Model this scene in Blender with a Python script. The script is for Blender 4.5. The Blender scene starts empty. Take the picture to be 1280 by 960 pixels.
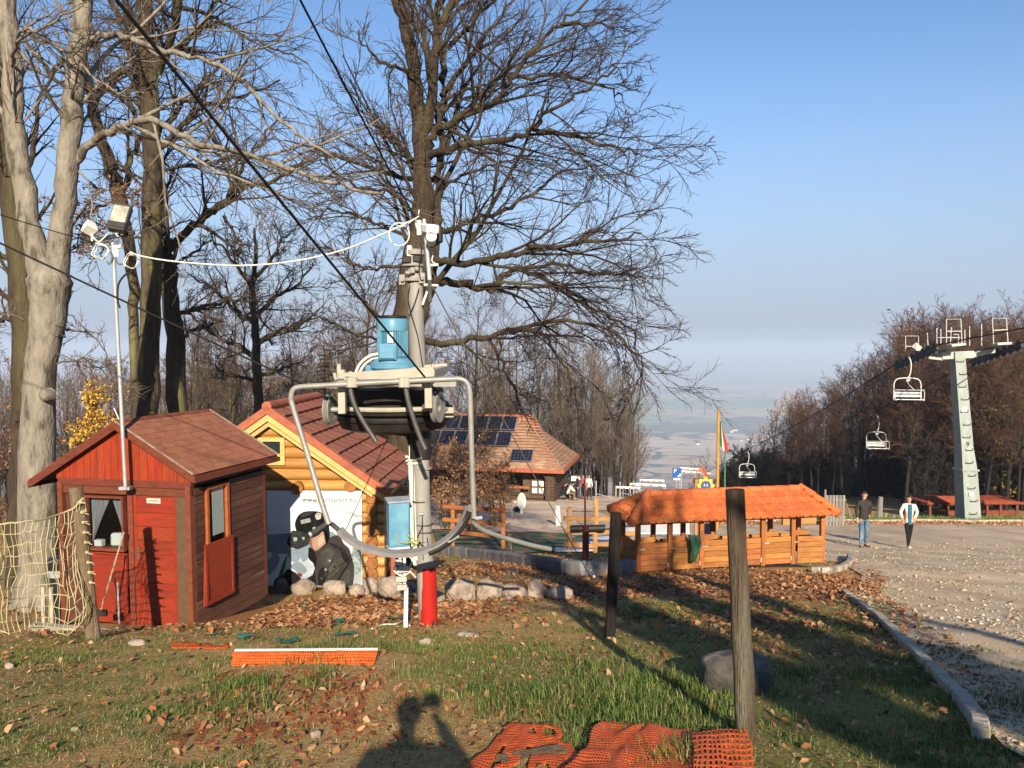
import bpy, bmesh, math, random
import numpy as np
from mathutils import Vector, Matrix, Euler

SC = bpy.context.scene
COL = SC.collection
R = math.radians
random.seed(7)
RNG = np.random.default_rng(7)

# ------------------------------------------------------------------ camera, sky, sun, exposure
EYE = 1.6
F = 1000.0                       # focal length in photograph pixels (1280 wide)
PITCH = math.atan(45.0 / F)      # horizon sits at row 435
cam_data = bpy.data.cameras.new('camera')
cam_data.sensor_width = 36.0
cam_data.lens = 36.0 * F / 1280.0
cam_data.clip_start = 0.05
cam_data.clip_end = 90000
cam = bpy.data.objects.new('camera', cam_data)
COL.objects.link(cam)
cam.location = (0, 0, EYE)
cam.rotation_euler = (math.pi / 2 - PITCH, 0, 0)
SC.camera = cam

_cp, _sp = math.cos(PITCH), math.sin(PITCH)
def ray(px, py):
 a, b = (px - 640.0) / F, (480.0 - py) / F
 return Vector((a, _cp + b * _sp, -_sp + b * _cp))
def P(px, py, Y):
 """world point seen at photograph pixel (px, py) at forward distance Y"""
 d = ray(px, py)
 t = Y / d.y
 return Vector((d.x * t, Y, EYE + d.z * t))

_s = ray(541, 872).normalized()          # antisolar point, read from the photographer's shadow
SUN_DIR = -_s
SUN_EL = math.asin(SUN_DIR.z)
SUN_AZ = math.atan2(SUN_DIR.x, SUN_DIR.y)
sun_d = bpy.data.lights.new('sun', 'SUN')
sun_d.energy = 5.0
sun_d.angle = R(0.5)
sun_d.color = (1.0, 0.87, 0.67)
sun = bpy.data.objects.new('sun', sun_d)
COL.objects.link(sun)
sun.rotation_euler = SUN_DIR.to_track_quat('Z', 'Y').to_euler()

W = bpy.data.worlds.new('World')
SC.world = W
W.use_nodes = True
nt = W.node_tree
bg = nt.nodes['Background']
sky = nt.nodes.new('ShaderNodeTexSky')
sky.sky_type = 'NISHITA'
sky.sun_disc = False
sky.sun_elevation = SUN_EL
sky.sun_rotation = SUN_AZ
sky.altitude = 0
sky.air_density = 1.0
sky.dust_density = 0.0
sky.ozone_density = 4.5
# the air near the horizon is milky: the sky fades to one pale blue all round, within about 14 degrees
_tc = nt.nodes.new('ShaderNodeTexCoord'); _sx = nt.nodes.new('ShaderNodeSeparateXYZ'); _mr = nt.nodes.new('ShaderNodeMapRange')
_mr.interpolation_type = 'SMOOTHSTEP'; _mr.inputs[1].default_value = -0.02; _mr.inputs[2].default_value = 0.36; _mr.inputs[3].default_value = 1.0; _mr.inputs[4].default_value = 0.0
_mx = nt.nodes.new('ShaderNodeMix'); _mx.data_type = 'RGBA'; _mx.inputs[7].default_value = (2.6, 3.0, 3.9, 1)
nt.links.new(_tc.outputs['Generated'], _sx.inputs[0]); nt.links.new(_sx.outputs[2], _mr.inputs[0]); nt.links.new(_mr.outputs[0], _mx.inputs[0])
nt.links.new(sky.outputs[0], _mx.inputs[6]); nt.links.new(_mx.outputs[2], bg.inputs[0])
bg.inputs[1].default_value = 0.074

SC.view_settings.view_transform = 'Standard'
SC.view_settings.look = 'None'
SC.view_settings.gamma = 1
SC.view_settings.exposure = 1.15
SC.cycles.use_denoising = True
SC.cycles.max_bounces = 6
SC.cycles.volume_bounces = 0
SC.cycles.transparent_max_bounces = 8

# ------------------------------------------------------------------ materials
def srgb(r, g, b):
 def f(c):
  c /= 255.0
  return c / 12.92 if c <= 0.04045 else ((c + 0.055) / 1.055) ** 2.4
 return (f(r), f(g), f(b), 1.0)

MATS = {}
DIM = None        # overall level of the object colours (set per section)
def mat(name, c1, c2=None, scale=6.0, rough=0.75, bump=0.0, bscale=None, metal=0.0, stretch=None,
  var=0.0, detail=5.0, c3=None, s3=1.2, spec=0.22, sheen=0.0, lo=0.35, hi=0.65, dist=0.0, m3=(0.5, 0.65)):
 """procedural: two tones mixed by noise, an optional third tone in larger patches, bump, per-object variation"""
 if name in MATS:
  return MATS[name]
 sc3 = lambda c: c if (c is None or not DIM) else tuple(x * DIM for x in c[:3]) + (1,)
 c1, c2, c3 = sc3(c1), sc3(c2), sc3(c3)
 m = bpy.data.materials.new(name)
 m.use_nodes = True
 t = m.node_tree
 N, L = t.nodes, t.links
 b = N['Principled BSDF']
 b.inputs['Roughness'].default_value = rough
 b.inputs['Metallic'].default_value = metal
 b.inputs['Specular IOR Level'].default_value = spec
 tc = N.new('ShaderNodeTexCoord')
 mp = N.new('ShaderNodeMapping')
 L.new(tc.outputs['Object'], mp.inputs[0])
 if stretch:
  mp.inputs['Scale'].default_value = stretch
 oi = N.new('ShaderNodeObjectInfo')
 add = N.new('ShaderNodeVectorMath'); add.operation = 'ADD'
 mulr = N.new('ShaderNodeVectorMath'); mulr.operation = 'SCALE'
 L.new(oi.outputs['Random'], mulr.inputs['Scale'])
 mulr.inputs[0].default_value = (17.0, 31.0, 23.0)
 L.new(mp.outputs[0], add.inputs[0]); L.new(mulr.outputs[0], add.inputs[1])
 n = N.new('ShaderNodeTexNoise')
 n.inputs['Scale'].default_value = scale
 n.inputs['Detail'].default_value = detail
 n.inputs['Roughness'].default_value = 0.62
 n.inputs['Distortion'].default_value = dist
 L.new(add.outputs[0], n.inputs['Vector'])
 r = N.new('ShaderNodeMapRange')
 r.inputs[1].default_value = lo; r.inputs[2].default_value = hi
 L.new(n.outputs[0], r.inputs[0])
 mx = N.new('ShaderNodeMix'); mx.data_type = 'RGBA'
 mx.inputs[6].default_value = c1
 mx.inputs[7].default_value = c2 if c2 else tuple(x * 0.72 for x in c1[:3]) + (1,)
 L.new(r.outputs[0], mx.inputs[0])
 out = mx.outputs[2]
 if c3:
  n3 = N.new('ShaderNodeTexNoise')
  n3.inputs['Scale'].default_value = s3
  n3.inputs['Detail'].default_value = 6
  L.new(add.outputs[0], n3.inputs['Vector'])
  r3 = N.new('ShaderNodeMapRange')
  r3.inputs[1].default_value = m3[0]; r3.inputs[2].default_value = m3[1]
  L.new(n3.outputs[0], r3.inputs[0])
  m3n = N.new('ShaderNodeMix'); m3n.data_type = 'RGBA'
  L.new(out, m3n.inputs[6]); m3n.inputs[7].default_value = c3
  L.new(r3.outputs[0], m3n.inputs[0])
  out = m3n.outputs[2]
 if var:
  hs = N.new('ShaderNodeHueSaturation')
  mr = N.new('ShaderNodeMapRange')
  mr.inputs[3].default_value = 1 - var; mr.inputs[4].default_value = 1 + var
  L.new(oi.outputs['Random'], mr.inputs[0])
  L.new(mr.outputs[0], hs.inputs['Value'])
  mr2 = N.new('ShaderNodeMath'); mr2.operation = 'MULTIPLY'; mr2.inputs[1].default_value = 7.31
  fr = N.new('ShaderNodeMath'); fr.operation = 'FRACT'
  L.new(oi.outputs['Random'], mr2.inputs[0]); L.new(mr2.outputs[0], fr.inputs[0])
  mr3 = N.new('ShaderNodeMapRange')
  mr3.inputs[3].default_value = 0.5 - var * 0.05; mr3.inputs[4].default_value = 0.5 + var * 0.05
  L.new(fr.outputs[0], mr3.inputs[0]); L.new(mr3.outputs[0], hs.inputs['Hue'])
  L.new(out, hs.inputs['Color'])
  out = hs.outputs[0]
 L.new(out, b.inputs['Base Color'])
 if bump:
  nb = N.new('ShaderNodeTexNoise')
  nb.inputs['Scale'].default_value = bscale or scale * 2.5
  nb.inputs['Detail'].default_value = 6
  L.new(add.outputs[0], nb.inputs['Vector'])
  bn = N.new('ShaderNodeBump')
  bn.inputs['Strength'].default_value = min(1.0, bump)
  bn.inputs['Distance'].default_value = 0.02 * max(1.0, bump)
  L.new(nb.outputs[0], bn.inputs['Height'])
  L.new(bn.outputs[0], b.inputs['Normal'])
 MATS[name] = m
 return m

def attr_mat(name, rough=0.8, transl=0.0, cname='Col'):
 """flat real-world colours stored per face (leaf, blade, stone colour)"""
 m = bpy.data.materials.new(name)
 m.use_nodes = True
 t = m.node_tree
 b = t.nodes['Principled BSDF']
 b.inputs['Roughness'].default_value = rough
 b.inputs['Specular IOR Level'].default_value = 0.25
 a = t.nodes.new('ShaderNodeAttribute'); a.attribute_name = cname
 t.links.new(a.outputs['Color'], b.inputs['Base Color'])
 if transl:
  tr = t.nodes.new('ShaderNodeBsdfTranslucent')
  t.links.new(a.outputs['Color'], tr.inputs[0])
  mx = t.nodes.new('ShaderNodeMixShader'); mx.inputs[0].default_value = transl
  out = t.nodes['Material Output']
  t.links.new(b.outputs[0], mx.inputs[1]); t.links.new(tr.outputs[0], mx.inputs[2])
  t.links.new(mx.outputs[0], out.inputs[0])
 MATS[name] = m
 return m

# ------------------------------------------------------------------ object helpers
def tag(o, label=None, cat=None, group=None, kind=None):
 if label: o['label'] = label
 if cat: o['category'] = cat
 if group: o['group'] = group
 if kind: o['kind'] = kind
 return o

def thing(name, label, cat, loc=(0, 0, 0), rotz=0.0, group=None, tilt=(0, 0)):
 o = bpy.data.objects.new(name, None)
 o.empty_display_size = 0.2
 COL.objects.link(o)
 o.location = loc
 o.rotation_euler = (tilt[0], tilt[1], rotz)
 return tag(o, label, cat, group)

def link_mesh(name, me, parent=None, m=None):
 o = bpy.data.objects.new(name, me)
 COL.objects.link(o)
 if parent: o.parent = parent
 if m and not me.materials: me.materials.append(m)
 return o

def copy_tree(root, loc=None, rotz=None, scale=None, label=None, group=None, cat=None):
 c = root.copy(); COL.objects.link(c)
 if loc is not None: c.location = loc
 if rotz is not None: c.rotation_euler = (root.rotation_euler[0], root.rotation_euler[1], rotz)
 if scale is not None: c.scale = scale if hasattr(scale, '__len__') else (scale,) * 3
 if label: c['label'] = label
 if group: c['group'] = group
 if cat: c['category'] = cat
 for ch in KIDS.get(root.name, []) or [o for o in list(COL.objects) if o.parent == root]:
  d = ch.copy(); COL.objects.link(d); d.parent = c
  for g in [o for o in ch.children]:
   e = g.copy(); COL.objects.link(e); e.parent = d
 return c
KIDS = {}

def mesh_np(name, V, faces4=None, faces3=None, m=None, smooth=False, colors=None):
 """fast mesh from numpy arrays; colors = one RGB per face"""
 me = bpy.data.meshes.new(name)
 V = np.asarray(V, dtype=np.float32).reshape(-1, 3)
 loops, starts, n = [], [], 0
 nf = 0
 for fa, k in ((faces4, 4), (faces3, 3)):
  if fa is None or len(fa) == 0: continue
  fa = np.asarray(fa, dtype=np.int32).reshape(-1, k)
  starts.append(n + np.arange(len(fa), dtype=np.int32) * k)
  loops.append(fa.ravel()); n += fa.size; nf += len(fa)
 loops = np.concatenate(loops); starts = np.concatenate(starts)
 me.vertices.add(len(V)); me.vertices.foreach_set('co', V.ravel())
 me.loops.add(len(loops)); me.loops.foreach_set('vertex_index', loops)
 me.polygons.add(nf); me.polygons.foreach_set('loop_start', starts)
 me.update(calc_edges=True)
 if smooth: me.polygons.foreach_set('use_smooth', np.ones(nf, dtype=bool))
 if colors is not None:
  a = me.attributes.new('Col', 'FLOAT_COLOR', 'FACE')
  c = np.ones((nf, 4), dtype=np.float32); c[:, :3] = colors
  a.data.foreach_set('color', c.ravel())
 if m: me.materials.append(m)
 return me

def rotm(ax, ay, az):
 return Euler((ax, ay, az)).to_matrix()

class MB:
 """collects shapes of ONE part"""
 def __init__(s):
  s.v, s.f = [], []
 def add(s, vs, fs):
  b = len(s.v)
  s.v += [tuple(x) for x in vs]
  s.f += [tuple(b + i for i in f) for f in fs]
  return s
 def box(s, c, d, rot=None, taper=1.0):
  x, y, z = d[0] / 2, d[1] / 2, d[2] / 2
  vs = [Vector(p) for p in ((-x, -y, -z), (x, -y, -z), (x, y, -z), (-x, y, -z),
     (-x * taper, -y * taper, z), (x * taper, -y * taper, z), (x * taper, y * taper, z), (-x * taper, y * taper, z))]
  if rot is not None: vs = [rot @ p for p in vs]
  c = Vector(c)
  return s.add([p + c for p in vs], [(0, 3, 2, 1), (4, 5, 6, 7), (0, 1, 5, 4), (1, 2, 6, 5), (2, 3, 7, 6), (3, 0, 4, 7)])
 def beam(s, a, b, w, h, up=(0, 0, 1)):
  a, b = Vector(a), Vector(b)
  d = (b - a); L = d.length
  if L < 1e-6: return s
  d.normalize(); up = Vector(up)
  sd = d.cross(up)
  if sd.length < 1e-4: sd = d.cross(Vector((0, 1, 0)))
  sd.normalize(); u = sd.cross(d)
  vs = []
  for q in (a, b):
   for (i, j) in ((-1, -1), (1, -1), (1, 1), (-1, 1)):
    vs.append(q + sd * i * w / 2 + u * j * h / 2)
  return s.add(vs, [(0, 1, 2, 3), (7, 6, 5, 4), (0, 4, 5, 1), (1, 5, 6, 2), (2, 6, 7, 3), (3, 7, 4, 0)])
 def tube(s, pts, r, k=8, cap=True, closed=False):
  pts = [Vector(p) for p in pts]
  n = len(pts)
  rr = r if hasattr(r, '__len__') else [r] * n
  fr = None; b = len(s.v)
  for i, p in enumerate(pts):
   if closed: d = pts[(i + 1) % n] - pts[i - 1]
   else: d = pts[min(i + 1, n - 1)] - pts[max(i - 1, 0)]
   if d.length < 1e-9: d = Vector((0, 0, 1))
   d.normalize()
   if fr is None:
    fr = d.orthogonal().normalized()
   else:
    fr = fr - d * fr.dot(d)
    fr = fr.normalized() if fr.length > 1e-6 else d.orthogonal().normalized()
   g = d.cross(fr)
   for j in range(k):
    a = 2 * math.pi * j / k
    s.v.append(tuple(p + (fr * math.cos(a) + g * math.sin(a)) * rr[i]))
  for i in range(n if closed else n - 1):
   for j in range(k):
    a0 = b + i * k + j; a1 = b + i * k + (j + 1) % k
    b0 = b + ((i + 1) % n) * k + j; b1 = b + ((i + 1) % n) * k + (j + 1) % k
    s.f.append((a0, a1, b1, b0))
  if cap and not closed:
   s.f.append(tuple(b + j for j in reversed(range(k))))
   s.f.append(tuple(b + (n - 1) * k + j for j in range(k)))
  return s
 def lathe(s, prof, k=24, o=(0, 0, 0), rot=None):
  """prof: list of (radius, height), turned about z, closed with caps"""
  o = Vector(o); b = len(s.v)
  for (r, h) in prof:
   for j in range(k):
    a = 2 * math.pi * j / k
    p = Vector((r * math.cos(a), r * math.sin(a), h))
    if rot is not None: p = rot @ p
    s.v.append(tuple(p + o))
  for i in range(len(prof) - 1):
   for j in range(k):
    s.f.append((b + i * k + j, b + i * k + (j + 1) % k, b + (i + 1) * k + (j + 1) % k, b + (i + 1) * k + j))
  s.f.append(tuple(b + j for j in reversed(range(k))))
  s.f.append(tuple(b + (len(prof) - 1) * k + j for j in range(k)))
  return s
 def prism(s, poly, dvec):
  """polygon (3D points) pushed along dvec"""
  n = len(poly); d = Vector(dvec)
  vs = [Vector(p) for p in poly] + [Vector(p) + d for p in poly]
  fs = [tuple(reversed(range(n))), tuple(range(n, 2 * n))]
  for i in range(n):
   fs.append((i, (i + 1) % n, n + (i + 1) % n, n + i))
  return s.add(vs, fs)
 def ico(s, c, r, sub=1, sc=(1, 1, 1), jit=0.0, rot=None):
  bm = bmesh.new()
  bmesh.ops.create_icosphere(bm, subdivisions=sub, radius=1.0)
  c = Vector(c)
  vs = []
  for v in bm.verts:
   p = v.co * (1 + random.uniform(-jit, jit))
   p = Vector((p.x * sc[0], p.y * sc[1], p.z * sc[2])) * r
   if rot is not None: p = rot @ p
   vs.append(p + c)
  fs = [tuple(v.index for v in f.verts) for f in bm.faces]
  bm.free()
  return s.add(vs, fs)
 def mesh(s, name, m=None, smooth=False, bevel=0.0, auto=None):
  me = bpy.data.meshes.new(name)
  me.from_pydata(s.v, [], s.f)
  bm = bmesh.new(); bm.from_mesh(me)
  bmesh.ops.recalc_face_normals(bm, faces=bm.faces)
  if bevel:
   bmesh.ops.bevel(bm, geom=list(bm.edges), offset=bevel, segments=1, affect='EDGES', clamp_overlap=True)
  bm.to_mesh(me); bm.free()
  if smooth:
   me.polygons.foreach_set('use_smooth', [True] * len(me.polygons))
   if auto is not None:
    me.set_sharp_from_angle(angle=auto)
  if m: me.materials.append(m)
  return me
 def build(s, name, m, parent=None, smooth=False, bevel=0.0, label=None, auto=R(40)):
  o = link_mesh(name, s.mesh(name, m, smooth, bevel, auto), parent)
  if label: o['label'] = label
  return o

def smooth_path(pts, n=6):
 """Catmull-Rom through control points"""
 pts = [Vector(p) for p in pts]
 P_ = [pts[0] * 2 - pts[1]] + pts + [pts[-1] * 2 - pts[-2]]
 out = []
 for i in range(1, len(P_) - 2):
  for j in range(n):
   t = j / n
   a, b, c, d = P_[i - 1], P_[i], P_[i + 1], P_[i + 2]
   out.append(0.5 * ((2 * b) + (c - a) * t + (2 * a - 5 * b + 4 * c - d) * t * t + (3 * b - a - 3 * c + d) * t ** 3))
 out.append(pts[-1])
 return out

# ------------------------------------------------------------------ terrain height
_ZY = [(-400, 30), (-60, 7.0), (-12, 0.75), (0, 0.0), (1.5, -0.10), (4.3, -0.66), (9, -1.60), (13.3, -2.46), (16.5, -3.02), (22, -4.2),
    (27, -5.25), (38, -6.7), (52, -8.55), (60, -9.6), (70, -11.6), (90, -17), (130, -30), (300, -80), (800, -190), (1500, -245), (2200, -258), (90000, -258)]
_ys = np.array([a for a, b in _ZY], float); _zs = np.array([b for a, b in _ZY], float)
def _hash2(ix, iy):
 h = np.sin(ix * 127.1 + iy * 311.7) * 43758.5453
 return h - np.floor(h)
def vnoise(x, y):
 ix, iy = np.floor(x), np.floor(y); fx, fy = x - ix, y - iy
 fx = fx * fx * (3 - 2 * fx); fy = fy * fy * (3 - 2 * fy)
 a = _hash2(ix, iy); b = _hash2(ix + 1, iy); c = _hash2(ix, iy + 1); d = _hash2(ix + 1, iy + 1)
 return a + (b - a) * fx + (c - a) * fy + (a - b - c + d) * fx * fy
def g_np(x, y):
 x = np.asarray(x, float); y = np.asarray(y, float)
 z = 0
 for k, wgt in ((-1.2, 0.25), (0, 0.5), (1.2, 0.25)):
  z = z + wgt * np.interp(y + k, _ys, _zs)
 z = z + 0.05 * np.clip(x, -6, 0) * np.clip((y - 8.2) / 2.2, 0, 1) * np.clip((30 - y) / 8, 0, 1)
 near = np.clip((70 - np.hypot(x, y)) / 20, 0, 1)
 z = z + near * 0.07 * (vnoise(x * 0.7 + 9, y * 0.7) - 0.5) + near * 0.03 * (vnoise(x * 2.3, y * 2.3 + 5) - 0.5)
 far = np.clip((y - 95) / 150, 0, 1) * np.clip((1300 - y) / 600, 0, 1)
 z = z + far * 30 * (vnoise(x / 130 + 3, y / 170) - 0.5)
 return z
def g(x, y): return float(g_np(x, y))
def G(px, py):
 """where the view ray through a photograph pixel meets the ground"""
 d = ray(px, py); t = 1.0
 while t < 3000:
  p = Vector((0, 0, EYE)) + d * t
  if p.z < g(p.x, p.y): break
  t *= 1.02
 lo, hi = t / 1.02, t
 for _ in range(24):
  m_ = (lo + hi) / 2; p = Vector((0, 0, EYE)) + d * m_
  if p.z < g(p.x, p.y): hi = m_
  else: lo = m_
 return p
def on_plane(px, py, O, dirxy):
 """ray meets the vertical plane through O along dirxy -> (distance along dirxy, world z)"""
 d = ray(px, py); n = Vector((-dirxy[1], dirxy[0], 0))
 c = Vector((0, 0, EYE))
 t = (Vector(O) - c).dot(n) / d.dot(n)
 p = c + d * t
 return (p - Vector(O)).dot(Vector((dirxy[0], dirxy[1], 0))), p.z
def W2(o_loc, rotz):
 """world -> local of a thing at o_loc turned by rotz"""
 M = Matrix.Translation(o_loc) @ Matrix.Rotation(rotz, 4, 'Z')
 Mi = M.inverted()
 return lambda p: Mi @ Vector(p)
# ================================================================== ground, road, paving, far plain
def graded(lo, hi, step, far_lo, far_hi, growth=1.22):
 a = list(np.arange(lo, hi + 1e-6, step))
 s, v = step, hi
 while v < far_hi:
  s *= growth; v += s; a.append(min(v, far_hi))
 s, v = step, lo
 while v > far_lo:
  s *= growth; v -= s; a.insert(0, max(v, far_lo))
 return np.array(a)

def ground_material():
 m = bpy.data.materials.new('ground_soil_grass'); m.use_nodes = True
 t = m.node_tree; N, L = t.nodes, t.links
 b = N['Principled BSDF']; b.inputs['Roughness'].default_value = 0.95; b.inputs['Specular IOR Level'].default_value = 0.15
 tc = N.new('ShaderNodeTexCoord')
 def noise(s, det=6, vec=None):
  n = N.new('ShaderNodeTexNoise'); n.inputs['Scale'].default_value = s; n.inputs['Detail'].default_value = det
  n.inputs['Roughness'].default_value = 0.65
  L.new(vec or tc.outputs['Object'], n.inputs['Vector']); return n.outputs[0]
 def rng(v, a, b_):
  r = N.new('ShaderNodeMapRange'); r.inputs[1].default_value = a; r.inputs[2].default_value = b_
  L.new(v, r.inputs[0]); return r.outputs[0]
 def mix(f, a, b_):
  x = N.new('ShaderNodeMix'); x.data_type = 'RGBA'
  L.new(f, x.inputs[0])
  for q, i in ((a, 6), (b_, 7)):
   if isinstance(q, tuple): x.inputs[i].default_value = q
   else: L.new(q, x.inputs[i])
  return x.outputs[2]
 soil = mix(rng(noise(9), 0.35, 0.65), (0.34, 0.215, 0.09, 1), (0.50, 0.35, 0.16, 1))
 soil = mix(rng(noise(60, 3), 0.45, 0.62), soil, (0.20, 0.15, 0.05, 1))
 soil = mix(rng(noise(23, 4), 0.5, 0.62), soil, (0.42, 0.18, 0.055, 1))
 grass = mix(rng(noise(30, 5), 0.35, 0.65), (0.11, 0.115, 0.028, 1), (0.24, 0.205, 0.065, 1))
 at = N.new('ShaderNodeAttribute'); at.attribute_name = 'cover'
 sep = N.new('ShaderNodeSeparateColor'); L.new(at.outputs['Color'], sep.inputs[0])
 ad = N.new('ShaderNodeMath'); ad.operation = 'ADD'
 L.new(sep.outputs[1], ad.inputs[0])
 n2 = N.new('ShaderNodeMath'); n2.operation = 'SUBTRACT'; L.new(noise(3.2), n2.inputs[0]); n2.inputs[1].default_value = 0.5
 n3 = N.new('ShaderNodeMath'); n3.operation = 'MULTIPLY'; L.new(n2.outputs[0], n3.inputs[0]); n3.inputs[1].default_value = 1.6
 L.new(n3.outputs[0], ad.inputs[1])
 near = mix(rng(ad.outputs[0], 0.35, 0.65), soil, grass)
 litter = mix(rng(noise(45, 4), 0.4, 0.6), (0.38, 0.17, 0.06, 1), (0.22, 0.10, 0.04, 1))
 ad2 = N.new('ShaderNodeMath'); ad2.operation = 'ADD'; L.new(sep.outputs[0], ad2.inputs[0])
 n4 = N.new('ShaderNodeMath'); n4.operation = 'MULTIPLY'; L.new(n2.outputs[0], n4.inputs[0]); n4.inputs[1].default_value = 0.8
 L.new(n4.outputs[0], ad2.inputs[1])
 near = mix(rng(ad2.outputs[0], 0.4, 0.6), near, litter)
 # far plain: patchwork of ploughed and green fields with wooded lines
 mp = N.new('ShaderNodeMapping'); mp.inputs['Scale'].default_value = (0.0011, 0.0024, 0); mp.inputs['Rotation'].default_value = (0, 0, 0.35)
 L.new(tc.outputs['Object'], mp.inputs[0])
 vo = N.new('ShaderNodeTexVoronoi'); vo.inputs['Scale'].default_value = 1.0; vo.inputs['Randomness'].default_value = 0.85
 L.new(mp.outputs[0], vo.inputs['Vector'])
 cr = N.new('ShaderNodeValToRGB'); cr.color_ramp.interpolation = 'CONSTANT'
 sc_ = N.new('ShaderNodeSeparateColor'); L.new(vo.outputs['Color'], sc_.inputs[0]); L.new(sc_.outputs[0], cr.inputs[0])
 els = cr.color_ramp.elements
 els[0].position = 0; els[0].color = (0.42, 0.30, 0.20, 1)
 els[1].position = 0.3; els[1].color = (0.16, 0.22, 0.09, 1)
 for p_, c_ in ((0.45, (0.50, 0.37, 0.25, 1)), (0.62, (0.12, 0.13, 0.07, 1)), (0.75, (0.36, 0.25, 0.17, 1)), (0.9, (0.22, 0.28, 0.12, 1))):
  e = els.new(p_); e.color = c_
 vd = N.new('ShaderNodeTexVoronoi'); vd.feature = 'DISTANCE_TO_EDGE'; vd.inputs['Randomness'].default_value = 0.85
 L.new(mp.outputs[0], vd.inputs['Vector'])
 field = mix(rng(vd.outputs[0], 0.03, 0.05), (0.045, 0.055, 0.03, 1), cr.outputs[0])
 wood = mix(rng(noise(0.5, 5), 0.35, 0.65), (0.05, 0.04, 0.025, 1), (0.12, 0.09, 0.05, 1))
 big = noise(0.0011, 4)
 field = mix(rng(big, 0.54, 0.57), field, wood)
 hill = mix(sep.outputs[2], near, mix(rng(noise(0.06, 5), 0.35, 0.6), (0.13, 0.085, 0.045, 1), (0.20, 0.14, 0.075, 1)))
 gm = N.new('ShaderNodeSeparateXYZ'); L.new(tc.outputs['Object'], gm.inputs[0])
 fin = mix(rng(gm.outputs[1], 1000, 1500), hill, field)
 L.new(fin, b.inputs['Base Color'])
 bn = N.new('ShaderNodeBump'); bn.inputs['Strength'].default_value = 0.8; bn.inputs['Distance'].default_value = 0.03
 L.new(noise(28, 8), bn.inputs['Height']); L.new(bn.outputs[0], b.inputs['Normal'])
 return m

# cover masks in world space: R = leaf litter, G = grass, B = wooded slope
def blob(x, y, cx, cy, rx, ry):
 return np.clip(1.6 - np.hypot((x - cx) / rx, (y - cy) / ry) * 1.3, 0, 1)
def litter_mask(x, y):
 a = blob(x, y, -3.0, 11.4, 1.9, 1.9)
 a = np.maximum(a, blob(x, y, -1.2, 10.6, 1.2, 1.3) * 0.8)
 a = np.maximum(a, blob(x, y, 4.4, 13.9, 2.6, 2.3))
 a = np.maximum(a, blob(x, y, 0.9, 13.2, 1.8, 1.6) * 0.75)
 a = np.maximum(a, blob(x, y, 1.0, 17.5, 3.5, 3.0) * 0.5)
 a = np.maximum(a, blob(x, y, -1.0, 5.4, 1.6, 1.0) * 0.35)
 a = np.maximum(a, blob(x, y, 3.2, 8.5, 2.0, 3.0) * 0.42)
 return a
def grass_mask(x, y):
 a = blob(x, y, 2.2, 6.0, 2.6, 4.2)
 a = np.maximum(a, blob(x, y, 0.0, 6.9, 1.1, 1.6) * 0.8)
 a = np.maximum(a, blob(x, y, 2.9, 9.8, 1.9, 2.4) * 0.9)
 a = np.maximum(a, blob(x, y, -4.2, 6.0, 3.4, 4.0) * 0.56)
 a = np.maximum(a, blob(x, y, -1.6, 8.0, 2.2, 1.0) * 0.5)
 a = np.maximum(a, blob(x, y, 0.5, 24.0, 4.0, 3.0) * 0.5)
 a = np.maximum(a, blob(x, y, 18, 39, 20, 2.5) * 0.9)
 return a

xs = graded(-14, 26, 0.28, -32000, 32000)
ys = graded(-8, 60, 0.30, -300, 42000)
XX, YY = np.meshgrid(xs, ys)
ZZ = g_np(XX, YY)
nx, ny = len(xs), len(ys)
idx = np.arange(nx * ny).reshape(ny, nx)
quads = np.stack([idx[:-1, :-1], idx[:-1, 1:], idx[1:, 1:], idx[1:, :-1]], -1).reshape(-1, 4)
me = mesh_np('ground', np.stack([XX, YY, ZZ], -1), faces4=quads, m=ground_material(), smooth=True)
ca = me.attributes.new('cover', 'FLOAT_COLOR', 'POINT')
cc = np.ones((nx * ny, 4), np.float32)
cc[:, 0] = litter_mask(XX, YY).ravel(); cc[:, 1] = grass_mask(XX, YY).ravel()
cc[:, 2] = np.clip((np.hypot(XX, YY) - 55) / 20, 0, 1).ravel()
ca.data.foreach_set('color', cc.ravel())
tag(link_mesh('ground', me), kind='structure')

# ---- kerb line and road edge (left edge of the road)
KERB = [G(*p) for p in ((1226, 926), (1223, 908), (1208, 886), (1180, 856), (1152, 828), (1124, 800), (1098, 774), (1074, 755), (1056, 742))]
edge = [(KERB[0].x + 0.05, 2.0), (KERB[0].x + 0.03, KERB[0].y - 0.3)] + [(p.x + 0.06, p.y) for p in KERB]
e1 = G(1078, 720); e2 = G(1050, 704)
edge += [(e1.x, e1.y), (e2.x, e2.y), (7.6, 20.0), (7.0, 21.5), (4.5, 23.5), (3.6, 26), (3.2, 34), (3.0, 44)]
edge = sorted(edge, key=lambda q: q[1])
ey = np.array([q[1] for q in edge]); ex = np.array([q[0] for q in edge])
def road_left(y): return np.interp(y, ey, ex)
vy = np.arange(-6, 44.01, 0.3); vu = np.linspace(0, 1, 90) ** 1.5
RX = np.zeros((len(vy), len(vu))); RY = np.zeros_like(RX)
for i, y in enumerate(vy):
 xl = float(road_left(y)); xr = 46.0
 if y > 36.6:
  pass
 RX[i] = xl + (xr - xl) * vu; RY[i] = y
verge_y = lambda x: 37.2 + (x - 14) * -0.02
for i in range(len(vy)):
 RY[i] = np.minimum(RY[i], np.where(RX[i] > 5.0, verge_y(RX[i]), 60))
rz = g_np(RX, RY) + 0.022
n1, n2_ = RX.shape
idr = np.arange(n1 * n2_).reshape(n1, n2_)
rq = np.stack([idr[:-1, :-1], idr[:-1, 1:], idr[1:, 1:], idr[1:, :-1]], -1).reshape(-1, 4)
RV = np.stack([RX, RY, rz], -1).reshape(-1, 3)
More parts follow.
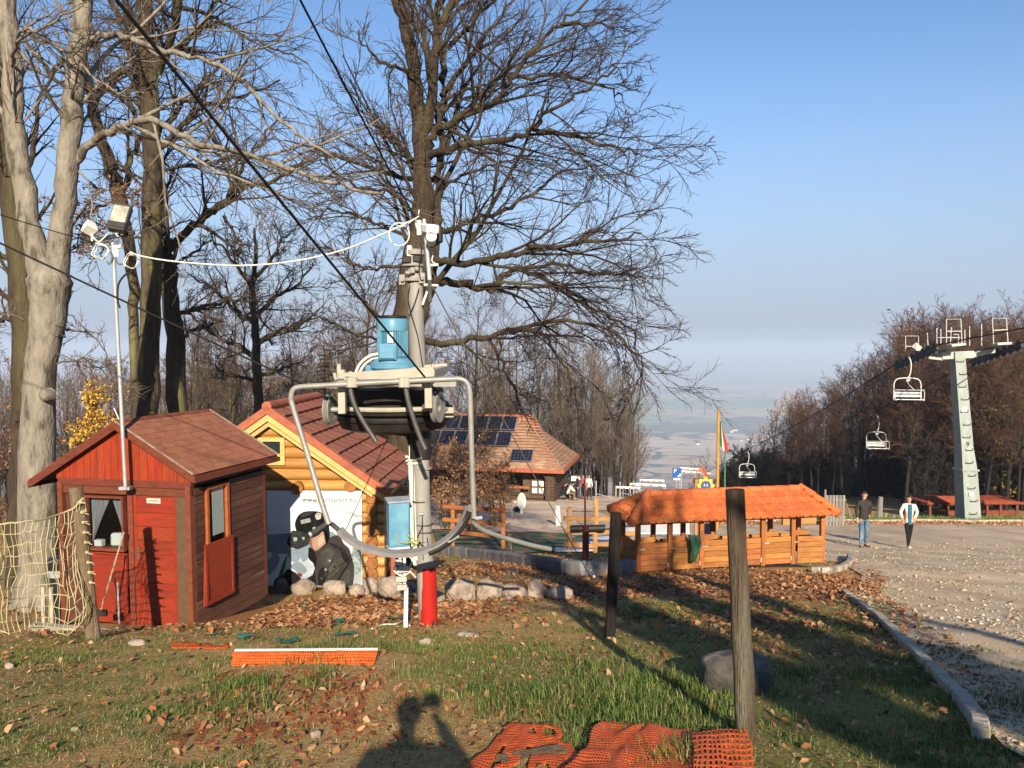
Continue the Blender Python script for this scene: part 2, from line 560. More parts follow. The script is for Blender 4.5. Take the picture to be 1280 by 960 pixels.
area = np.abs(RV[rq[:, 0], 1] - RV[rq[:, 2], 1]) > 1e-4
rq = rq[area]
def road_material():
 m = mat('gravel_road', (0.54, 0.405, 0.265, 1), (0.43, 0.31, 0.195, 1), scale=26, rough=0.95, bump=1.0, bscale=60,
   c3=(0.62, 0.475, 0.32, 1), s3=0.9, m3=(0.45, 0.6), spec=0.2)
 t = m.node_tree; N, L = t.nodes, t.links
 b = N['Principled BSDF']; src = b.inputs['Base Color'].links[0].from_socket
 tc = N.new('ShaderNodeTexCoord'); sp = N.new('ShaderNodeSeparateXYZ'); L.new(tc.outputs['Object'], sp.inputs[0])
 r = N.new('ShaderNodeMapRange'); r.inputs[1].default_value = 24; r.inputs[2].default_value = 31; L.new(sp.outputs[1], r.inputs[0])
 n = N.new('ShaderNodeTexNoise'); n.inputs['Scale'].default_value = 0.5; n.inputs['Detail'].default_value = 7
 mp = N.new('ShaderNodeMapping'); mp.inputs['Scale'].default_value = (0.35, 1.6, 1); L.new(tc.outputs['Object'], mp.inputs[0]); L.new(mp.outputs[0], n.inputs['Vector'])
 r2 = N.new('ShaderNodeMapRange'); r2.inputs[1].default_value = 0.4; r2.inputs[2].default_value = 0.62; L.new(n.outputs[0], r2.inputs[0])
 asp = N.new('ShaderNodeMix'); asp.data_type = 'RGBA'; asp.inputs[6].default_value = (0.42, 0.32, 0.23, 1); asp.inputs[7].default_value = (0.54, 0.415, 0.30, 1)
 L.new(r2.outputs[0], asp.inputs[0])
 mx = N.new('ShaderNodeMix'); mx.data_type = 'RGBA'
 L.new(r.outputs[0], mx.inputs[0]); L.new(src, mx.inputs[6]); L.new(asp.outputs[2], mx.inputs[7])
 # wheel tracks of finer, darker grit
 w = N.new('ShaderNodeTexNoise'); w.inputs['Scale'].default_value = 0.8; w.inputs['Detail'].default_value = 3
 mp2 = N.new('ShaderNodeMapping'); mp2.inputs['Scale'].default_value = (1.3, 0.16, 1); mp2.inputs['Rotation'].default_value = (0, 0, 0.35)
 L.new(tc.outputs['Object'], mp2.inputs[0]); L.new(mp2.outputs[0], w.inputs['Vector'])
 r4 = N.new('ShaderNodeMapRange'); r4.inputs[1].default_value = 0.48; r4.inputs[2].default_value = 0.62; r4.inputs[4].default_value = 0.5; L.new(w.outputs[0], r4.inputs[0])
 mx2 = N.new('ShaderNodeMix'); mx2.data_type = 'RGBA'; L.new(r4.outputs[0], mx2.inputs[0]); L.new(mx.outputs[2], mx2.inputs[6]); mx2.inputs[7].default_value = (0.32, 0.235, 0.155, 1)
 L.new(mx2.outputs[2], b.inputs['Base Color'])
 return m
tag(link_mesh('road', mesh_np('road', RV, faces4=rq, m=road_material(), smooth=True)), kind='structure')

def sheet(name, pts, m, off=0.03, step=0.35, kind='structure'):
 """polygon in plan draped on the terrain"""
 bm = bmesh.new()
 vs = [bm.verts.new((p[0], p[1], 0)) for p in pts]
 bm.faces.new(vs)
 x0, x1 = min(p[0] for p in pts), max(p[0] for p in pts); y0, y1 = min(p[1] for p in pts), max(p[1] for p in pts)
 for k in np.arange(x0 + step, x1, step):
  bmesh.ops.bisect_plane(bm, geom=bm.verts[:] + bm.edges[:] + bm.faces[:], plane_co=(k, 0, 0), plane_no=(1, 0, 0))
 for k in np.arange(y0 + step, y1, step):
  bmesh.ops.bisect_plane(bm, geom=bm.verts[:] + bm.edges[:] + bm.faces[:], plane_co=(0, k, 0), plane_no=(0, 1, 0))
 co = np.array([v.co[:2] for v in bm.verts]); z = g_np(co[:, 0], co[:, 1]) + off
 for v, q in zip(bm.verts, z): v.co.z = q
 bmesh.ops.recalc_face_normals(bm, faces=bm.faces)
 me = bpy.data.meshes.new(name); bm.to_mesh(me); bm.free()
 me.materials.append(m)
 o = link_mesh(name, me)
 if kind: o['kind'] = kind
 return o

pav = mat('terrace_concrete', (0.62, 0.46, 0.34, 1), (0.52, 0.38, 0.27, 1), scale=3, rough=0.9, bump=0.3, c3=(0.38, 0.29, 0.23, 1), s3=0.4)
tq = [G(*p) for p in ((600, 650), (640, 652), (690, 656), (742, 662), (792, 664))]
terr = [(p.x, p.y) for p in tq] + [(3.2, 30), (2.95, 46), (9.0, 52), (7.6, 60), (-9, 57), (-8, 44)]
terr = [(-9, 33.5), (-3.0, 33.6), (1.5, 32.0), (3.15, 29.5), (3.1, 34), (3.0, 44), (5.5, 44.5), (8.4, 53), (7.8, 60), (-12, 60), (-12, 40)]
sheet('terrace_paving', terr, pav, off=0.045, step=1.0)

DIM = 0.72
# ================================================================== red kiosk hut
RED = mat('red_stained_wood', (0.31, 0.040, 0.014, 1), (0.22, 0.030, 0.012, 1), scale=7, stretch=(1, 1, 7), rough=0.5, bump=0.3, var=0.10, c3=(0.16, 0.035, 0.018, 1), s3=2.6, m3=(.52, .72))
REDV = mat('red_gable_boards', (0.36, 0.050, 0.016, 1), (0.24, 0.030, 0.012, 1), scale=7, stretch=(6, 6, 0.6), rough=0.5, bump=0.3, var=0.08, c3=(0.17, 0.035, 0.02, 1), s3=2.6, m3=(.55, .72))
DKB = mat('dark_brown_planks', (0.115, 0.045, 0.028, 1), (0.07, 0.028, 0.018, 1), scale=6, stretch=(1, 0.6, 6), rough=0.7, bump=0.3, var=0.25, c3=(0.19, 0.11, 0.07, 1), s3=1.8, m3=(0.55, 0.75))
TRIM = mat('red_brown_trim', (0.20, 0.05, 0.025, 1), (0.12, 0.035, 0.02, 1), scale=7, stretch=(1, 1, 3), rough=0.6, bump=0.3, var=0.15)
BRPOST = mat('brown_board', (0.13, 0.075, 0.04, 1), (0.10, 0.055, 0.03, 1), scale=12, rough=0.7, bump=0.3)
SHNG = mat('red_shingles', (0.34, 0.135, 0.075, 1), (0.26, 0.10, 0.06, 1), scale=22, rough=0.92, bump=0.5, bscale=90, var=0.13)
CONC = mat('old_concrete', (0.56, 0.49, 0.39, 1), (0.38, 0.33, 0.26, 1), scale=9, rough=0.9, bump=0.8, c3=(0.18, 0.16, 0.12, 1), s3=2.5, m3=(0.55, 0.7))
STEEL = mat('galvanised_steel', (0.50, 0.52, 0.52, 1), (0.38, 0.40, 0.41, 1), scale=12, rough=0.5, metal=0.35, bump=0.05)
BRASS = mat('door_brass', (0.55, 0.42, 0.22, 1), None, rough=0.35, metal=0.8)
WHITE = mat('white_paint', (0.80, 0.79, 0.76, 1), (0.70, 0.69, 0.66, 1), scale=4, rough=0.55)
PAPER = mat('white_paper', (0.78, 0.78, 0.76, 1), (0.68, 0.69, 0.70, 1), scale=3, rough=0.8)
CURT = mat('grey_curtain', (0.30, 0.30, 0.34, 1), (0.20, 0.20, 0.24, 1), scale=5, stretch=(8, 8, 0.4), rough=0.9)
INTER = mat('dark_interior', (0.05, 0.035, 0.03, 1), None, rough=0.9)
ORANGEW = mat('orange_window_wood', (0.42, 0.12, 0.035, 1), (0.30, 0.08, 0.025, 1), scale=6, stretch=(1, 1, 4), rough=0.5)
def glass_mat():
 m = bpy.data.materials.new('window_glass'); m.use_nodes = True
 t = m.node_tree; N, L = t.nodes, t.links
 gl = N.new('ShaderNodeBsdfGlossy'); gl.inputs['Roughness'].default_value = 0.03
 tr = N.new('ShaderNodeBsdfTransparent'); tr.inputs[0].default_value = (0.85, 0.88, 0.88, 1)
 fr = N.new('ShaderNodeMath'); fr.operation = 'MULTIPLY_ADD'; fr.inputs[1].default_value = .35; fr.inputs[2].default_value = .04
 lw = N.new('ShaderNodeLayerWeight'); pw_ = N.new('ShaderNodeMath'); pw_.operation = 'POWER'; pw_.inputs[1].default_value = 4; L.new(lw.outputs['Facing'], pw_.inputs[0]); L.new(pw_.outputs[0], fr.inputs[0])
 mx = N.new('ShaderNodeMixShader')
 L.new(fr.outputs[0], mx.inputs[0]); L.new(tr.outputs[0], mx.inputs[1]); L.new(gl.outputs[0], mx.inputs[2])
 L.new(mx.outputs[0], N['Material Output'].inputs[0])
 return m
GLASS = glass_mat()

HR = R(-14)
HO = P(246, 790, 10.6)
hut = thing('kiosk_hut', 'small red wooden hut with a shingled gable roof and a closed front door', 'hut', HO, HR, tilt=(0, R(-0.6)))
hloc = W2(HO, HR)
U = Vector((math.cos(HR), math.sin(HR), 0)); Vd = Vector((-math.sin(HR), math.cos(HR), 0))
def fp(px, py):
 """front face pixel -> local (x, z)"""
 s_, z_ = on_plane(px, py, HO, (U.x, U.y)); return s_, z_ - HO.z
def rp(px, py):
 s_, z_ = on_plane(px, py, HO, (Vd.x, Vd.y)); return s_, z_ - HO.z
WD, DP, WH = 2.12, 1.78, 2.0
# walls core (hollow): back, left, floor
b = MB(); b.box((-WD / 2, DP - 0.03, WH / 2), (WD - .06, 0.05, WH)); b.box((-WD + 0.03, DP / 2, WH / 2), (0.05, DP - .06, WH)); b.box((-WD / 2, DP / 2, 0.05), (WD - .08, DP - .1, 0.06)); b.box((-WD / 2, DP / 2, WH - .03), (WD - .1, DP - .12, 0.03))
b.build('wall', DKB, hut)
# front elements from pixels
wx0, wz1 = fp(109, 617); wx1, wz0 = fp(158, 687)
dx0, dz1 = fp(167, 616); dx1, dz0 = fp(226, 781)
px_lx, _ = fp(115, 700)
zl0, zl1 = fp(150, 617)[1], fp(150, 598)[1]
MB().box(((-WD) / 2, 0.0, zl0 + (zl1 - zl0) * .27), (WD, 0.07, (zl1 - zl0) * .5)).build('lintel', TRIM, hut, bevel=.004)
MB().box(((-WD) / 2, -0.012, zl0 + (zl1 - zl0) * .79), (WD, 0.08, (zl1 - zl0) * .48)).build('lintel', TRIM, hut, bevel=.004)
# left front wall: boards under the window
def hbox(x0, x1, z0, z1, y, d, m, name, parent=hut, bevel=.003, label=None):
 return MB().box(((x0 + x1) / 2, y, (z0 + z1) / 2), (abs(x1 - x0), d, abs(z1 - z0))).build(name, m, parent, bevel=bevel, label=label)
hbox(-WD + .085, wx0 - .03, 0.02, zl0, 0.02, .05, DKB, 'side_board')
hbox(wx0 - .03, dx0 - .05, 0.02, wz0 - .05, 0.045, .05, RED, 'lower_wall')
# hanging lower shutter panel
sx0, sz1 = fp(116, 690); sx1, sz0 = fp(163, 764)
sh = hbox(sx0, sx1, sz0, sz1, -0.02, .03, RED, 'shutter_panel')
for (c, d) in ((((sx0 + sx1) / 2, -.042, sz1 - .02), (sx1 - sx0, .02, .04)), (((sx0 + sx1) / 2, -.042, sz0 + .02), (sx1 - sx0, .02, .04))):
 MB().box(c, d).build('batten', RED, sh, bevel=.003)
MB().box((sx1 - .02, -.042, (sz0 + sz1) / 2), (.035, .018, sz1 - sz0 - .084)).build('batten', RED, sh, bevel=.003)
# front window
win = MB()
fw = .03
win.box(((wx0 + wx1) / 2, 0, wz1 - fw / 2), (wx1 - wx0, .08, fw)); win.box(((wx0 + wx1) / 2, -.01, wz0 + .01), (wx1 - wx0 + .06, .12, .035))
win.box((wx0 + fw / 2 - .005, 0, (wz0 + wz1) / 2), (fw, .076, wz1 - wz0 - .065)); win.box((wx1 - fw / 2 + .005, 0, (wz0 + wz1) / 2), (fw, .076, wz1 - wz0 - .065))
wf = win.build('window', TRIM, hut)
MB().box(((wx0 + wx1) / 2, .012, (wz0 + wz1) / 2), (wx1 - wx0 - .03, .006, wz1 - wz0 - .05)).build('pane', GLASS, wf)
for sgn in (-1, 1):
 c = MB(); n = 10
 cx = wx0 + .02 if sgn < 0 else wx1 - .02
 vs, fs = [], []
 for i in range(n + 1):
  tt = i / n
  zz = wz1 - .03 - (wz1 - wz0 - .1) * tt
  wd = (.30 if sgn < 0 else .22) * (1 - tt) ** 1.1 + .02
  for j in range(9):
   u = j / 8
   vs.append((cx - sgn * wd * u, .07 + .012 * math.sin(u * 22 + tt), zz))
 for i in range(n):
  for j in range(8):
   a = i * 9 + j; fs.append((a, a + 1, a + 10, a + 9))
 c.add(vs, fs); c.build('curtain', CURT, wf, smooth=True)
# things inside on the window shelf
hbox(wx0 - .02, wx1 + .02, wz0 - .02, wz0, .18, .28, TRIM, 'counter')
# door
dr = hbox(dx0 + .03, dx1, .03, dz1, .012, .045, RED, 'door')
n = 9
for i in range(n):
 z0 = .06 + (dz1 - .12) * i / n; z1 = .06 + (dz1 - .12) * (i + 1) / n
 MB().box(((dx0 + .03 + dx1) / 2, -.016, (z0 + z1) / 2), (dx1 - dx0 - .13, .016, z1 - z0 - .008)).build('door_board', RED, dr, bevel=.004)
MB().box((dx0 + .055, -.018, dz1 / 2 + .015), (.05, .018, dz1 - .03)).build('door_stile', RED, dr, bevel=.003)
MB().box((dx1 - .027, -.018, dz1 / 2 + .015), (.05, .018, dz1 - .03)).build('door_stile', RED, dr, bevel=.003)
hx, hz = fp(176, 690)
MB().box((hx, -.033, hz), (.03, .012, .17)).tube([(hx, -.035, hz + .03), (hx, -.075, hz + .03), (hx + .09, -.078, hz + .028)], .009, 8).build('door_handle', BRASS, dr, smooth=True)
gx0, gz1 = fp(187, 621.5); gx1, gz0 = fp(204, 628.5)
pl_ = MB().box(((gx0 + gx1) / 2, -.032, (gz0 + gz1) / 2), (gx1 - gx0, .008, gz1 - gz0)).build('door_sign', mat('sign_cream', (0.80, 0.74, 0.60, 1), None, rough=.5), dr)
def text(body, size, loc, rot, m, parent=None, name='lettering', ext=0.002, sx=1.0, align='CENTER', spacing=1.0):
 cu = bpy.data.curves.new(name, 'FONT'); cu.body = body; cu.size = size; cu.extrude = ext; cu.align_x = align; cu.align_y = 'CENTER'; cu.space_character = spacing
 o = bpy.data.objects.new(name, cu); COL.objects.link(o)
 dg = bpy.context.evaluated_depsgraph_get(); me = bpy.data.meshes.new_from_object(o.evaluated_get(dg))
 bpy.data.objects.remove(o)
 me.materials.clear(); me.materials.append(m)
 q = link_mesh(name, me, parent); q.location = loc; q.rotation_euler = rot; q.scale = (sx, 1, 1)
 return q
GREYT = mat('grey_lettering', (0.22, 0.20, 0.18, 1), None, rough=.6)
b = MB(); _w = (gx1 - gx0) * .075
for i in range(9): b.box((gx0 + (gx1 - gx0) * (.14 + .09 * i), -.0375, (gz0 + gz1) / 2), (_w * (.9 if i % 3 else .6), .002, .018 + .006 * (i % 2)))
q = b.build('worn_lettering', GREYT, pl_); q['kind'] = 'stuff'
# jambs, corner boards, corner posts
hbox(dx0 - .05, dx0 + .03, .02, zl0, -.004, .09, TRIM, 'door_jamb')
hbox(dx1, -.075, .02, zl0, -.012, .06, BRPOST, 'corner_board')
hbox(-.075, .0, -.02, WH - .02, -.02, .10, TRIM, 'corner_post')
hbox(-WD, -WD + .08, -.02, WH - .02, -.02, .10, TRIM, 'corner_post')
hbox(-.07, .0, -.02, WH - .05, DP - .04, .08, TRIM, 'corner_post')
# gable boards and roof
apx = -1.06; apz = 2.84; eR = (.13, 2.15); eL = (-WD - .38, 1.84)
slope = (apz - eR[1]) / (eR[0] - apx)
def rz_at(x): return apz - abs(x - apx) * slope
nb = 19
gx = np.linspace(-WD - .02, .02, nb + 1)
for i in range(nb):
 a, c = gx[i] + .003, gx[i + 1] - .003
 zb = zl1 - .01
 poly = [(a, -.05, zb), (c, -.05, zb)]
 poly += [(c, -.05, rz_at(c) - .07)]
 if a < apx < c: poly += [(apx, -.05, apz - .07)]
 poly += [(a, -.05, rz_at(a) - .07)]
 MB().prism(poly, (0, .022, 0)).build('gable_board', REDV, hut)
# back gable
MB().prism([(-WD, DP - .03, WH - .01), (0, DP - .03, WH - .01), (apx, DP - .03, apz - .08)], (0, .03, 0)).build('rear_gable', DKB, hut)
Y0r, Y1r = -.16, DP + .12
for (e, nm) in ((eR, 0), (eL, 1)):
 d = MB()
 d.prism([(apx, Y0r + .02, apz - .05), (e[0], Y0r + .02, rz_at(e[0]) - .05), (e[0], Y0r + .02, rz_at(e[0]) - .02), (apx, Y0r + .02, apz - .02)], (0, Y1r - Y0r - .04, 0))
 rf = d.build('roof_deck', DKB, hut)
 MB().prism([(apx, Y0r - .005, apz - .11), (e[0], Y0r - .005, rz_at(e[0]) - .11), (e[0], Y0r - .005, rz_at(e[0]) + .005), (apx, Y0r - .005, apz + .008)], (0, .024, 0)).build('barge_board', TRIM, hut)
 MB().prism([(apx, Y1r, apz - .11), (e[0], Y1r, rz_at(e[0]) - .11), (e[0], Y1r, rz_at(e[0]) + .005), (apx, Y1r, apz + .008)], (0, .024, 0)).build('barge_board', TRIM, hut)
 ex_ = e[0] + (.012 if nm == 0 else -.012)
 MB().box((ex_, (Y0r + Y1r) / 2, rz_at(e[0]) - .06), (.022, Y1r - Y0r, .09)).build('fascia', TRIM, hut)
# shingles
def shingles(x_ridge, x_eave, rows, cols, right=True):
 L = math.hypot(x_eave - x_ridge, (x_eave - x_ridge) * slope)
 sg = 1 if x_eave > x_ridge else -1
 ang = math.atan(slope) * sg
 me_ = MB().box((0, 0, 0), ((L / rows) * 1.18, (Y1r - Y0r) / cols - .006, .009)).mesh('shingle', SHNG)
 for i in range(rows):
  t = (i + .5) / rows
  xm = x_ridge + (x_eave - x_ridge) * t
  for j in range(cols + (i % 2)):
   w = (Y1r - Y0r) / cols
   y = Y0r + w * (j + .5 - (.5 if i % 2 else 0))
   if y < Y0r + w * .2 : y = Y0r + w * .27; ww = .5
   elif y > Y1r - w * .2: y = Y1r - w * .27; ww = .5
   else: ww = 1
   o = link_mesh('shingle', me_, hut)
   o.location = (xm, y, rz_at(xm) + .004 + random.uniform(0, .004))
   o.rotation_euler = (random.uniform(-.012, .012), ang - sg * .035, random.uniform(-.01, .01))
   o.scale = (1, ww, 1)
shingles(apx, eR[0], 11, 14)
shingles(apx, eL[0], 9, 8)
rc = MB()
rc.prism([(apx - .06, Y0r, rz_at(apx - .06) + .012), (apx, Y0r, apz + .024), (apx + .06, Y0r, rz_at(apx + .06) + .012), (apx, Y0r, apz + .008)], (0, Y1r - Y0r, 0))
rc.build('ridge_cap', TRIM, hut)
for yy, nm in ((Y0r - .012, 0), (Y1r + .03, 1)):
 MB().beam((apx, yy + .01, apz + .012), (eR[0], yy + .01, rz_at(eR[0]) + .012), .03, .014).build('metal_edge', mat('pale_metal_edge', (.40, .30, .24, 1), (.25, .15, .11, 1), scale=9, rough=.6), hut)
# right side wall: horizontal planks round the window
sy0, szt = rp(262, 604); sy1, szb = rp(284, 682)
wy0, wy1, wzb, wzt = .26, .78, szb, rp(270, 606)[1]
npk = 18
for i in range(npk):
 z0 = -.04 + (WH - .02) * i / npk; z1 = z0 + (WH - .02) / npk - .006
 segs = [(.02, DP - .08)]
 if z1 > wzb + .02 and z0 < wzt: segs = [(.02, wy0 - .03), (wy1 + .03, DP - .08)]
 for (a, c) in segs:
  MB().box((-.012 + random.uniform(-.002, .002), (a + c) / 2, (z0 + z1) / 2), (.03, c - a, z1 - z0), rot=rotm(0, -.05, 0)).build('plank', DKB, hut, bevel=.003)
wn = MB()
wn.box((0.005, (wy0 + wy1) / 2, wzt - .02), (.06, wy1 - wy0, .04)).box((.02, (wy0 + wy1) / 2, wzb + .01), (.10, wy1 - wy0 + .06, .03)).box((.005, wy0 + .02, (wzb + wzt) / 2), (.056, .045, wzt - wzb - .07)).box((.005, wy1 - .03, (wzb + wzt) / 2), (.056, .06, wzt - wzb - .07))
wn_o = wn.build('window', ORANGEW, hut)
MB().box((-.005, (wy0 + wy1) / 2, (wzb + wzt) / 2), (.006, wy1 - wy0 - .06, wzt - wzb - .06)).build('pane', GLASS, wn_o)
MB().box((-.012, .56, (wzb + wzt) / 2 + .08), (.004, .26, (wzt - wzb) * .72)).build('paper_notice', PAPER, wn_o)
# side shutter hanging open below the window
ty0, ty1 = .12, .78
tz1 = rp(255, 680)[1]; tz0 = rp(255, 757)[1]
st = MB().box((.055, (ty0 + ty1) / 2, (tz0 + tz1) / 2), (.025, ty1 - ty0, tz1 - tz0), rot=rotm(0, .04, 0)).build('side_shutter', RED, hut, bevel=.003)
for (c, d) in (((.075, (ty0 + ty1) / 2, tz1 - .03), (.018, ty1 - ty0, .05)), ((.075, (ty0 + ty1) / 2, tz0 + .03), (.018, ty1 - ty0, .05)), ((.075, ty0 + .025, (tz0 + tz1) / 2), (.017, .05, tz1 - tz0 - .11)), ((.075, ty1 - .025, (tz0 + tz1) / 2), (.017, .05, tz1 - tz0 - .11))):
 MB().box(c, d).build('shutter_frame', RED, st, bevel=.003)
# small aerial on the ridge
a0 = hloc(P(136, 526, 10.8))
MB().tube([(apx - .05, .0, apz - .02), (apx - .14, .0, apz + .17)], .008, 6).build('aerial', WHITE, hut)

# concrete footing strip, in blocks
foot = thing('concrete_footing', 'low pale concrete strip in front of the red hut door', 'footing', (HO.x - 1.2, HO.y - .2, HO.z))
fl = lambda p: tuple(Vector(p) - Vector(foot.location))
for (a, c) in ((38, 104), (106, 160), (162, 207)):
 A = P(a, 779 + (a - 38) * .1, 10.35); C_ = P(c, 779 + (c - 38) * .1, 10.3)
 MB().beam(fl(A - Vector((0, 0, .10))), fl(C_ - Vector((0, 0, .10))), .14, .21).build('concrete_block', CONC, foot, bevel=.012)
A = P(214, 792, 10.25)
MB().box(fl(A - Vector((0, 0, .02))), (.16, .14, .2)).build('concrete_block', CONC, foot, bevel=.012)

# broom leaning on the wall and small stake
bt = hloc(P(155, 662, 10.72)); A, B_ = P(155, 665, 10.62), P(126, 768, 10.35)
br = thing('broom', 'thin broom leaning against the hut front beside the door', 'broom', B_)
MB().tube([A - B_, (0, 0, .05)], .012, 6).build('handle', mat('pale_handle', (.42, .30, .2, 1), None, rough=.7), br)
MB().box((0, 0, .02), (.16, .04, .08)).build('bristles', mat('bristle', (.06, .04, .03, 1), None, rough=.9), br)
A, B_ = P(147, 728, 10.45), P(149, 780, 10.45)
o = MB().tube([(0, 0, 0), A - B_], .012, 6).build('metal_stake', STEEL); o.location = B_
tag(o, 'thin grey metal stake standing in front of the hut left of the door', 'stake')
# white box in window
A = P(121, 681, 10.98)
o = MB().box((0, 0, .045), (.12, .08, .09)).build('small_box', PAPER, bevel=.004); o.location = (A.x, A.y + .08, HO.z + wz0 + .002); o.rotation_euler.z = HR
tag(o, 'small white box on the sill inside the hut front window', 'box')
A = P(143, 676, 10.98)
o = MB().box((0, 0, .09), (.17, .10, .18)).build('paper_bag', PAPER, bevel=.02); o.location = (A.x, A.y + .10, HO.z + wz0 + .002); o.rotation_euler.z = HR + .3
tag(o, 'crumpled white bag behind the hut front window', 'bag')

# bin beside the hut
bp_ = P(74, 745, 11.3); bp_.z = g(bp_.x, bp_.y)
z1 = P(74, 694, 11.3).z
bn = thing('dustbin', 'black round dustbin with a lighter band behind the net', 'bin', bp_)
hgt = z1 - bp_.z
MB().lathe([(.11, 0), (.125, hgt * .25), (.14, hgt * .8), (.145, hgt * .86)], 20).build('bin_body', mat('black_plastic', (.025, .027, .03, 1), None, rough=.35), bn, smooth=True)
MB().lathe([(.15, hgt * .86), (.155, hgt * .9), (.12, hgt * .97), (.03, hgt)], 20).build('lid', mat('black_plastic'  , (0, 0, 0, 1)), bn, smooth=True)
MB().lathe([(.145, hgt * .70), (.146, hgt * .80)], 20).build('band', STEEL, bn, smooth=True)
for i, (px, w, lab) in enumerate(((55, 3, 'left of two pale stakes behind the goal net'), (65, 4, 'right of two pale stakes behind the goal net'))):
 A = P(px, 772, 10.9); A.z = g(A.x, A.y) - .05
 H_ = P(px, 734, 10.9).z - A.z
 o = MB().box((0, 0, H_ / 2), (.05, .04, H_)).build('wooden_stake', CONC, bevel=.004); o.location = A
 tag(o, lab, 'stake')

# ------------------------------------------------------------------ floodlight mast on the hut front
mb_ = P(157, 612, 10.55); mt = P(141, 303, 10.55)
mast = thing('floodlight_mast', 'thin grey mast on the hut front carrying a floodlight and white cable coils', 'light mast', mb_)
l2 = lambda p: Vector(p) - mb_
MB().tube([(0, 0, 0), l2(mt)], .025, 12).build('mast_pole', STEEL, mast, smooth=True)
MB().box(l2(P(157, 610, 10.6)), (.14, .1, .04)).build('bracket', STEEL, mast)
A, B_ = P(106, 302, 10.55), P(168, 291, 10.55)
MB().beam(l2(A), l2(B_), .05, .045).build('crossbar', mat('dark_steel', (.05, .05, .05, 1), None, rough=.6, metal=.3), mast)
fc = P(150, 273, 10.5)
rot = rotm(R(-24), R(8), R(8))
fl_ = MB().box(l2(fc), (.22, .11, .38), rot=rot).build('floodlight', mat('dark_grey_housing', (.09, .085, .08, 1), None, rough=.5), mast, bevel=.01)
MB().box(l2(fc) + rot @ Vector((0, -.062, .03)), (.19, .01, .24), rot=rot).build('lens', mat('lamp_lens', (.55, .52, .44, 1), (.30, .28, .22, 1), scale=9, rough=.15), fl_)
MB().box(l2(fc) + rot @ Vector((0, -.066, -.13)), (.21, .012, .08), rot=rot).build('reflector_shade', mat('dark_steel', (0, 0, 0, 1)), fl_)
MB().beam(l2(P(153, 294, 10.5)), l2(P(152, 280, 10.55)), .04, .03).build('lamp_bracket', STEEL, mast)
wc = P(112, 284, 10.5); rot2 = rotm(R(-30), R(-35), R(-20))
MB().box(l2(wc), (.15, .16, .15), rot=rot2, taper=.7).box(l2(wc) + Vector((.03, 0, -.12)), (.03, .03, .13)).build('white_floodlight', WHITE, mast, bevel=.01)
CABLE = mat('white_cable', (.78, .76, .68, 1), (.66, .64, .56, 1), scale=5, rough=.6)
def ring(c, r_, rr_, Y, sq=1.0):
 c = l2(P(*c, Y)) if isinstance(c, tuple) else c
 return [c + Vector((math.cos(a) * r_ * sq, .03 * math.sin(a * 3), math.sin(a) * r_)) for a in np.linspace(0, 2 * math.pi, 28)[:-1]]
for (c, r_) in (((125, 314), .10), ((127, 315), .088), ((164, 326), .095), ((165, 327), .085)):
 MB().tube(ring(c, r_, 0, 10.48), .0065, 6, closed=True).build('cable_coil', CABLE, mast, smooth=True)
MB().tube(smooth_path([l2(P(*q, 10.48)) for q in ((116, 296), (124, 302), (136, 291), (141, 289), (148, 296))]), .009, 6).build('cable', CABLE, mast, smooth=True)
MB().tube([l2(P(141, 309, 10.55)), l2(P(152, 308, 10.55))], .025, 8).tube([l2(P(146, 311, 10.5)), l2(P(146, 321, 10.5))], .03, 8).build('junction_box', WHITE, mast, smooth=True)
MB().tube(smooth_path([l2(P(*q, 10.5)) for q in ((138, 314), (140, 322), (137, 330), (134, 327))]), .012, 6).tube(smooth_path([l2(P(*q, 10.5)) for q in ((144, 322), (148, 330), (160, 328))]), .012, 6).build('grey_lead', mat('grey_rubber', (.16, .16, .16, 1), None, rough=.8), mast, smooth=True)
MB().tube(smooth_path([l2(P(*q, 10.5)) for q in ((163, 340), (155, 345), (148, 356), (147, 375), (150, 385))]), .013, 6).build('black_lead', mat('black_rubber', (.02, .02, .02, 1), None, rough=.7), mast, smooth=True)

# ------------------------------------------------------------------ net and its post
ROUGHW = mat('weathered_post', (.24, .17, .10, 1), (.13, .09, .05, 1), scale=7, stretch=(3, 3, .35), rough=.9, bump=1.5, bscale=25, c3=(.30, .25, .17, 1), s3=2)
pb = G(117, 798); pt = P(95, 609, pb.y)
def log_post(name, label, base, top, r0, r1, m, cat='post', k=14):
 rt = thing(name, label, cat, base)
 T_ = Vector(top) - Vector(base)
 b = MB(); pts = [T_ * t for t in (-.12, 0, .15, .3, .45, .6, .75, .9, 1.0)]
 rr = [r0 + (r1 - r0) * max(0, t) for t in (-.12, 0, .15, .3, .45, .6, .75, .9, 1.0)]
 rr = [q * random.uniform(.96, 1.04) for q in rr]
 pts = [p + Vector((random.uniform(-1, 1), random.uniform(-1, 1), 0)) * r0 * .08 for p in pts]
 b.tube(pts, rr, k)
 b.build('post_shaft', m, rt, smooth=True)
 return rt
log_post('net_post', 'weathered round post holding up the yellow net beside the hut', pb, pt, .075, .068, ROUGHW)
net = thing('rope_net', 'slack pale yellow knotted rope net hung from the post beside the hut', 'net', pb)
NC = mat('yellow_cord', (.52, .47, .27, 1), (.40, .35, .19, 1), scale=9, rough=.9)
cols_, rows_ = 22, 10
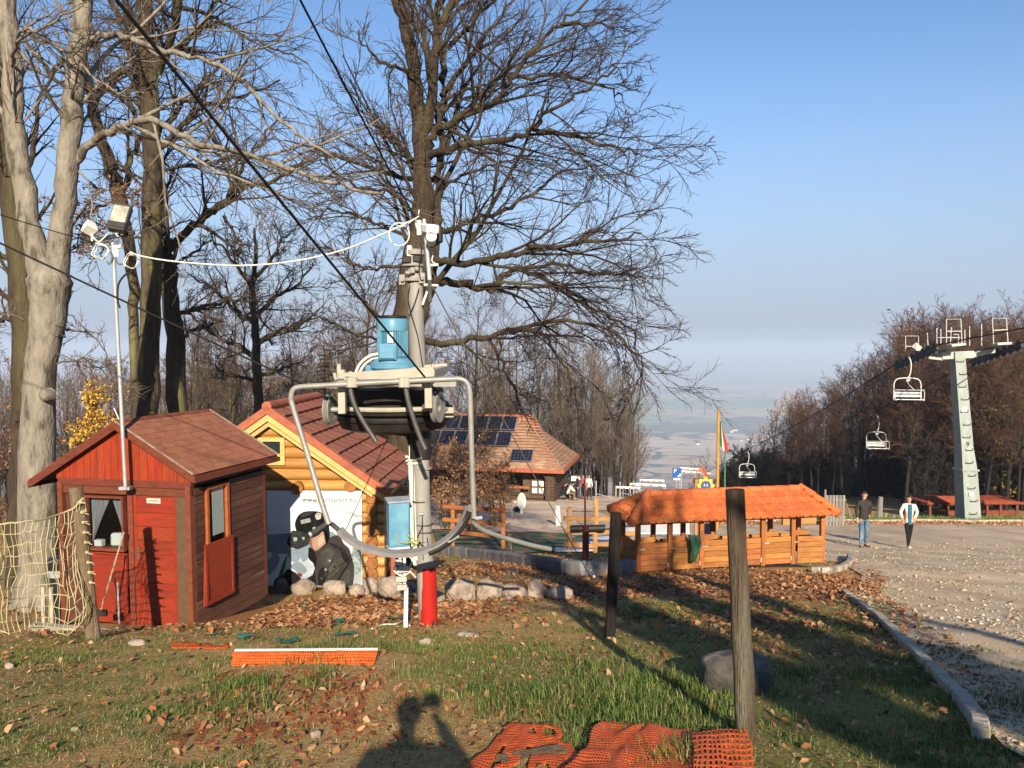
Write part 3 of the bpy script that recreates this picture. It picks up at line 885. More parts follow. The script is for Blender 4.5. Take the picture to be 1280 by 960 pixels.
def netp(u, v):
 # u 0 = post side, 1 = far left ; v 0 top, 1 bottom
 tx = 104 - 134 * u; ty = np.interp(u, [0, .1, .4, .8, 1.0], [622, 636, 650, 656, 660])
 bx = 108 - 138 * u; by = np.interp(u, [0, .15, .35, .6, 1.0], [770, 790, 788, 786, 792])
 sag = math.sin(math.pi * v) * (-6 * math.exp(-u * 6) * 1.0)
 px = tx + (bx - tx) * v + sag + 3.0 * math.sin(v * 9 + u * 7)
 py = ty + (by - ty) * v + 6 * math.sin(u * 12) * (v) * .6 + 10 * v * (1 - v) * math.sin(u * 20) * math.exp(-u * 4)
 Y = pb.y - .1 - u * .9 + .12 * math.sin(v * 5 + u * 9)
 return P(px, py, Y) - pb
NP = [[netp((i / cols_) ** 1.1, j / rows_) for j in range(rows_ + 1)] for i in range(cols_ + 1)]
NP = [[NP[i][j] + Vector((random.gauss(0, .008), random.gauss(0, .02), random.gauss(0, .008))) * (1 if 0 < j else .3) for j in range(rows_ + 1)] for i in range(cols_ + 1)]
b = MB()
for j in range(1, rows_ + 1): b.tube([NP[i][j] for i in range(cols_ + 1)], .0050, 4, cap=False)
for i in range(cols_ + 1): b.tube(NP[i], .0050, 4, cap=False)
for i in range(cols_ + 1):
 for j in range(1, rows_ + 1): b.ico(NP[i][j], .009, 0 or 1)
b.build('cord_mesh', NC, net)
b = MB(); b.tube([NP[i][0] for i in range(cols_ + 1)], .009, 6)
b.tube([P(105, 622, pb.y - .09) - pb, P(98, 628, pb.y - .1) - pb, P(92, 634, pb.y + .05) - pb], .01, 6)
b.build('top_rope', NC, net)
for k in range(9):
 b = MB()
 z_ = k / 8; A = P(101 + 12 * z_, 628 + 100 * z_, pb.y - .1) - pb
 b.tube([A, A + Vector((.06, -.02, .02 * random.uniform(-1, 1)))], .007, 5); b.tube([A, A + Vector((.055, .03, -.03))], .006, 5); b.ico(A, .02, 1)
 b.build('knot', NC, net)
# ================================================================== log cabin with banner
LOG = mat('honey_log', (0.52, 0.27, 0.075, 1), (0.40, 0.185, 0.045, 1), scale=4, stretch=(0.5, 3, 5), rough=0.5, bump=0.2, var=0.12, c3=(0.60, 0.35, 0.12, 1), s3=1.4)
LOGEND = mat('log_end_grain', (0.36, 0.15, 0.045, 1), (0.24, 0.09, 0.03, 1), scale=12, rough=0.8, bump=0.3, var=0.15)
YTRIM = mat('yellow_pine_trim', (0.72, 0.45, 0.17, 1), (0.60, 0.35, 0.12, 1), scale=5, stretch=(1, 1, 3), rough=0.5, var=0.08)
CTILE = mat('brown_red_tile', (0.34, 0.13, 0.085, 1), (0.27, 0.095, 0.06, 1), scale=9, rough=0.7, bump=0.3, var=0.12)
VERGE = mat('verge_red', (0.42, 0.13, 0.07, 1), (0.33, 0.09, 0.05, 1), scale=8, rough=0.6)
CR_ = R(-2.0)
CO = P(482, 738, 14.6)
CO.z = g(CO.x, CO.y) - .02
cab = thing('log_cabin', 'honey-coloured log cabin with a steep red-brown tiled roof behind the hut', 'cabin', CO, CR_)
CU = (math.cos(CR_), math.sin(CR_))
def cf(px, py, dy=0.0):
 O = CO + Vector((-CU[1], CU[0], 0)) * dy
 s_, z_ = on_plane(px, py, O, CU); return s_, z_ - CO.z
apx_, apz_ = cf(341, 507); ex_, ez_ = cf(490, 610)
sl = (apz_ - ez_) / (ex_ - apx_)
czr = lambda x: apz_ - abs(x - apx_) * sl
xL = 2 * apx_ - 0.0
CD = 2.7
wl = xL + .12      # left wall x
rl = .108
k = 0; z = rl
zl_eave = czr(0) - .12
while z < apz_ - .2:
 # front log: clipped to gable
 hw = min(0 - apx_, (apz_ - .16 - z) / sl)
 if z < zl_eave: x0, x1 = xL, .0
 else: x0, x1 = apx_ - hw, apx_ + hw
 if x1 - x0 > .15:
  b = MB(); n = 3
  b.tube([(x0, 0, z), ((x0 + x1) / 2, 0, z), (x1, 0, z)], rl, 12)
  b.build('log', LOG, cab, smooth=True)
 z += rl * 1.86; k += 1
# side wall logs and their round ends at the corner
z = rl; xe = cf(467, 700)[0]
while z < zl_eave + .02:
 b = MB(); b.tube([(xe, -.16, z), (xe, CD, z)], rl * 1.02, 12)
 o = b.build('side_log', LOGEND, cab, smooth=True)
 b = MB(); b.tube([(xL - xe, .12, z), (xL - xe, CD, z)], rl * 1.0, 10); b.build('side_log', LOG, cab, smooth=True)
 z += rl * 1.86
MB().box((apx_, CD, 1.0), (-xL, .2, 2.0)).build('rear_wall', LOG, cab)
for (px, py) in ((375, 608), (441, 605)):
 x, z = cf(px, py); MB().tube([(x, -.20, z), (x, .3, z)], .115, 14).build('purlin_end', LOGEND, cab, smooth=True)
# trim under the verge
for sg in (1, -1):
 e = (ex_ if sg > 0 else 2 * apx_ - ex_)
 y0 = -.30
 MB().prism([(apx_, y0, apz_ - .12), (e, y0, czr(e) - .12), (e - sg * .02, y0, czr(e) - .24), (apx_, y0, apz_ - .26)], (0, .03, 0)).build('verge_board', YTRIM, cab)
 MB().prism([(apx_, y0 + .06, apz_ - .24), (e - sg * .3, y0 + .06, czr(e - sg * .3) - .24), (e - sg * .32, y0 + .06, czr(e - sg * .3) - .34), (apx_, y0 + .06, apz_ - .36)], (0, .03, 0)).build('inner_verge_board', YTRIM, cab)
 MB().prism([(apx_, y0 - .04, apz_ - .125), (e + sg * .04, y0 - .04, czr(e) - .125 - .03), (e + sg * .04, y0 - .04, czr(e) + .0), (apx_, y0 - .04, apz_ + .03)], (0, .10, 0)).build('verge_tile_strip', VERGE, cab)
 MB().prism([(apx_, y0 + .07, apz_ - .10), (e, y0 + .07, czr(e) - .10), (e, y0 + .07, czr(e) - .05), (apx_, y0 + .07, apz_ - .05)], (0, CD + .5, 0)).build('roof_deck', YTRIM, cab)
 # tiles
 Ls = math.hypot(e - apx_, (e - apx_) * sl)
 rows, cols = 9, 9
 tw = (CD + .75) / cols; th = Ls / rows
 mb = MB()
 # one tile: S-shaped pan with a raised lower edge
 prof = [(-.5, 0), (-.32, .006), (-.15, .012), (.02, .006), (.2, 0), (.5, 0)]
 vs, fs = [], []
 for (yy, zz) in prof:
  for (xx, dz) in ((-.5, 0.0), (.58, .06), (.58, .0), (-.5, -.02)):
   vs.append((xx * th, yy * tw, zz + dz))
 m_ = len(prof)
 for i in range(m_ - 1):
  for q in range(4):
   a = i * 4 + q; a2 = i * 4 + (q + 1) % 4
   fs.append((a, a2, a2 + 4, a + 4))
 fs += [(0, 3, 2, 1), ((m_ - 1) * 4, (m_ - 1) * 4 + 1, (m_ - 1) * 4 + 2, (m_ - 1) * 4 + 3)]
 mb.add(vs, fs); tm = mb.mesh('roof_tile', CTILE)
 for i in range(rows):
  t = (i + .5) / rows; xm = apx_ + (e - apx_) * t
  for j in range(cols):
   if sg < 0 and j > 4: continue
   o = link_mesh('roof_tile', tm, cab)
   o.location = (xm, y0 + .04 + tw * (j + .5), czr(xm) - .03 + random.uniform(0, .004))
   o.rotation_euler = (0, math.atan(sl) * sg, 0) if sg > 0 else (0, -math.atan(sl), math.pi) if False else (0, math.atan(sl) * sg, 0)
   if sg < 0: o.scale = (-1, 1, 1)
b = MB()
b.tube([(apx_, -.34, apz_ + .01), (apx_, CD + .45, apz_ + .01)], .09, 10); b.build('ridge_cap', VERGE, cab, smooth=True)
# little window
x0, z1 = cf(326, 546); x1, z0 = cf(359, 580)
fr = MB()
fr.box(((x0 + x1) / 2, -.12, z1 - .035), (x1 - x0, .06, .07)).box(((x0 + x1) / 2, -.12, z0 + .035), (x1 - x0, .06, .07)).box((x0 + .04, -.12, (z0 + z1) / 2), (.08, .058, z1 - z0 - .14)).box((x1 - .04, -.12, (z0 + z1) / 2), (.08, .058, z1 - z0 - .14)).box(((x0 + x1) / 2, -.12, (z0 + z1) / 2 - .07), (x1 - x0 - .16, .055, .05))
w_o = fr.build('window', YTRIM, cab)
MB().box(((x0 + x1) / 2, -.105, (z0 + z1) / 2), (x1 - x0 - .12, .01, z1 - z0 - .1)).build('pane', mat('dark_pane', (.03, .035, .04, 1), None, rough=.08, spec=.8), w_o)
# red downpipe behind the blue box
x0, z0 = cf(489, 700)
MB().tube([(ex_ + .02, -.05, 0), (ex_ + .02, -.05, ez_ - .25)], .05, 8).build('downpipe', VERGE, cab, smooth=True)

# ---- banner (flat print, its own object)
bx0, bz1 = cf(333, 613, -.17); bx1, _ = cf(452, 612, -.17); _, bz0 = cf(440, 733, -.17)
ban = thing('sports_banner', 'white and blue banner with a helmeted skier portrait on the cabin wall', 'banner', CO + Vector((0, 0, 0)), CR_)
BW = mat('banner_white', (.70, .74, .75, 1), (.60, .68, .73, 1), scale=1.2, rough=.55)
by = -.17
n = 16
vs = []; fs = []
for i in range(n + 1):
 for j in range(n + 1):
  x = bx0 + (bx1 - bx0) * i / n; z = bz0 + (bz1 - bz0) * j / n
  vs.append((x, by + .006 * math.sin(x * 7 + z * 3), z))
for i in range(n):
 for j in range(n): a = i * (n + 1) + j; fs.append((a, a + n + 1, a + n + 2, a + 1))
MB().add(vs, fs).build('banner_sheet', BW, ban, smooth=True)
def patch(pts, c, name, dy, c2=None, sc_=3, sm=True):
 """flat printed shape given in photograph pixels"""
 q = smooth_path([Vector((a, b_, 0)) for a, b_ in pts + [pts[0]]], 4)[:-1] if sm else [Vector((a, b_, 0)) for a, b_ in pts]
 P3 = []
 for v in q:
  x, z = cf(v.x, v.y, by)
  x = min(max(x, bx0 + .01), bx1 - .01); z = min(max(z, bz0 + .01), bz1 - .01)
  P3.append((x, by - .008 - dy, z))
 m_ = mat('print_' + name, c, c2 or tuple(k_ * .8 for k_ in c[:3]) + (1,), scale=sc_, rough=.9, spec=.05)
 me = bpy.data.meshes.new(name)
 bm = bmesh.new(); bv = [bm.verts.new(p) for p in P3]
 es = [bm.edges.new((bv[i], bv[(i + 1) % len(bv)])) for i in range(len(bv))]
 bmesh.ops.triangle_fill(bm, use_beauty=True, edges=es, normal=(0, -1, 0))
 bm.to_mesh(me); bm.free(); me.materials.append(m_)
 return link_mesh(name, me, ban)
def ptc(n, c, *pts, c2=None, s=5, sm=True):
 patch(list(pts), tuple(x * .62 for x in c) + (1,), 'printed_' + n, .0005 * (_pk.append(1) or len(_pk)), (tuple(x * .62 for x in c2) + (1,)) if c2 else None, s, sm)
_pk = []
ptc('sky', (.85, .95, .98), (333, 660), (360, 656), (400, 650), (452, 644), (452, 733), (333, 733), c2=(1.05, 1.1, 1.1), s=1.5, sm=False)
ptc('low_sky', (.20, .31, .38), (333, 668), (365, 666), (400, 662), (420, 668), (420, 690), (333, 690), c2=(.30, .42, .48), s=2)
ptc('trees', (.20, .30, .32), (436, 706), (441, 684), (444, 678), (446, 686), (449, 680), (452, 688), (452, 733), (440, 733), (441, 716), c2=(.60, .66, .64), s=16)
ptc('snow', (.60, .66, .70), (438, 722), (452, 716), (452, 733), (436, 733))
ptc('white_jacket', (.50, .60, .68), (333, 679), (352, 678), (358, 675), (366, 684), (384, 686), (386, 700), (395, 708), (393, 716), (386, 723), (376, 722), (360, 714), (352, 718), (343, 731), (333, 733), c2=(.36, .46, .56), s=7)
ptc('sleeve_light', (.66, .72, .78), (362, 696), (378, 690), (386, 700), (394, 709), (392, 715), (384, 720), (372, 716), c2=(.50, .58, .66), s=9)
ptc('hood_shade', (.24, .34, .42), (358, 690), (368, 684), (376, 692), (372, 702), (364, 700), c2=(.34, .44, .52), s=9)
ptc('collar_shade', (.26, .36, .44), (374, 686), (384, 680), (386, 696), (378, 702), c2=(.34, .44, .52), s=9)
ptc('green_stripe', (.05, .28, .09), (348, 721), (353, 706), (359, 694), (357, 708), (352, 722))
ptc('black_glove', (.012, .012, .013), (342, 733), (344, 724), (354, 718), (360, 711), (370, 716), (380, 724), (394, 718), (396, 733), c2=(.03, .03, .03))
ptc('red_mark', (.30, .05, .05), (372, 714), (378, 716), (377, 721), (373, 719))
ptc('dark_jacket', (.050, .046, .042), (393, 733), (394, 712), (390, 700), (388, 684), (396, 688), (408, 678), (414, 671), (424, 669), (430, 679), (437, 686), (440, 698), (443, 708), (442, 726), (436, 733), c2=(.075, .07, .064), s=8)
ptc('jacket_fold', (.025, .023, .022), (421, 725), (430, 711), (439, 698), (440, 700), (431, 714), (423, 726))
ptc('jacket_front', (.016, .016, .017), (386, 684), (392, 686), (396, 700), (394, 716), (396, 733), (388, 733), (392, 716), (394, 706), (386, 698))
ptc('jacket_light', (.12, .115, .10), (402, 690), (412, 684), (418, 692), (410, 706), (402, 704), c2=(.07, .066, .06), s=9)
ptc('jacket_light', (.11, .105, .095), (412, 708), (424, 698), (430, 702), (420, 716), (410, 722), c2=(.06, .058, .052), s=9)
ptc('jacket_shade', (.022, .021, .02), (398, 716), (404, 708), (407, 722), (404, 733), (398, 733))
ptc('jacket_shade', (.025, .024, .022), (425, 688), (434, 692), (437, 704), (430, 700))
ptc('jacket_light', (.10, .095, .088), (430, 716), (437, 712), (437, 726), (430, 730), c2=(.06, .058, .052), s=9)
ptc('sleeve_shade', (.30, .38, .46), (364, 706), (374, 702), (384, 712), (378, 717), (366, 711))
ptc('chest_shade', (.28, .36, .45), (334, 700), (346, 692), (350, 700), (342, 714), (334, 718), c2=(.42, .5, .58), s=12)
ptc('chest_print', (.20, .28, .38), (341, 689), (347, 689), (347, 694), (341, 694), c2=(.45, .52, .6), s=60)
ptc('hood_fold', (.03, .028, .026), (410, 678), (420, 680), (434, 690), (420, 685))
ptc('neck', (.34, .17, .12), (385, 672), (392, 668), (394, 680), (392, 686), (388, 682))
ptc('face', (.62, .40, .31), (390, 674), (402, 664), (406, 668), (407, 678), (400, 685), (394, 688), (391, 682), c2=(.50, .28, .20), s=14)
ptc('helmet', (.010, .010, .011), (371, 664), (369, 655), (372, 646), (379, 640), (390, 638.5), (401, 640), (409, 647), (412, 660), (412, 674), (407, 672), (404, 664), (398, 669), (388, 672), (378, 668), c2=(.022, .022, .024), s=9)
ptc('helmet_shine', (.075, .078, .085), (376, 644), (382, 640.5), (392, 640), (388, 643), (379, 646))
ptc('helmet_rim', (.05, .05, .055), (371, 662), (378, 667), (388, 670), (398, 667), (398, 665), (388, 668), (378, 665))
ptc('strap', (.008, .008, .008), (405, 664), (409, 663), (411, 676), (408, 679))
ptc('jaw_light', (.80, .58, .48), (397, 673), (404, 669), (405, 676), (399, 682), c2=(.68, .45, .36), s=18)
ptc('helmet_label', (.55, .57, .56), (376, 650), (388, 647), (389, 652), (377, 655), c2=(.25, .27, .27), s=40, sm=False)
ptc('helmet_mark', (.75, .75, .75), (394, 644), (397, 640.5), (402, 642), (401, 648), (396, 649))
ptc('goggles', (.012, .012, .014), (359, 678), (363, 668), (366, 663), (374, 664), (383, 667), (388, 672), (386, 680), (378, 684), (372, 686), (364, 684), c2=(.07, .075, .08), s=30)
ptc('glint', (.50, .54, .58), (367, 672), (371, 671), (372, 675), (368, 676))
ptc('glint', (.55, .58, .60), (378, 671), (381, 671), (381, 674), (379, 674))
ptc('goggle_rim', (.50, .56, .60), (360, 681), (364, 684), (370, 685), (364, 686.5), (360, 684))
ptc('glint', (.6, .6, .6), (391, 659), (395, 658), (394, 661), (392, 662))
tx0, tz = cf(412, 624.5, by)
text('www.hunsport.hu', .118, (tx0, by - .024, tz), (math.pi / 2, 0, R(0)), mat('green_print', (.16, .30, .08, 1), None, rough=.6), ban, 'printed_web_address', ext=.0008, sx=1.0, spacing=1.18)

# ------------------------------------------------------------------ boulders
ROCK = mat('pale_boulder', (.44, .35, .275, 1), (.27, .21, .165, 1), scale=5, rough=.95, bump=2.2, bscale=16, c3=(.16, .13, .10, 1), s3=4, m3=(.54, .70), var=.15)
DROCK = mat('dark_boulder', (.12, .105, .095, 1), (.055, .05, .045, 1), scale=5, rough=.9, bump=1.5, bscale=12, c3=(.30, .28, .25, 1), s3=3, m3=(.55, .7))  # tone lowered so the shade on the lawn boulder sits in its colour
def rock(name, label, px, base_row, w, h, m, Y=None, seed=0, group=None, deep=.75):
 p = G(px, base_row) if Y is None else P(px, base_row, Y)
 s_ = p.y / F
 rx, rz_ = w * s_ / 2 * .93, h * s_ * .60
 rd = random.Random(seed)
 bm = bmesh.new(); bmesh.ops.create_icosphere(bm, subdivisions=3, radius=1)
 ph = [rd.uniform(0, 9) for _ in range(6)]
 vs = []
 for v in bm.verts:
  c = v.co
  d = 1 + .12 * math.sin(c.x * 2.6 + ph[0]) * math.cos(c.y * 2.2 + ph[1]) + .09 * math.sin(c.z * 4 + ph[2] + c.x * 3) + .05 * math.sin(c.x * 7 + c.y * 5 + ph[3]) + rd.uniform(-.012, .012)
  q = Vector((max(-.95, min(.95, c.x * d)) * 1.06, c.y * d, c.z * d))
  vs.append((q.x * rx, q.y * rx * deep, q.z * rz_ + rz_ * .62))
 fs = [tuple(v.index for v in f_.verts) for f_ in bm.faces]; bm.free()
 o = MB().add(vs, fs).build(name, m, smooth=True, auto=R(60))
 o.location = p; o.rotation_euler.z = rd.uniform(-.3, .3)
 return tag(o, label, 'boulder', group)
BR = [(352, 742, 20, 20, 'dark boulder in the gap between hut and banner', DROCK), (380, 742, 34, 18, 'long low boulder under the left part of the banner', ROCK), (418, 743, 32, 20, 'rounded boulder under the right part of the banner', ROCK),
   (446, 744, 22, 14, 'small sloping boulder under the cabin corner', ROCK), (464, 742, 26, 22, 'boulder at the foot of the cabin corner logs', ROCK), (487, 746, 34, 30, 'tall pale boulder left of the white thin post', ROCK), (512, 746, 20, 20, 'boulder between the white thin post and the red sleeve', ROCK),
   (548, 752, 18, 14, 'small boulder just right of the red sleeve', ROCK), (576, 750, 42, 30, 'wide pale boulder carrying a curved bar shadow', ROCK), (612, 749, 34, 28, 'pointed grey boulder second to the right of the red sleeve', ROCK),
   (643, 746, 38, 16, 'flat low boulder in the middle of the row', ROCK), (637, 750, 12, 6, 'fist-sized stone in front of the flat boulder', ROCK), (671, 747, 26, 24, 'egg-shaped upright boulder near the right end of the row', ROCK), (699, 749, 36, 16, 'shaded low boulder at the right end of the row', ROCK)]
for i, (px, row, w, h, lab, m_) in enumerate(BR): rock('boulder', lab, px, row, w, h, m_, seed=i + 3)
rock('boulder', 'large dark boulder on the lawn behind the near post', 921, 863, 92, 56, DROCK, seed=77, deep=.8)
for i, (px, row, w, h, lab) in enumerate(((94, 914, 11, 6, 'small white stone on the left lawn'), (395, 922, 15, 10, 'pale lump of stone left of the shadow'), (531, 806, 18, 9, 'pale stone in front of the red sleeve'), (172, 806, 26, 8, 'flat pale stone before the hut footing'),
   (12, 835, 14, 7, 'small dark stone at the left edge'), (585, 795, 30, 6, 'flat pale slab right of the red sleeve'), (640, 716, 14, 5, 'little stone on the bank above the boulders'))):
 rock('stone', lab, px, row, w, h, ROCK, seed=i + 40)
# ================================================================== chairlift drive on its round pole
POLEM = mat('grey_painted_steel', (.34, .325, .295, 1), (.25, .24, .22, 1), scale=5, stretch=(1, 1, .4), rough=.55, bump=.15, c3=(.24, .20, .16, 1), s3=2.2, m3=(.6, .75))
REDP = mat('red_sleeve_paint', (.46, .02, .014, 1), (.36, .018, .012, 1), scale=4, rough=.42, bump=.1)
CREAM = mat('cream_beam_paint', (.46, .42, .34, 1), (.36, .33, .27, 1), scale=6, rough=.5, bump=.1, c3=(.34, .26, .18, 1), s3=4, m3=(.62, .75))
BLUE = mat('light_blue_paint', (.12, .30, .44, 1), (.09, .25, .38, 1), scale=5, rough=.4, bump=.05, c3=(.17, .36, .48, 1), s3=3)
DBLUE = mat('blue_fin_paint', (.06, .19, .30, 1), (.045, .15, .25, 1), scale=5, rough=.45)
GREASE = mat('greasy_black_steel', (.018, .016, .015, 1), (.035, .03, .026, 1), scale=9, rough=.55, metal=.2)
TUBEM = mat('grey_tube', (.36, .35, .325, 1), (.27, .265, .245, 1), scale=7, rough=.42, metal=.25, bump=.05)
DTUBE = mat('dark_tube', (.10, .095, .09, 1), (.07, .065, .06, 1), scale=7, rough=.45, metal=.2)
RUBG = mat('grey_seat_rubber', (.27, .26, .255, 1), (.21, .20, .20, 1), scale=8, rough=.7, bump=.1)
YP = 10.45
DB = G(536, 781); YP = DB.y
drv = thing('chairlift_drive', 'chairlift drive frame with blue motor and bullwheel on a grey pole with red foot', 'lift drive', DB)
L3 = lambda px, py, dy=0.0: P(px, py, YP + dy) - DB
# pole
top = L3(518, 312); bot = Vector((0, 0, -.3))
ax = lambda t: bot.lerp(top, t)
q = [bot, L3(527, 620), L3(524, 500), L3(520, 400), top]
MB().tube(q, [.104, .10, .094, .090, .086], 24).build('pole', POLEM, drv, smooth=True)
MB().tube([Vector((.0, 0, -.2)), L3(533.5, 708)], [.112, .108], 28).build('red_sleeve', REDP, drv, smooth=True)
for (px, py, w, h) in ((516, 350, .14, .035), (516, 332, .135, .02), (519, 316, .12, .05), (528, 585, .115, .018), (530, 655, .116, .012), (531, 664, .116, .012), (526, 626, .113, .015)):
 c = L3(px, py); MB().tube([c - Vector((0, 0, h / 2)), c + Vector((0, 0, h / 2))], w * .95, 20).build('clamp_band', POLEM if h > .016 else DTUBE, drv, smooth=True)
for (px, py) in ((503, 350), (528, 348)):
 MB().box(L3(px, py, -.05), (.07, .10, .12)).tube([L3(px, py, -.08), L3(px, py, -.14)], .022, 8).build('clamp_lug', POLEM, drv, bevel=.006)
for (px, py, sx_, sz_) in ((516, 338, .05, .07), (510, 341, .06, .04), (521, 336, .045, .05)):
 MB().box(L3(px, py, -.12), (sx_, .05, sz_)).build('clamp_bolt', POLEM, drv, bevel=.01)
for x0 in ((509, 325), (522, 324)):
 MB().box(L3(*x0, -.04), (.10, .12, .08)).build('black_bracket', GREASE, drv, bevel=.01)
MB().box(L3(512, 314, -.06), (.06, .05, .13)).build('white_insulator', WHITE, drv, bevel=.01)
MB().box(L3(518, 308, -.04), (.035, .03, .09)).build('black_bracket', GREASE, drv)
# top white tube with the camera housing
MB().tube([L3(530, 274, -.12), L3(534, 315, -.12), L3(537, 350, -.12)], [.022, .026, .028], 10).build('white_mast_tube', STEEL, drv, smooth=True)
MB().tube([L3(537, 350, -.12), L3(537.5, 378, -.12)], .024, 8).build('black_sleeve', DTUBE, drv, smooth=True)
cam_h = MB().box(L3(538, 286, -.2), (.15, .2, .10), rot=rotm(.2, 0, .4)).build('camera_housing', WHITE, drv, bevel=.015)
rc_ = rotm(R(60), 0, R(15))
MB().lathe([(.055, -.09), (.06, .09), (.052, .09), (.045, .05)], 16, L3(539, 299, -.24), rot=rotm(R(75), R(25), 0)).build('camera_barrel', WHITE, cam_h, smooth=True)
MB().box(L3(548, 293, -.05), (.10, .08, .20)).build('dark_mount', GREASE, drv, bevel=.02)
MB().box(L3(524, 285, -.1), (.05, .06, .17)).box(L3(527, 280, -.1), (.12, .03, .02)).build('white_bracket', WHITE, drv, bevel=.005)
MB().tube(smooth_path([L3(*p, -.08) for p in ((520, 272), (520, 282), (525, 292), (530, 286), (528, 276))]), .007, 6).tube(smooth_path([L3(*p, -.05) for p in ((536, 308), (541, 318), (540, 326), (546, 331))]), .008, 6).tube([L3(530, 356, -.1), L3(548, 357, -.1)], .015, 6).tube([L3(528, 381, -.1), L3(534, 364, -.1)], .014, 6).tube([L3(534, 332, -.1), L3(548, 331, -.1)], .016, 6).build('white_conduit', CABLE, drv, smooth=True)
MB().tube([(L3(499, 293, -.1) + Vector((math.cos(a) * .115, 0, math.sin(a) * .13))) for a in np.linspace(0, 6.28, 28)[:-1]], .008, 6, closed=True).build('cable_coil', CABLE, drv, smooth=True)
MB().tube([L3(523, 268, -.1), L3(524, 262, -.1)], .006, 5).build('tip_spike', WHITE, drv)
# thin black wires down the pole
for pts in (((512, 356), (510, 372), (514, 392), (522, 420), (528, 455), (531, 468)), ((511, 395), (518, 380), (524, 360)), ((526, 350), (524, 335), (527, 310), (525, 290))):
 MB().tube(smooth_path([L3(*p, -.12) for p in pts]), .006, 5).build('thin_wire', GREASE, drv)
# conduits beside the lower pole
MB().tube(smooth_path([L3(*p, -.03) for p in ((513, 530), (514, 600), (515, 660), (518, 700), (520, 708))]), .024, 8).tube(smooth_path([L3(*p, -.06) for p in ((519, 560), (519, 620), (521, 700))]), .013, 8).build('conduit', CABLE, drv, smooth=True)
MB().tube([L3(508, 576, -.02), L3(526, 573, -.14)], .014, 6).tube([L3(510, 580, -.02), L3(527, 579, -.14)], .014, 6).tube([L3(507, 571, -.02), L3(512, 571, -.02), L3(513, 600, -.02)], .02, 6).build('cross_conduit', CABLE, drv, smooth=True)
MB().tube(smooth_path([L3(*p, -.14) for p in ((528, 645), (527, 660), (522, 672), (529, 683), (535, 683), (534, 672))]), .006, 5).tube([L3(528, 645, -.14), L3(529, 700, -.14)], .005, 5).build('thin_wire', GREASE, drv)
MB().box(L3(527, 642, -.12), (.05, .03, .03)).box(L3(529, 677, -.12), (.08, .02, .012)).build('clip', STEEL, drv)
# steel frame, all round the pole : beams, posts, tension rods
FY = -.95       # front of the frame is nearer the camera than the pole
RY_ = .75
def fb(a, b_, w, h, m, name, par=drv, ya=FY, yb=None, **k):
 yb = ya if yb is None else yb
 return MB().beam(L3(*a, ya), L3(*b_, yb), w, h).build(name, m, par, bevel=.004, **k)
beamf = fb((424, 472), (543, 464), .09, .095, CREAM, 'front_beam')
fb((424, 477), (543, 470), .14, .012, CREAM, 'beam_flange')
z_ = 0
for (px, p0, p1) in ((427, 462, 517), (535, 456, 510)):
 fb((px, p0), (px + 1, p1), .075, .075, CREAM, 'frame_post')
fb((418, 466), (421, 480), .03, .03, CREAM, 'short_lug'); fb((424, 455), (424, 478), .05, .04, CREAM, 'bolt_post')
for px, py in ((430, 464), (438, 464), (512, 461), (518, 459), (538, 461), (432, 470), (524, 464)):
 fb((px, py), (px, py + 6), .03, .03, CREAM, 'bolt')
rbA, rbB = L3(424, 472, FY), L3(543, 464, FY)
bk = Vector((0, RY_ - FY, 0))
MB().beam(rbA + bk, rbB + bk, .10, .10).build('rear_beam', CREAM, drv, bevel=.004)
for t in (.03, .33, .62, .97):
 c = rbA.lerp(rbB, t) - Vector((0, 0, .02)); MB().beam(c, c + bk, .07, .08).build('cross_beam', CREAM, drv, bevel=.004)
# walkway gratings left and right
def grate(a, b_, dy0, dy1, name='grating'):
 p0, p1 = L3(*a, dy0), L3(*b_, dy0); z = (p0.z + p1.z) / 2
 x0, x1 = p0.x, p1.x
 b = MB(); n = max(4, int((x1 - x0) / .045)); m_ = max(4, int((dy1 - dy0) / .045))
 for i in range(n + 1): b.box((x0 + (x1 - x0) * i / n, (dy0 + dy1) / 2, z), (.006, dy1 - dy0, .03))
 for j in range(m_ + 1): b.box(((x0 + x1) / 2, dy0 + (dy1 - dy0) * j / m_, z + .001), (x1 - x0, .006, .024))
 b.build(name, mat('steel_grating', (.10, .10, .10, 1), None, rough=.5, metal=.3), drv)
 MB().box(((x0 + x1) / 2, dy0 - .01, z), (x1 - x0 + .03, .02, .055)).box((x0 - .01, (dy0 + dy1) / 2, z), (.02, dy1 - dy0, .055)).box((x1 + .01, (dy0 + dy1) / 2, z), (.02, dy1 - dy0, .055)).build('grating_frame', TUBEM, drv)
grate((543, 480), (568, 480), FY + .15, FY + 1.2)
grate((410, 482), (424, 482), FY + .1, FY + 1.2)
grate((430, 482), (531, 480), FY + .12, FY + .45)
# motor (lathe) and gearbox
mc = L3(491, 460, -.35); up0 = L3(491, 449, -.35); up1 = L3(491, 398, -.35)
h0, h1 = up0.z - mc.z, up1.z - mc.z
Rm = 18.5 * (YP - .35) / F
gb_ = MB().lathe([(Rm * 1.36, -.13), (Rm * 1.38, -.02), (Rm * 1.52, .0), (Rm * 1.52, .05), (Rm * 1.40, .06), (Rm * 1.30, .10), (Rm * 1.05, h0 + .02)], 32, mc).build('gearbox', BLUE, drv, smooth=True, auto=R(30))
MB().box(mc + Vector((Rm * 1.5, -.1, -.03)), (.06, .08, .09)).build('gearbox_lug', BLUE, gb_, bevel=.01)
MB().box(mc + Vector((-Rm * 1.5, -.05, -.02)), (.09, .09, .11)).build('gearbox_lug', BLUE, gb_, bevel=.01)
mo = MB().lathe([(Rm * .90, h0), (Rm * .90, h1 - .13)], 32, mc).build('motor_core', DBLUE, drv, smooth=True, auto=R(30))
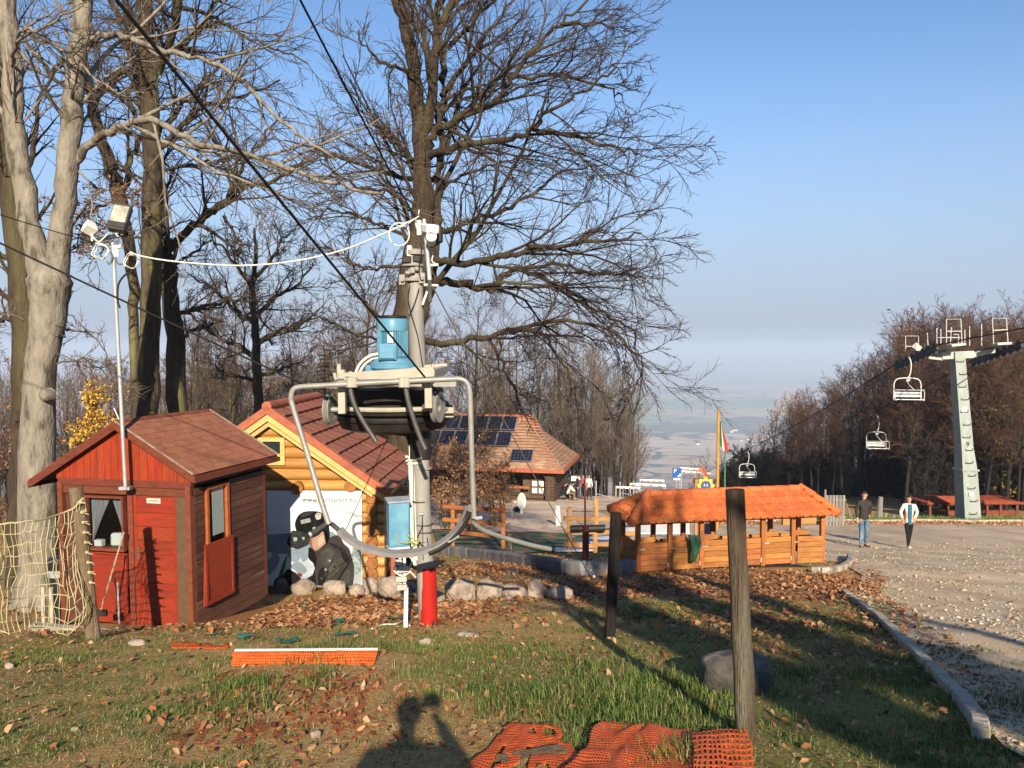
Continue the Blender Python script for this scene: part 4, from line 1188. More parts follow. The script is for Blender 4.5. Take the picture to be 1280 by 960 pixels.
for i in range(40):
 a = 2 * math.pi * i / 40
 if 4.0 < a < 4.55: continue
 d = Vector((math.cos(a), math.sin(a), 0))
 MB().beam(mc + d * Rm * .97 + Vector((0, 0, h0 + .03)), mc + d * Rm * .97 + Vector((0, 0, h1 - .13)), .009, Rm * .14, up=d).build('cooling_fin', BLUE, mo)
MB().lathe([(Rm * 1.03, h1 - .14), (Rm * 1.05, h1 - .03), (Rm * .97, h1 - .005), (Rm * .90, h1 - .005)], 32, mc).build('fan_cowl', BLUE, drv, smooth=True, auto=R(30))
MB().lathe([(Rm * .98, h1 + .004), (Rm * .98, h1 + .022), (Rm * .9, h1 + .03)], 32, mc).build('rain_cap', GREASE, drv, smooth=True)
tb = MB().box(L3(485, 440, -.35 - Rm * 1.15), (.20, .13, .18)).build('terminal_box', BLUE, drv, bevel=.012)
MB().box(L3(485, 440, -.35 - Rm * 1.15 - .0) - Vector((0, .075, 0)), (.17, .02, .15)).build('terminal_cover', BLUE, tb, bevel=.01)
MB().box(L3(488, 422, -.35 - Rm * 1.06), (.06, .01, .11)).build('rating_plate', PAPER, drv)
MB().tube(smooth_path([L3(*p, -.5) for p in ((475, 442), (462, 445), (450, 455), (444, 468), (442, 476))]), .016, 6).tube(smooth_path([L3(*p, -.45) for p in ((475, 446), (464, 449), (454, 458), (448, 470))]), .016, 6).build('motor_cable', CABLE, drv, smooth=True)
# bullwheel
bw = L3(492, 511, .05); RB_ = .66
b = MB()
ringp = lambda r_, z: [bw + Vector((math.cos(a) * r_, math.sin(a) * r_, z)) for a in np.linspace(0, 2 * math.pi, 57)[:-1]]
MB().tube(ringp(RB_, 0), .042, 8, closed=True).tube(ringp(RB_ * .97, -.09), .035, 8, closed=True).build('bullwheel_rim', GREASE, drv, smooth=True)
MB().tube(ringp(RB_ * .93, .055), .035, 8, closed=True).build('bullwheel_liner', GREASE, drv, smooth=True)
sp_ = MB().lathe([(.16, -.16), (.18, -.1), (.18, .12), (.12, .26)], 20, bw)
sp_.build('bullwheel_hub', GREASE, drv, smooth=True)
for i in range(6):
 a = i * math.pi / 3 + .3; MB().beam(bw, bw + Vector((math.cos(a), math.sin(a), 0)) * RB_, .09, .07).build('bullwheel_spoke', GREASE, drv)
# guard rings and black pan under the wheel
MB().lathe([(.50, -.24), (.60, -.21), (.64, -.12), (.60, -.12), (.60, -.20)], 40, bw).build('drip_pan', GREASE, drv, smooth=True)
MB().lathe([(.30, -.02), (.58, -.02), (.58, .20), (.30, .24)], 32, bw + Vector((0, 0, .04))).build('gear_casing', GREASE, drv, smooth=True, auto=R(30))
# front liner bar: light arc in front
arc = [bw + Vector((math.cos(a) * .72, math.sin(a) * .72, .04)) for a in np.linspace(math.pi * 1.2, math.pi * 1.8, 14)]
MB().tube(arc, .028, 8).build('guide_bar', CREAM, drv, smooth=True)
# bracket arm to the pole
arm = smooth_path([bw + Vector((-.2, .05, -.24)), bw + Vector((.12, .03, -.26)), L3(515, 545, 0.0), L3(523, 575, 0)], 6)
MB().tube(arm, [.06 + .02 * i / len(arm) for i in range(len(arm))], 10).build('curved_arm', GREASE, drv, smooth=True)
c = L3(525, 545); MB().tube([c + Vector((0, 0, .24)), c - Vector((0, 0, .26))], .125, 20).build('arm_collar', GREASE, drv, smooth=True)
# small sheaves either side
for (px, py, dx) in ((413, 512, -.02), (547, 509, .02)):
 c = L3(px, py, FY + .25)
 rt = rotm(0, math.pi / 2, 0) @ Matrix.Identity(3)
 rt = rotm(0, R(90), R(-8) if dx < 0 else R(-14))
 sv = MB().lathe([(.11, -.032), (.165, -.032), (.165, -.02), (.13, 0), (.165, .02), (.165, .032), (.11, .032), (.12, .02), (.05, .02), (.05, -.02), (.12, -.02)], 28, c, rot=rt).build('sheave', TUBEM, drv, smooth=True, auto=R(30))
 MB().tube([c, c + Vector((-dx * 8, .0, 0))], .03, 10).build('axle', TUBEM, sv, smooth=True)
 MB().beam(c + Vector((-dx * 7, 0, -.01)), L3(427 if dx < 0 else 536, 513 if dx < 0 else 506, FY), .06, .05).build('sheave_bracket', CREAM, drv)
# fuzzy right side details: small cream blocks
MB().box(L3(561, 513, FY + .5), (.12, .06, .07)).box(L3(562, 519, FY + .6), (.10, .1, .05)).build('end_block', CREAM, drv, bevel=.01)
MB().beam(L3(545, 508, FY + .3), L3(572, 515, FY + .7), .05, .04).build('guide_rod', TUBEM, drv)

# ---- blue control box on thin white stand
bb = P(497, 752, YP - .25); bb.z = g(bb.x, bb.y)
bx = thing('control_box', 'light blue electrical cabinet on a thin white stand left of the grey pole', 'electrical cabinet', bb)
lb = lambda px, py, dy=0: P(px, py, YP - .25 + dy) - bb
c0, c1 = lb(485, 626), lb(510, 682)
rb2 = Matrix.Rotation(R(20), 3, 'Z')
cc_ = (c0 + c1) / 2
MB().box(cc_, (.235, .16, abs(c0.z - c1.z)), rot=rb2).build('cabinet', BLUE, bx, bevel=.006)
MB().box(cc_ + rb2 @ Vector((0, -.083, 0)), (.205, .008, abs(c0.z - c1.z) - .05), rot=rb2).build('cabinet_door', BLUE, bx, bevel=.003)
MB().box(cc_ + Vector((0, 0, abs(c0.z - c1.z) / 2 + .012)), (.27, .20, .022), rot=rb2 @ rotm(R(6), 0, 0)).build('cabinet_roof', mat('pale_blue_lid', (.36, .42, .46, 1), (.25, .30, .34, 1), scale=9, rough=.5), bx, bevel=.003)
MB().box(cc_ - Vector((0, 0, abs(c0.z - c1.z) / 2 + .012)), (.24, .17, .02), rot=rb2).build('cabinet_base', WHITE, bx)
for px in (500, 505.5): MB().beam(lb(px, 684), lb(px + .5, 738), .022, .03).build('stand_channel', WHITE, bx)
for (py, w, px) in ((692, .12, 502), (703, .08, 498), (712, .14, 503), (724, .13, 501), (734, .12, 502)):
 MB().box(lb(px, py, -.05), (w, .06, .06), rot=rotm(0, 0, .3)).build('switch_box', mat('beige_box', (.52, .49, .42, 1), (.42, .39, .33, 1), scale=8, rough=.6), bx, bevel=.006)
MB().beam(lb(508, 735), lb(507, 800), .045, .045).build('stand_leg', WHITE, bx)
for pts in (((505, 690), (515, 700), (512, 712), (520, 722)), ((498, 700), (492, 712), (503, 720), (514, 714)), ((509, 668), (520, 676), (524, 673)), ((510, 674), (518, 682), (524, 676))):
 MB().tube(smooth_path([lb(*p, -.08) for p in pts]), .008, 5).build('loose_cable', CABLE if pts[0][0] < 508 else mat('yellow_green_wire', (.35, .38, .12, 1), None, rough=.6), bx, smooth=True)
MB().tube(smooth_path([lb(*p, -.10) for p in ((495, 665), (498, 676), (508, 679), (518, 676), (526, 673))]), .006, 5).build('earth_wire', mat('yellow_green_wire', (.35, .38, .12, 1)), bx)
# warning sign plate behind
o = MB().box((0, 0, 0), (.17, .008, .13)).build('warning_plate', PAPER, bevel=.002); o.location = P(507, 605, 16.9)
tag(o, 'small white warning plate with a black triangle fixed to the oak trunk', 'sign')
MB().prism([(-.035, -.006, -.03), (.035, -.006, -.03), (0, -.006, .035)], (0, .001, 0)).build('triangle_mark', GREASE, o)

# ================================================================== near chair hanging from the frame
CY = -1.12
ch = thing('lift_chair', 'large near chair of bent grey tube clamped in front of the drive frame', 'lift chair', DB + L3(475, 478, CY))
cO = L3(475, 478, CY)
C3 = lambda px, py, dy=0.0: L3(px, py, CY + dy) - cO
bail = smooth_path([C3(411, 655, -.1), C3(402, 628, -.08), C3(385, 570, -.03), C3(366, 508), C3(364, 496), C3(366, 488), C3(373, 484), C3(400, 482), C3(475, 478), C3(560, 474), C3(576, 474), C3(584, 479), C3(587, 490), C3(588, 510), C3(590, 580), C3(592.5, 648)], 5)
MB().tube(bail, .028, 14).build('bail_frame', TUBEM, ch, smooth=True)
MB().tube([C3(388, 668, -.25), C3(402, 659, -.12), C3(410, 653, -.05), C3(416, 656, -.02), C3(425, 664, 0)], .026, 10).build('hinge_bar', DTUBE, ch, smooth=True)
MB().tube([C3(386.5, 669, -.26), C3(389, 667.5, -.25)], .029, 10).build('end_cap', STEEL, ch, smooth=True)
seat = smooth_path([C3(424, 662), C3(434, 672), C3(450, 682), C3(472, 689), C3(497, 692), C3(522, 690), C3(545, 683), C3(563, 671), C3(577, 655), C3(585, 640), C3(587, 634)], 5)
b = MB()
for i in range(len(seat) - 1):
 b.beam(seat[i], seat[i + 1] + (seat[i + 1] - seat[i]) * .05, .10, .046, up=(0, -.2, 1))
b.build('backrest_band', RUBG, ch)
b = MB(); s2 = [p + Vector((0, -.03, -.035)) for p in seat[int(len(seat) * .55):]]
b.tube(s2, .03, 8); b.build('band_underside', GREASE, ch, smooth=True)
MB().tube([C3(560, 678, -.05), C3(574, 670, -.05)], .012, 6).tube([C3(594, 648, -.02), C3(603, 647, -.02)], .018, 6).build('bolt', STEEL, ch)
arm2 = smooth_path([C3(588, 632), C3(589, 644, .1), C3(593, 654, .4), C3(605, 663, 1.0), C3(630, 672, 1.9), C3(662, 681, 2.8), C3(690, 687, 3.5)], 5)
arm2 = smooth_path([C3(588, 632), C3(589, 644, .04), C3(593, 654, .1), C3(605, 663, .2), C3(630, 672, .4), C3(662, 681, .6), C3(688, 686.5, .8)], 5)
MB().tube(arm2, .026, 10).build('seat_arm', TUBEM, ch, smooth=True)
for pts in (((438, 481), (439, 492), (444, 508), (454, 527), (463, 541), (470, 552)), ((507, 478), (508, 490), (512, 508), (519, 530), (526, 549), (532, 562))):
 MB().tube(smooth_path([C3(*p, .02 - .01 * i) for i, p in enumerate(pts)]), .026, 10).build('safety_bar_arm', DTUBE, ch, smooth=True)
for px in (438, 442, 503, 508):
 MB().tube([C3(px, 472), C3(px, 484)], .042, 10).build('pivot_clamp', CREAM, ch, smooth=True)
for px in (434, 530):
 MB().beam(C3(px, 474, 0), C3(px, 472, .14), .05, .03).build('frame_clamp', STEEL, ch)

# ================================================================== ropes and cables
ROPE = mat('steel_rope', (.018, .017, .016, 1), (.026, .024, .022, 1), scale=30, rough=.9, spec=.1)
GUY = mat('thin_grey_wire', (.16, .15, .14, 1), None, rough=.6)
def rope(name, label, pts, r, m=ROPE, cat='cable', k=8, kids=None):
 pts = [Vector(p) for p in pts]
 o = pts[0].copy()
 q = MB().tube([p - o for p in pts], r, k).build(name, m, smooth=True); q.location = o
 return tag(q, label, cat)
def span(a, b_, sag=0, n=14):
 return [a.lerp(b_, i / n) - Vector((0, 0, sag * 4 * (i / n) * (1 - i / n))) for i in range(n + 1)]
A = DB + L3(548, 492, FY + .25); B_ = P(150, 0, 3.9); B2 = B_ + (B_ - A) * 1.2
rope('haul_rope', 'thick black haul rope running from the top left down to the right sheave', span(A, B2, .02), .0100)
A = DB + L3(413, 496, FY + .25); B_ = P(0, 300, 7.4); B2 = B_ + (B_ - A) * 1.5
rope('haul_rope', 'black haul rope crossing the left trees down to the left sheave', span(A, B2, .03), .0095)
A = DB + L3(519, 272, -.1); B_ = P(380, 0, 5.6); B2 = B_ + (B_ - A) * 1.0
rope('power_cable', 'black overhead cable from the top centre-left to the pole top', span(A, B2, .05), .0085)
A = mt + Vector((-.25, 0, 0)); B_ = P(0, 265, 9.0); B2 = B_ + (B_ - A) * 1.0
rope('service_cable', 'thin dark cable reaching the floodlight mast from the left edge', span(A, B2, .03), .006)
A, B_ = P(166, 318, 10.5), DB + L3(521, 272, -.1)
pts = [P(*q, 10.5 + (YP - 10.6) * i / 7) for i, q in enumerate(((163, 315), (176, 320), (220, 327), (300, 332), (370, 326), (430, 312), (480, 292), (520, 273)))]
rope('white_cable', 'sagging white cable strung between floodlight mast and drive pole', smooth_path(pts, 5), .0105, CABLE)
rope('white_cable', 'thinner second white cable along the last stretch to the drive pole', smooth_path([P(*q, YP - .15) for q in ((500, 284), (508, 281), (516, 275), (524, 270))], 4), .007, CABLE)
A, B_ = DB + L3(534, 345), G(748, 731)
rope('guy_wire', 'thin guy wire from the pole top down to the bank in front of the fence', span(A, B_ - Vector((0, 0, .1)), .05), .0075, GUY)
for k, t in enumerate((.90, .93, .96)):
 p = A.lerp(B_, t)
 o = MB().ico((0, 0, 0), .03, 1).build('wire_insulator', WHITE, smooth=True); o.location = p
 tag(o, ('uppermost', 'middle', 'lowest')[k] + ' white insulator bead on the guy wire before the fence', 'insulator')
A, B_ = DB + L3(498, 560, .1), G(396, 736)
A = DB + L3(519, 470, -.1)
rope('guy_wire', 'thin guy wire crossing the skier banner', span(A, B_ - Vector((0, 0, .05)), .03), .006, GUY)
for k, t in enumerate((.80, .86, .92, .97)):
 p = A.lerp(B_, t)
 o = MB().ico((0, 0, 0), .022, 1).build('wire_insulator', STEEL, smooth=True); o.location = p
 tag(o, ('topmost', 'second', 'third', 'lowest')[k] + ' small clip on the guy wire in front of the skier banner', 'clip')
A = DB + L3(522, 474, .1); B_ = P(630, 470, 30)

# ================================================================== posts on the lawn
nb_ = G(933, 928); nt_ = P(918, 612, nb_.y)
log_post('near_post', 'tall weathered grey-brown round post standing nearest the camera on the lawn', nb_, nt_, .060, .053, mat('dark_weathered_wood', (.15, .105, .065, 1), (.065, .045, .028, 1), scale=6, stretch=(4, 4, .25), rough=.9, bump=2, bscale=30, c3=(.20, .18, .13, 1), s3=2.2, m3=(.5, .7)), k=18)
db_ = G(762, 797); dt_ = P(770, 641, db_.y)
log_post('dark_post', 'leaning almost black timber post in front of the tiled stall', db_, dt_, .062, .058, mat('charred_post', (.022, .017, .014, 1), (.012, .010, .008, 1), scale=8, stretch=(3, 3, .3), rough=.85, bump=1.2, bscale=20), k=8)
# ================================================================== tiled play stall
SP = mat('orange_brown_plank', (.46, .185, .05, 1), (.31, .115, .032, 1), scale=4, stretch=(1, 1, 6), rough=.6, bump=.3, var=.22, c3=(.30, .11, .035, 1), s3=2.2, m3=(.58, .75))
SPOST = mat('orange_post', (.44, .16, .045, 1), (.30, .10, .03, 1), scale=5, stretch=(4, 4, .6), rough=.6, bump=.3, var=.12)
OTILE = mat('orange_clay_tile', (.64, .18, .055, 1), (.50, .13, .042, 1), scale=7, rough=.75, bump=.25, var=.13, c3=(.56, .20, .09, 1), s3=4, m3=(.6, .75))
LATCH = mat('pale_latch', (.62, .60, .52, 1), None, rough=.4, metal=.3)
SA = P(797, 720, 16.3); SA.z = g(SA.x, SA.y) + .0
SB = P(1027, 709, 17.1)
SR = math.atan2(SB.y - SA.y, SB.x - SA.x)
SL = math.hypot(SB.x - SA.x, SB.y - SA.y)
zt = P(797, 652, 16.3).z
stl = thing('play_stall', 'long low wooden stall with an orange clay-tiled hipped roof', 'stall', SA, SR)
H = zt - SA.z
D_ = 0.95
nb = 6; bw_ = SL / nb
for yy in (0, D_):
 for i in range(nb + 1):
  MB().box((bw_ * i, yy, H / 2), (.095, .095, H)).build('post', SPOST, stl, bevel=.006)
MB().box((SL / 2, 0, H - .03), (SL + .1, .07, .08)).box((SL / 2, D_, H - .03), (SL + .1, .07, .08)).build('top_rail', SPOST, stl, bevel=.004)
MB().box((-.002, D_ / 2, H - .035), (.06, D_ - .1, .07)).box((SL + .002, D_ / 2, H - .035), (.06, D_ - .1, .07)).build('end_rail', SPOST, stl, bevel=.004)
ph = .62 * H / 1.13
for i in range(nb):
 x0, x1 = bw_ * i + .055, bw_ * (i + 1) - .055
 dr = stl
 n = 5
 lean = {5: .10}.get(i, 0)
 for j in range(n):
  z0 = .03 + ph * j / n; z1 = .03 + ph * (j + 1) / n - .008
  rt = rotm(0, random.uniform(-.006, .006), -lean)
  xx0 = x0 + (.03 if i == 5 else 0)
  MB().box(((xx0 + x1) / 2, -.02 - lean * .6 + random.uniform(-.004, .004), (z0 + z1) / 2), (x1 - xx0, .024, z1 - z0), rot=rt).build('plank', SP, stl, bevel=.003)
 # raised half boards and counters behind
 xm = x0 + (x1 - x0) * .56
 MB().box(((x0 + xm) / 2, .02, ph + .03 + .055), (xm - x0, .022, .105)).build('upper_board', SP, stl, bevel=.003)
 MB().box(((x0 + xm) / 2, D_ - .25, ph * .78), (xm - x0, .022, .10)).build('partition_board', SP, stl, bevel=.003)
 # partition to the rear
 for j in range(5):
  MB().box((bw_ * (i + 1) if i < nb - 1 else SL - .02, D_ / 2, .03 + (ph * .8) * (j + .5) / 5), (.022, D_ - .1, (ph * .8) / 5 - .008)).build('partition_plank', SP, stl)
 for j in range(5):
  MB().box(((x0 + x1) / 2, D_ + .01, .03 + ph * .62 * (j + .5) / 5), (x1 - x0, .022, ph * .62 / 5 - .008)).build('rear_plank', SP, stl)
 MB().box((x0 + .02, -.045, ph * .90 - .04), (.12, .012, .022)).box((x1 + .0, -.05, .14), (.03, .012, .09)).build('latch', LATCH, stl)
for j in range(5):
 MB().box((-.01, D_ / 2, .03 + ph * (j + .5) / 5), (.022, D_ - .1, ph / 5 - .008)).build('side_plank', SP, stl, bevel=.003)
MB().beam((.35, -.05, -.06), (1.25 + .5, -.16, -.03), .05, .04).build('ground_batten', CONC, stl)
# hipped roof
ov = .20; zE = H + .0
ex0, ex1, ey0, ey1 = -ov, SL + ov, -ov - .03, D_ + ov
rzr = zE + .46
ry = (ey0 + ey1) / 2
rx0, rx1 = ex0 + .55, ex1 - .42
MB().add([(ex0, ey0, zE), (ex1, ey0, zE), (ex1, ey1, zE), (ex0, ey1, zE), (rx0, ry, rzr - .02), (rx1, ry, rzr - .02)], [(0, 1, 5, 4), (2, 3, 4, 5), (1, 2, 5), (3, 0, 4), (0, 3, 2, 1)]).build('roof_board', SPOST, stl)
# tile: beaver-tail with ribs and rounded lower edge
def tile_mesh(w, L):
 b = MB(); vs = []; nx_ = 8
 fs = []
 for i in range(nx_ + 1):
  u = i / nx_ - .5
  zz = .014 * math.cos(u * math.pi * 4) - .02 * (abs(u) > .45)
  low = -L * .5 - .045 * (math.cos(u * math.pi)) 
  vs += [(u * w, L * .5, zz), (u * w, low, zz + .034), (u * w, low, zz + .010), (u * w, L * .5, zz - .016)]
 for i in range(nx_):
  for q in range(4):
   a = i * 4 + q; c = i * 4 + (q + 1) % 4
   fs.append((a, c, c + 4, a + 4))
 fs += [(0, 3, 2, 1), (nx_ * 4, nx_ * 4 + 1, nx_ * 4 + 2, nx_ * 4 + 3)]
 return b.add(vs, fs).mesh('roof_tile', OTILE, smooth=False)
nrow, ncol = 4, 28
slope_len = math.hypot(ry - ey0, rzr - zE); pitch_ = math.atan2(rzr - zE, ry - ey0)
tw_ = (ex1 - ex0) / ncol
TM = tile_mesh(tw_ * .985, slope_len / nrow * 1.12)
def lay(face):
 for r_ in range(nrow):
  t = (r_ + .5) / nrow
  for c_ in range(ncol + 1):
   if face in 'fb':
    x = ex0 + tw_ * (c_ + (.0 if r_ % 2 else .5))
    lo_, hi_ = ex0 + (rx0 - ex0) * (t - .12), ex1 - (ex1 - rx1) * (t - .12)
    if x < lo_ + tw_ * .2 or x > hi_ - tw_ * .2: continue
    y = ey0 + (ry - ey0) * t if face == 'f' else ey1 - (ey1 - ry) * t
    z = zE + (rzr - zE) * t
    o = link_mesh('roof_tile', TM, stl); o.location = (x, y, z + .028 + random.uniform(0, .004))
    o.rotation_euler = (pitch_ + .0, random.uniform(-.012, .012), 0 if face == 'f' else math.pi)
    if face == 'b': o.rotation_euler = (pitch_, 0, math.pi)
   else:
    y = ey0 + tw_ * (c_ + .5)
    lo_, hi_ = ey0 + (ry - ey0) * (t - .12), ey1 - (ey1 - ry) * (t - .12)
    if y > ey1 or y < lo_ + tw_ * .2 or y > hi_ - tw_ * .2: continue
    x = ex0 + (rx0 - ex0) * t if face == 'l' else ex1 - (ex1 - rx1) * t
    z = zE + (rzr - zE) * t
    o = link_mesh('roof_tile', TM, stl); o.location = (x, y, z + .028)
    p_ = math.atan2(rzr - zE, rx0 - ex0)
    o.rotation_euler = (p_, 0, -math.pi / 2 if face == 'l' else math.pi / 2)
for f_ in 'flr': lay(f_)
# ridge and hip caps, each one a tapered half-round tile
def caps(a, b_, n, r_):
 a, b_ = Vector(a), Vector(b_); d = (b_ - a); L = d.length; d.normalize()
 for i in range(n):
  p0 = a + d * L * (i / n); p1 = a + d * L * ((i + 1.12) / n)
  MB().tube([p0, p0.lerp(p1, .1), p1], [r_ * 1.04, r_, r_ * .86], 12).build('ridge_tile', OTILE, stl, smooth=True)
cz = .02
caps((rx0, ry, rzr + cz), (rx1, ry, rzr + cz), 11, .085)
caps((ex0 - .03, ey0 - .03, zE + .035), (rx0 + .03, ry, rzr + cz + .02), 3, .10)
caps((ex1 + .03, ey0 - .03, zE + .035), (rx1 - .03, ry, rzr + cz + .02), 3, .10)
caps((ex0 - .03, ey1 + .03, zE + .035), (rx0 + .03, ry, rzr + cz), 3, .10)
caps((ex1 + .03, ey1 + .03, zE + .035), (rx1 - .03, ry, rzr + cz), 3, .10)
# green cloth over the front
gc = P(867, 668, 16.35)
gp_ = Vector((gc.x, gc.y - .03, gc.z))
vs, fs = [], []
for i in range(9):
 for j in range(7):
  t = i / 8; u = j / 6 - .5
  w = .24 * (1 - .62 * max(0, t - .35) / .65)
  vs.append((u * w + .03 * math.sin(t * 4), -.02 + .025 * math.cos(u * 14 + t * 3), -t * .56))
for i in range(8):
 for j in range(6): a = i * 7 + j; fs.append((a, a + 1, a + 8, a + 7))
b = MB().add(vs, fs)
o = b.build('green_cloth', mat('dark_green_cloth', (.045, .13, .075, 1), (.03, .085, .05, 1), scale=12, rough=.9, bump=.5), smooth=True)
sm = o.modifiers.new('thick', 'SOLIDIFY'); sm.thickness = .008
o.location = gp_; tag(o, 'dark green cloth hanging over the front planks of the tiled stall', 'cloth')

# ================================================================== chairlift tower
TG = mat('tower_grey_green', (.36, .40, .375, 1), (.28, .32, .30, 1), scale=3, stretch=(1, 1, .4), rough=.55, c3=(.22, .24, .23, 1), s3=1.0, m3=(.6, .72))
TW = mat('tower_pale', (.50, .52, .48, 1), (.42, .44, .40, 1), scale=3, rough=.5)
TD = mat('sheave_black', (.022, .024, .03, 1), (.035, .036, .04, 1), scale=7, rough=.6)
RAIL = mat('rail_white', (.66, .67, .66, 1), None, rough=.5)
TY = 38.0
tb_ = P(1211, 655, TY); tb_.z = g(tb_.x, tb_.y)
twr = thing('lift_tower', 'tall grey-green chairlift tower marked 9 with white railed platforms on top', 'lift tower', tb_)
T3 = lambda px, py, dy=0.0: P(px, py, TY + dy) - tb_
def col_seg(c0, c1, w0, w1, rotz=R(3)):
 b = MB(); r_ = Matrix.Rotation(rotz, 3, 'Z')
 vs = []
 for c, w in ((c0, w0), (c1, w1)):
  for (i, j) in ((-1, -1), (1, -1), (1, 1), (-1, 1)): vs.append(c + r_ @ Vector((i * w / 2, j * w / 2, 0)))
 return b.add(vs, [(0, 3, 2, 1), (4, 5, 6, 7), (0, 1, 5, 4), (1, 2, 6, 5), (2, 3, 7, 6), (3, 0, 4, 7)])
k_ = TY / F
cb, cm, ct = Vector((0, 0, -.3)), T3(1207, 587), T3(1196, 440)
col_seg(cb, cm, 21.5 * k_, 19 * k_).build('lower_column', TG, twr, bevel=.01)
col_seg(cm, cm + (ct - cm) * .22, 19 * k_, 15 * k_).build('column_flare', TG, twr, bevel=.008)
col_seg(cm + (ct - cm) * .22, ct, 15.5 * k_, 13 * k_).build('upper_column', TG, twr, bevel=.008)
col_seg(cm - Vector((0, 0, .03)), cm + Vector((0, 0, .05)), 22 * k_, 22 * k_).build('joint_flange', TG, twr)
rT = Matrix.Rotation(R(3), 3, 'Z')
for i in range(13):
 t = i / 12; py = 452 + (640 - 452) * t
 cx = np.interp(py, [440, 587, 655], [1196, 1207, 1211]); w = np.interp(py, [440, 555, 587, 655], [13, 15.5, 21, 24]) * k_
 c = T3(cx, py) + rT @ Vector((.04 * (1 if i % 2 else -1), -w / 2 - .06, 0))
 MB().tube([c + rT @ Vector((-.17, .06, .06)), c + rT @ Vector((-.17, 0, 0)), c + rT @ Vector((.15, 0, 0)), c + rT @ Vector((.2, .06, .08))], .016, 5).build('step_iron', TD, twr)
def onface(px, py, w_, h_, name, m, dz=.012):
 w = np.interp(py, [440, 555, 587, 655], [13, 15.5, 21, 24]) * k_
 cx = np.interp(py, [440, 587, 655], [1196, 1207, 1211])
 c = T3(cx, py) + rT @ Vector(((px - cx) * k_, -w / 2 - dz, 0))
 o = MB().box((0, 0, 0), (w_, .01, h_)).build(name, m, twr); o.location = c; o.rotation_euler = (0, 0, R(3)); return o
s7 = onface(1201, 512, .22, .30, 'number_plate', PAPER)
text('7', .24, (0, -.008, 0), (math.pi / 2, 0, 0), mat('sign_olive', (.30, .30, .12, 1), None, rough=.6), s7)
n9 = onface(1204.5, 555, .01, .01, 'number_mark', TG, .01)
text('9', .36, (0, -.008, 0), (math.pi / 2, 0, 0), TD, n9)
onface(1207, 616, .21, .17, 'white_notice', PAPER)
# head: cross arm
MB().beam(T3(1176, 445), T3(1216, 443), .30, .34).build('head_block', TW, twr, bevel=.02)
MB().beam(T3(1160, 447), T3(1178, 449), .18, .12).beam(T3(1214, 444, .2), T3(1242, 438, .6), .2, .22).build('cross_arm', TW, twr, bevel=.01)
# platforms, following the ropes' slope
for (a, b_, w, nm) in (((1186, 432), (1204, 430), .9, 0), ((1243, 430), (1261, 429), .9, 1)):
 MB().beam(T3(*a, -1.0), T3(*b_, -1.0), .5, .11).build('platform_step', TW, twr, bevel=.005)
MB().add([tuple(T3(*p)) for p in ((1150, 450, 2.0), (1166, 445, 1.2), (1204, 431, -.9), (1186, 433, -1.0))], [(0, 1, 2, 3)]).build('platform_deck', TG, twr)
MB().add([tuple(T3(*p)) for p in ((1206, 441, 2.6), (1226, 440, 2.4), (1261, 430, -.9), (1243, 431, -1.0))], [(0, 1, 2, 3)]).build('platform_deck', TG, twr)
def rails(pts_list, r_=.022, m=RAIL):
 b = MB()
 for pts in pts_list: b.tube([T3(*p) for p in pts], r_, 6)
 b.build('guard_rail', m, twr)
rails([[(1183, 430, -1), (1183, 399, -1), (1201, 399, -1), (1202.5, 430, -1)], [(1184, 414, -1), (1202, 414, -1)]])
rails([[(1242, 430, -1), (1240.5, 398, -1), (1258, 398, -1), (1260, 430, -1)], [(1242, 413, -1), (1259, 412, -1)]])
rails([[(1132, 440, 2.2), (1132, 420, 2.2), (1148, 420, 2.2), (1148, 437, 2.2)], [(1132, 433, 2.2), (1148, 433, 2.2)]])
rails([[(1171, 431, .5), (1171, 410, .5)], [(1176, 430, .3), (1176, 411, .3)], [(1172, 422, .5), (1200, 422, .5)], [(1160, 433, 1), (1159, 416, 1)], [(1188, 430, -.6), (1189, 409, -.6)], [(1192, 418, 0), (1198, 418, 0), (1198, 430, 0)], [(1206, 428, 0), (1206, 412, 0)], [(1212, 432, 1.2), (1212, 408, 1.2)], [(1227, 432, .2), (1227, 405, .2)]])
rails([[(1148, 419, 2.2), (1183, 404, -.5), (1199, 399, -1)], [(1158, 430, 2.2), (1204, 411, -1)]], .012, TD)
rails([[(1212, 408, 1.5), (1240, 398, -1)], [(1206, 424, 1.5), (1240, 413, -1)]], .012, TD)
MB().box(T3(1146, 434, 1.4), (.30, .1, .42), rot=rotm(0, R(-50), 0)).build('tilted_plate', TW, twr)
# sheave trains
def train(a, b_, n, name='sheave_train'):
 a, b_ = Vector(a), Vector(b_)
 o = MB().beam(a, b_, .12, .16).build(name, TD, twr)
 for i in range(n):
  p = a.lerp(b_, (i + .5) / n) + Vector((0, 0, .12 if name else 0))
  s_ = MB().lathe([(.12, -.05), (.19, -.05), (.16, 0), (.19, .05), (.12, .05)], 14, p, rot=rotm(0, math.pi / 2, 0)).build('sheave', TD, o, smooth=True)
  p2 = a.lerp(b_, (i + .5) / n) - Vector((0, 0, .14)); MB().box(p2, (.14, .30, .14)).build('pivot_block', TD, o)
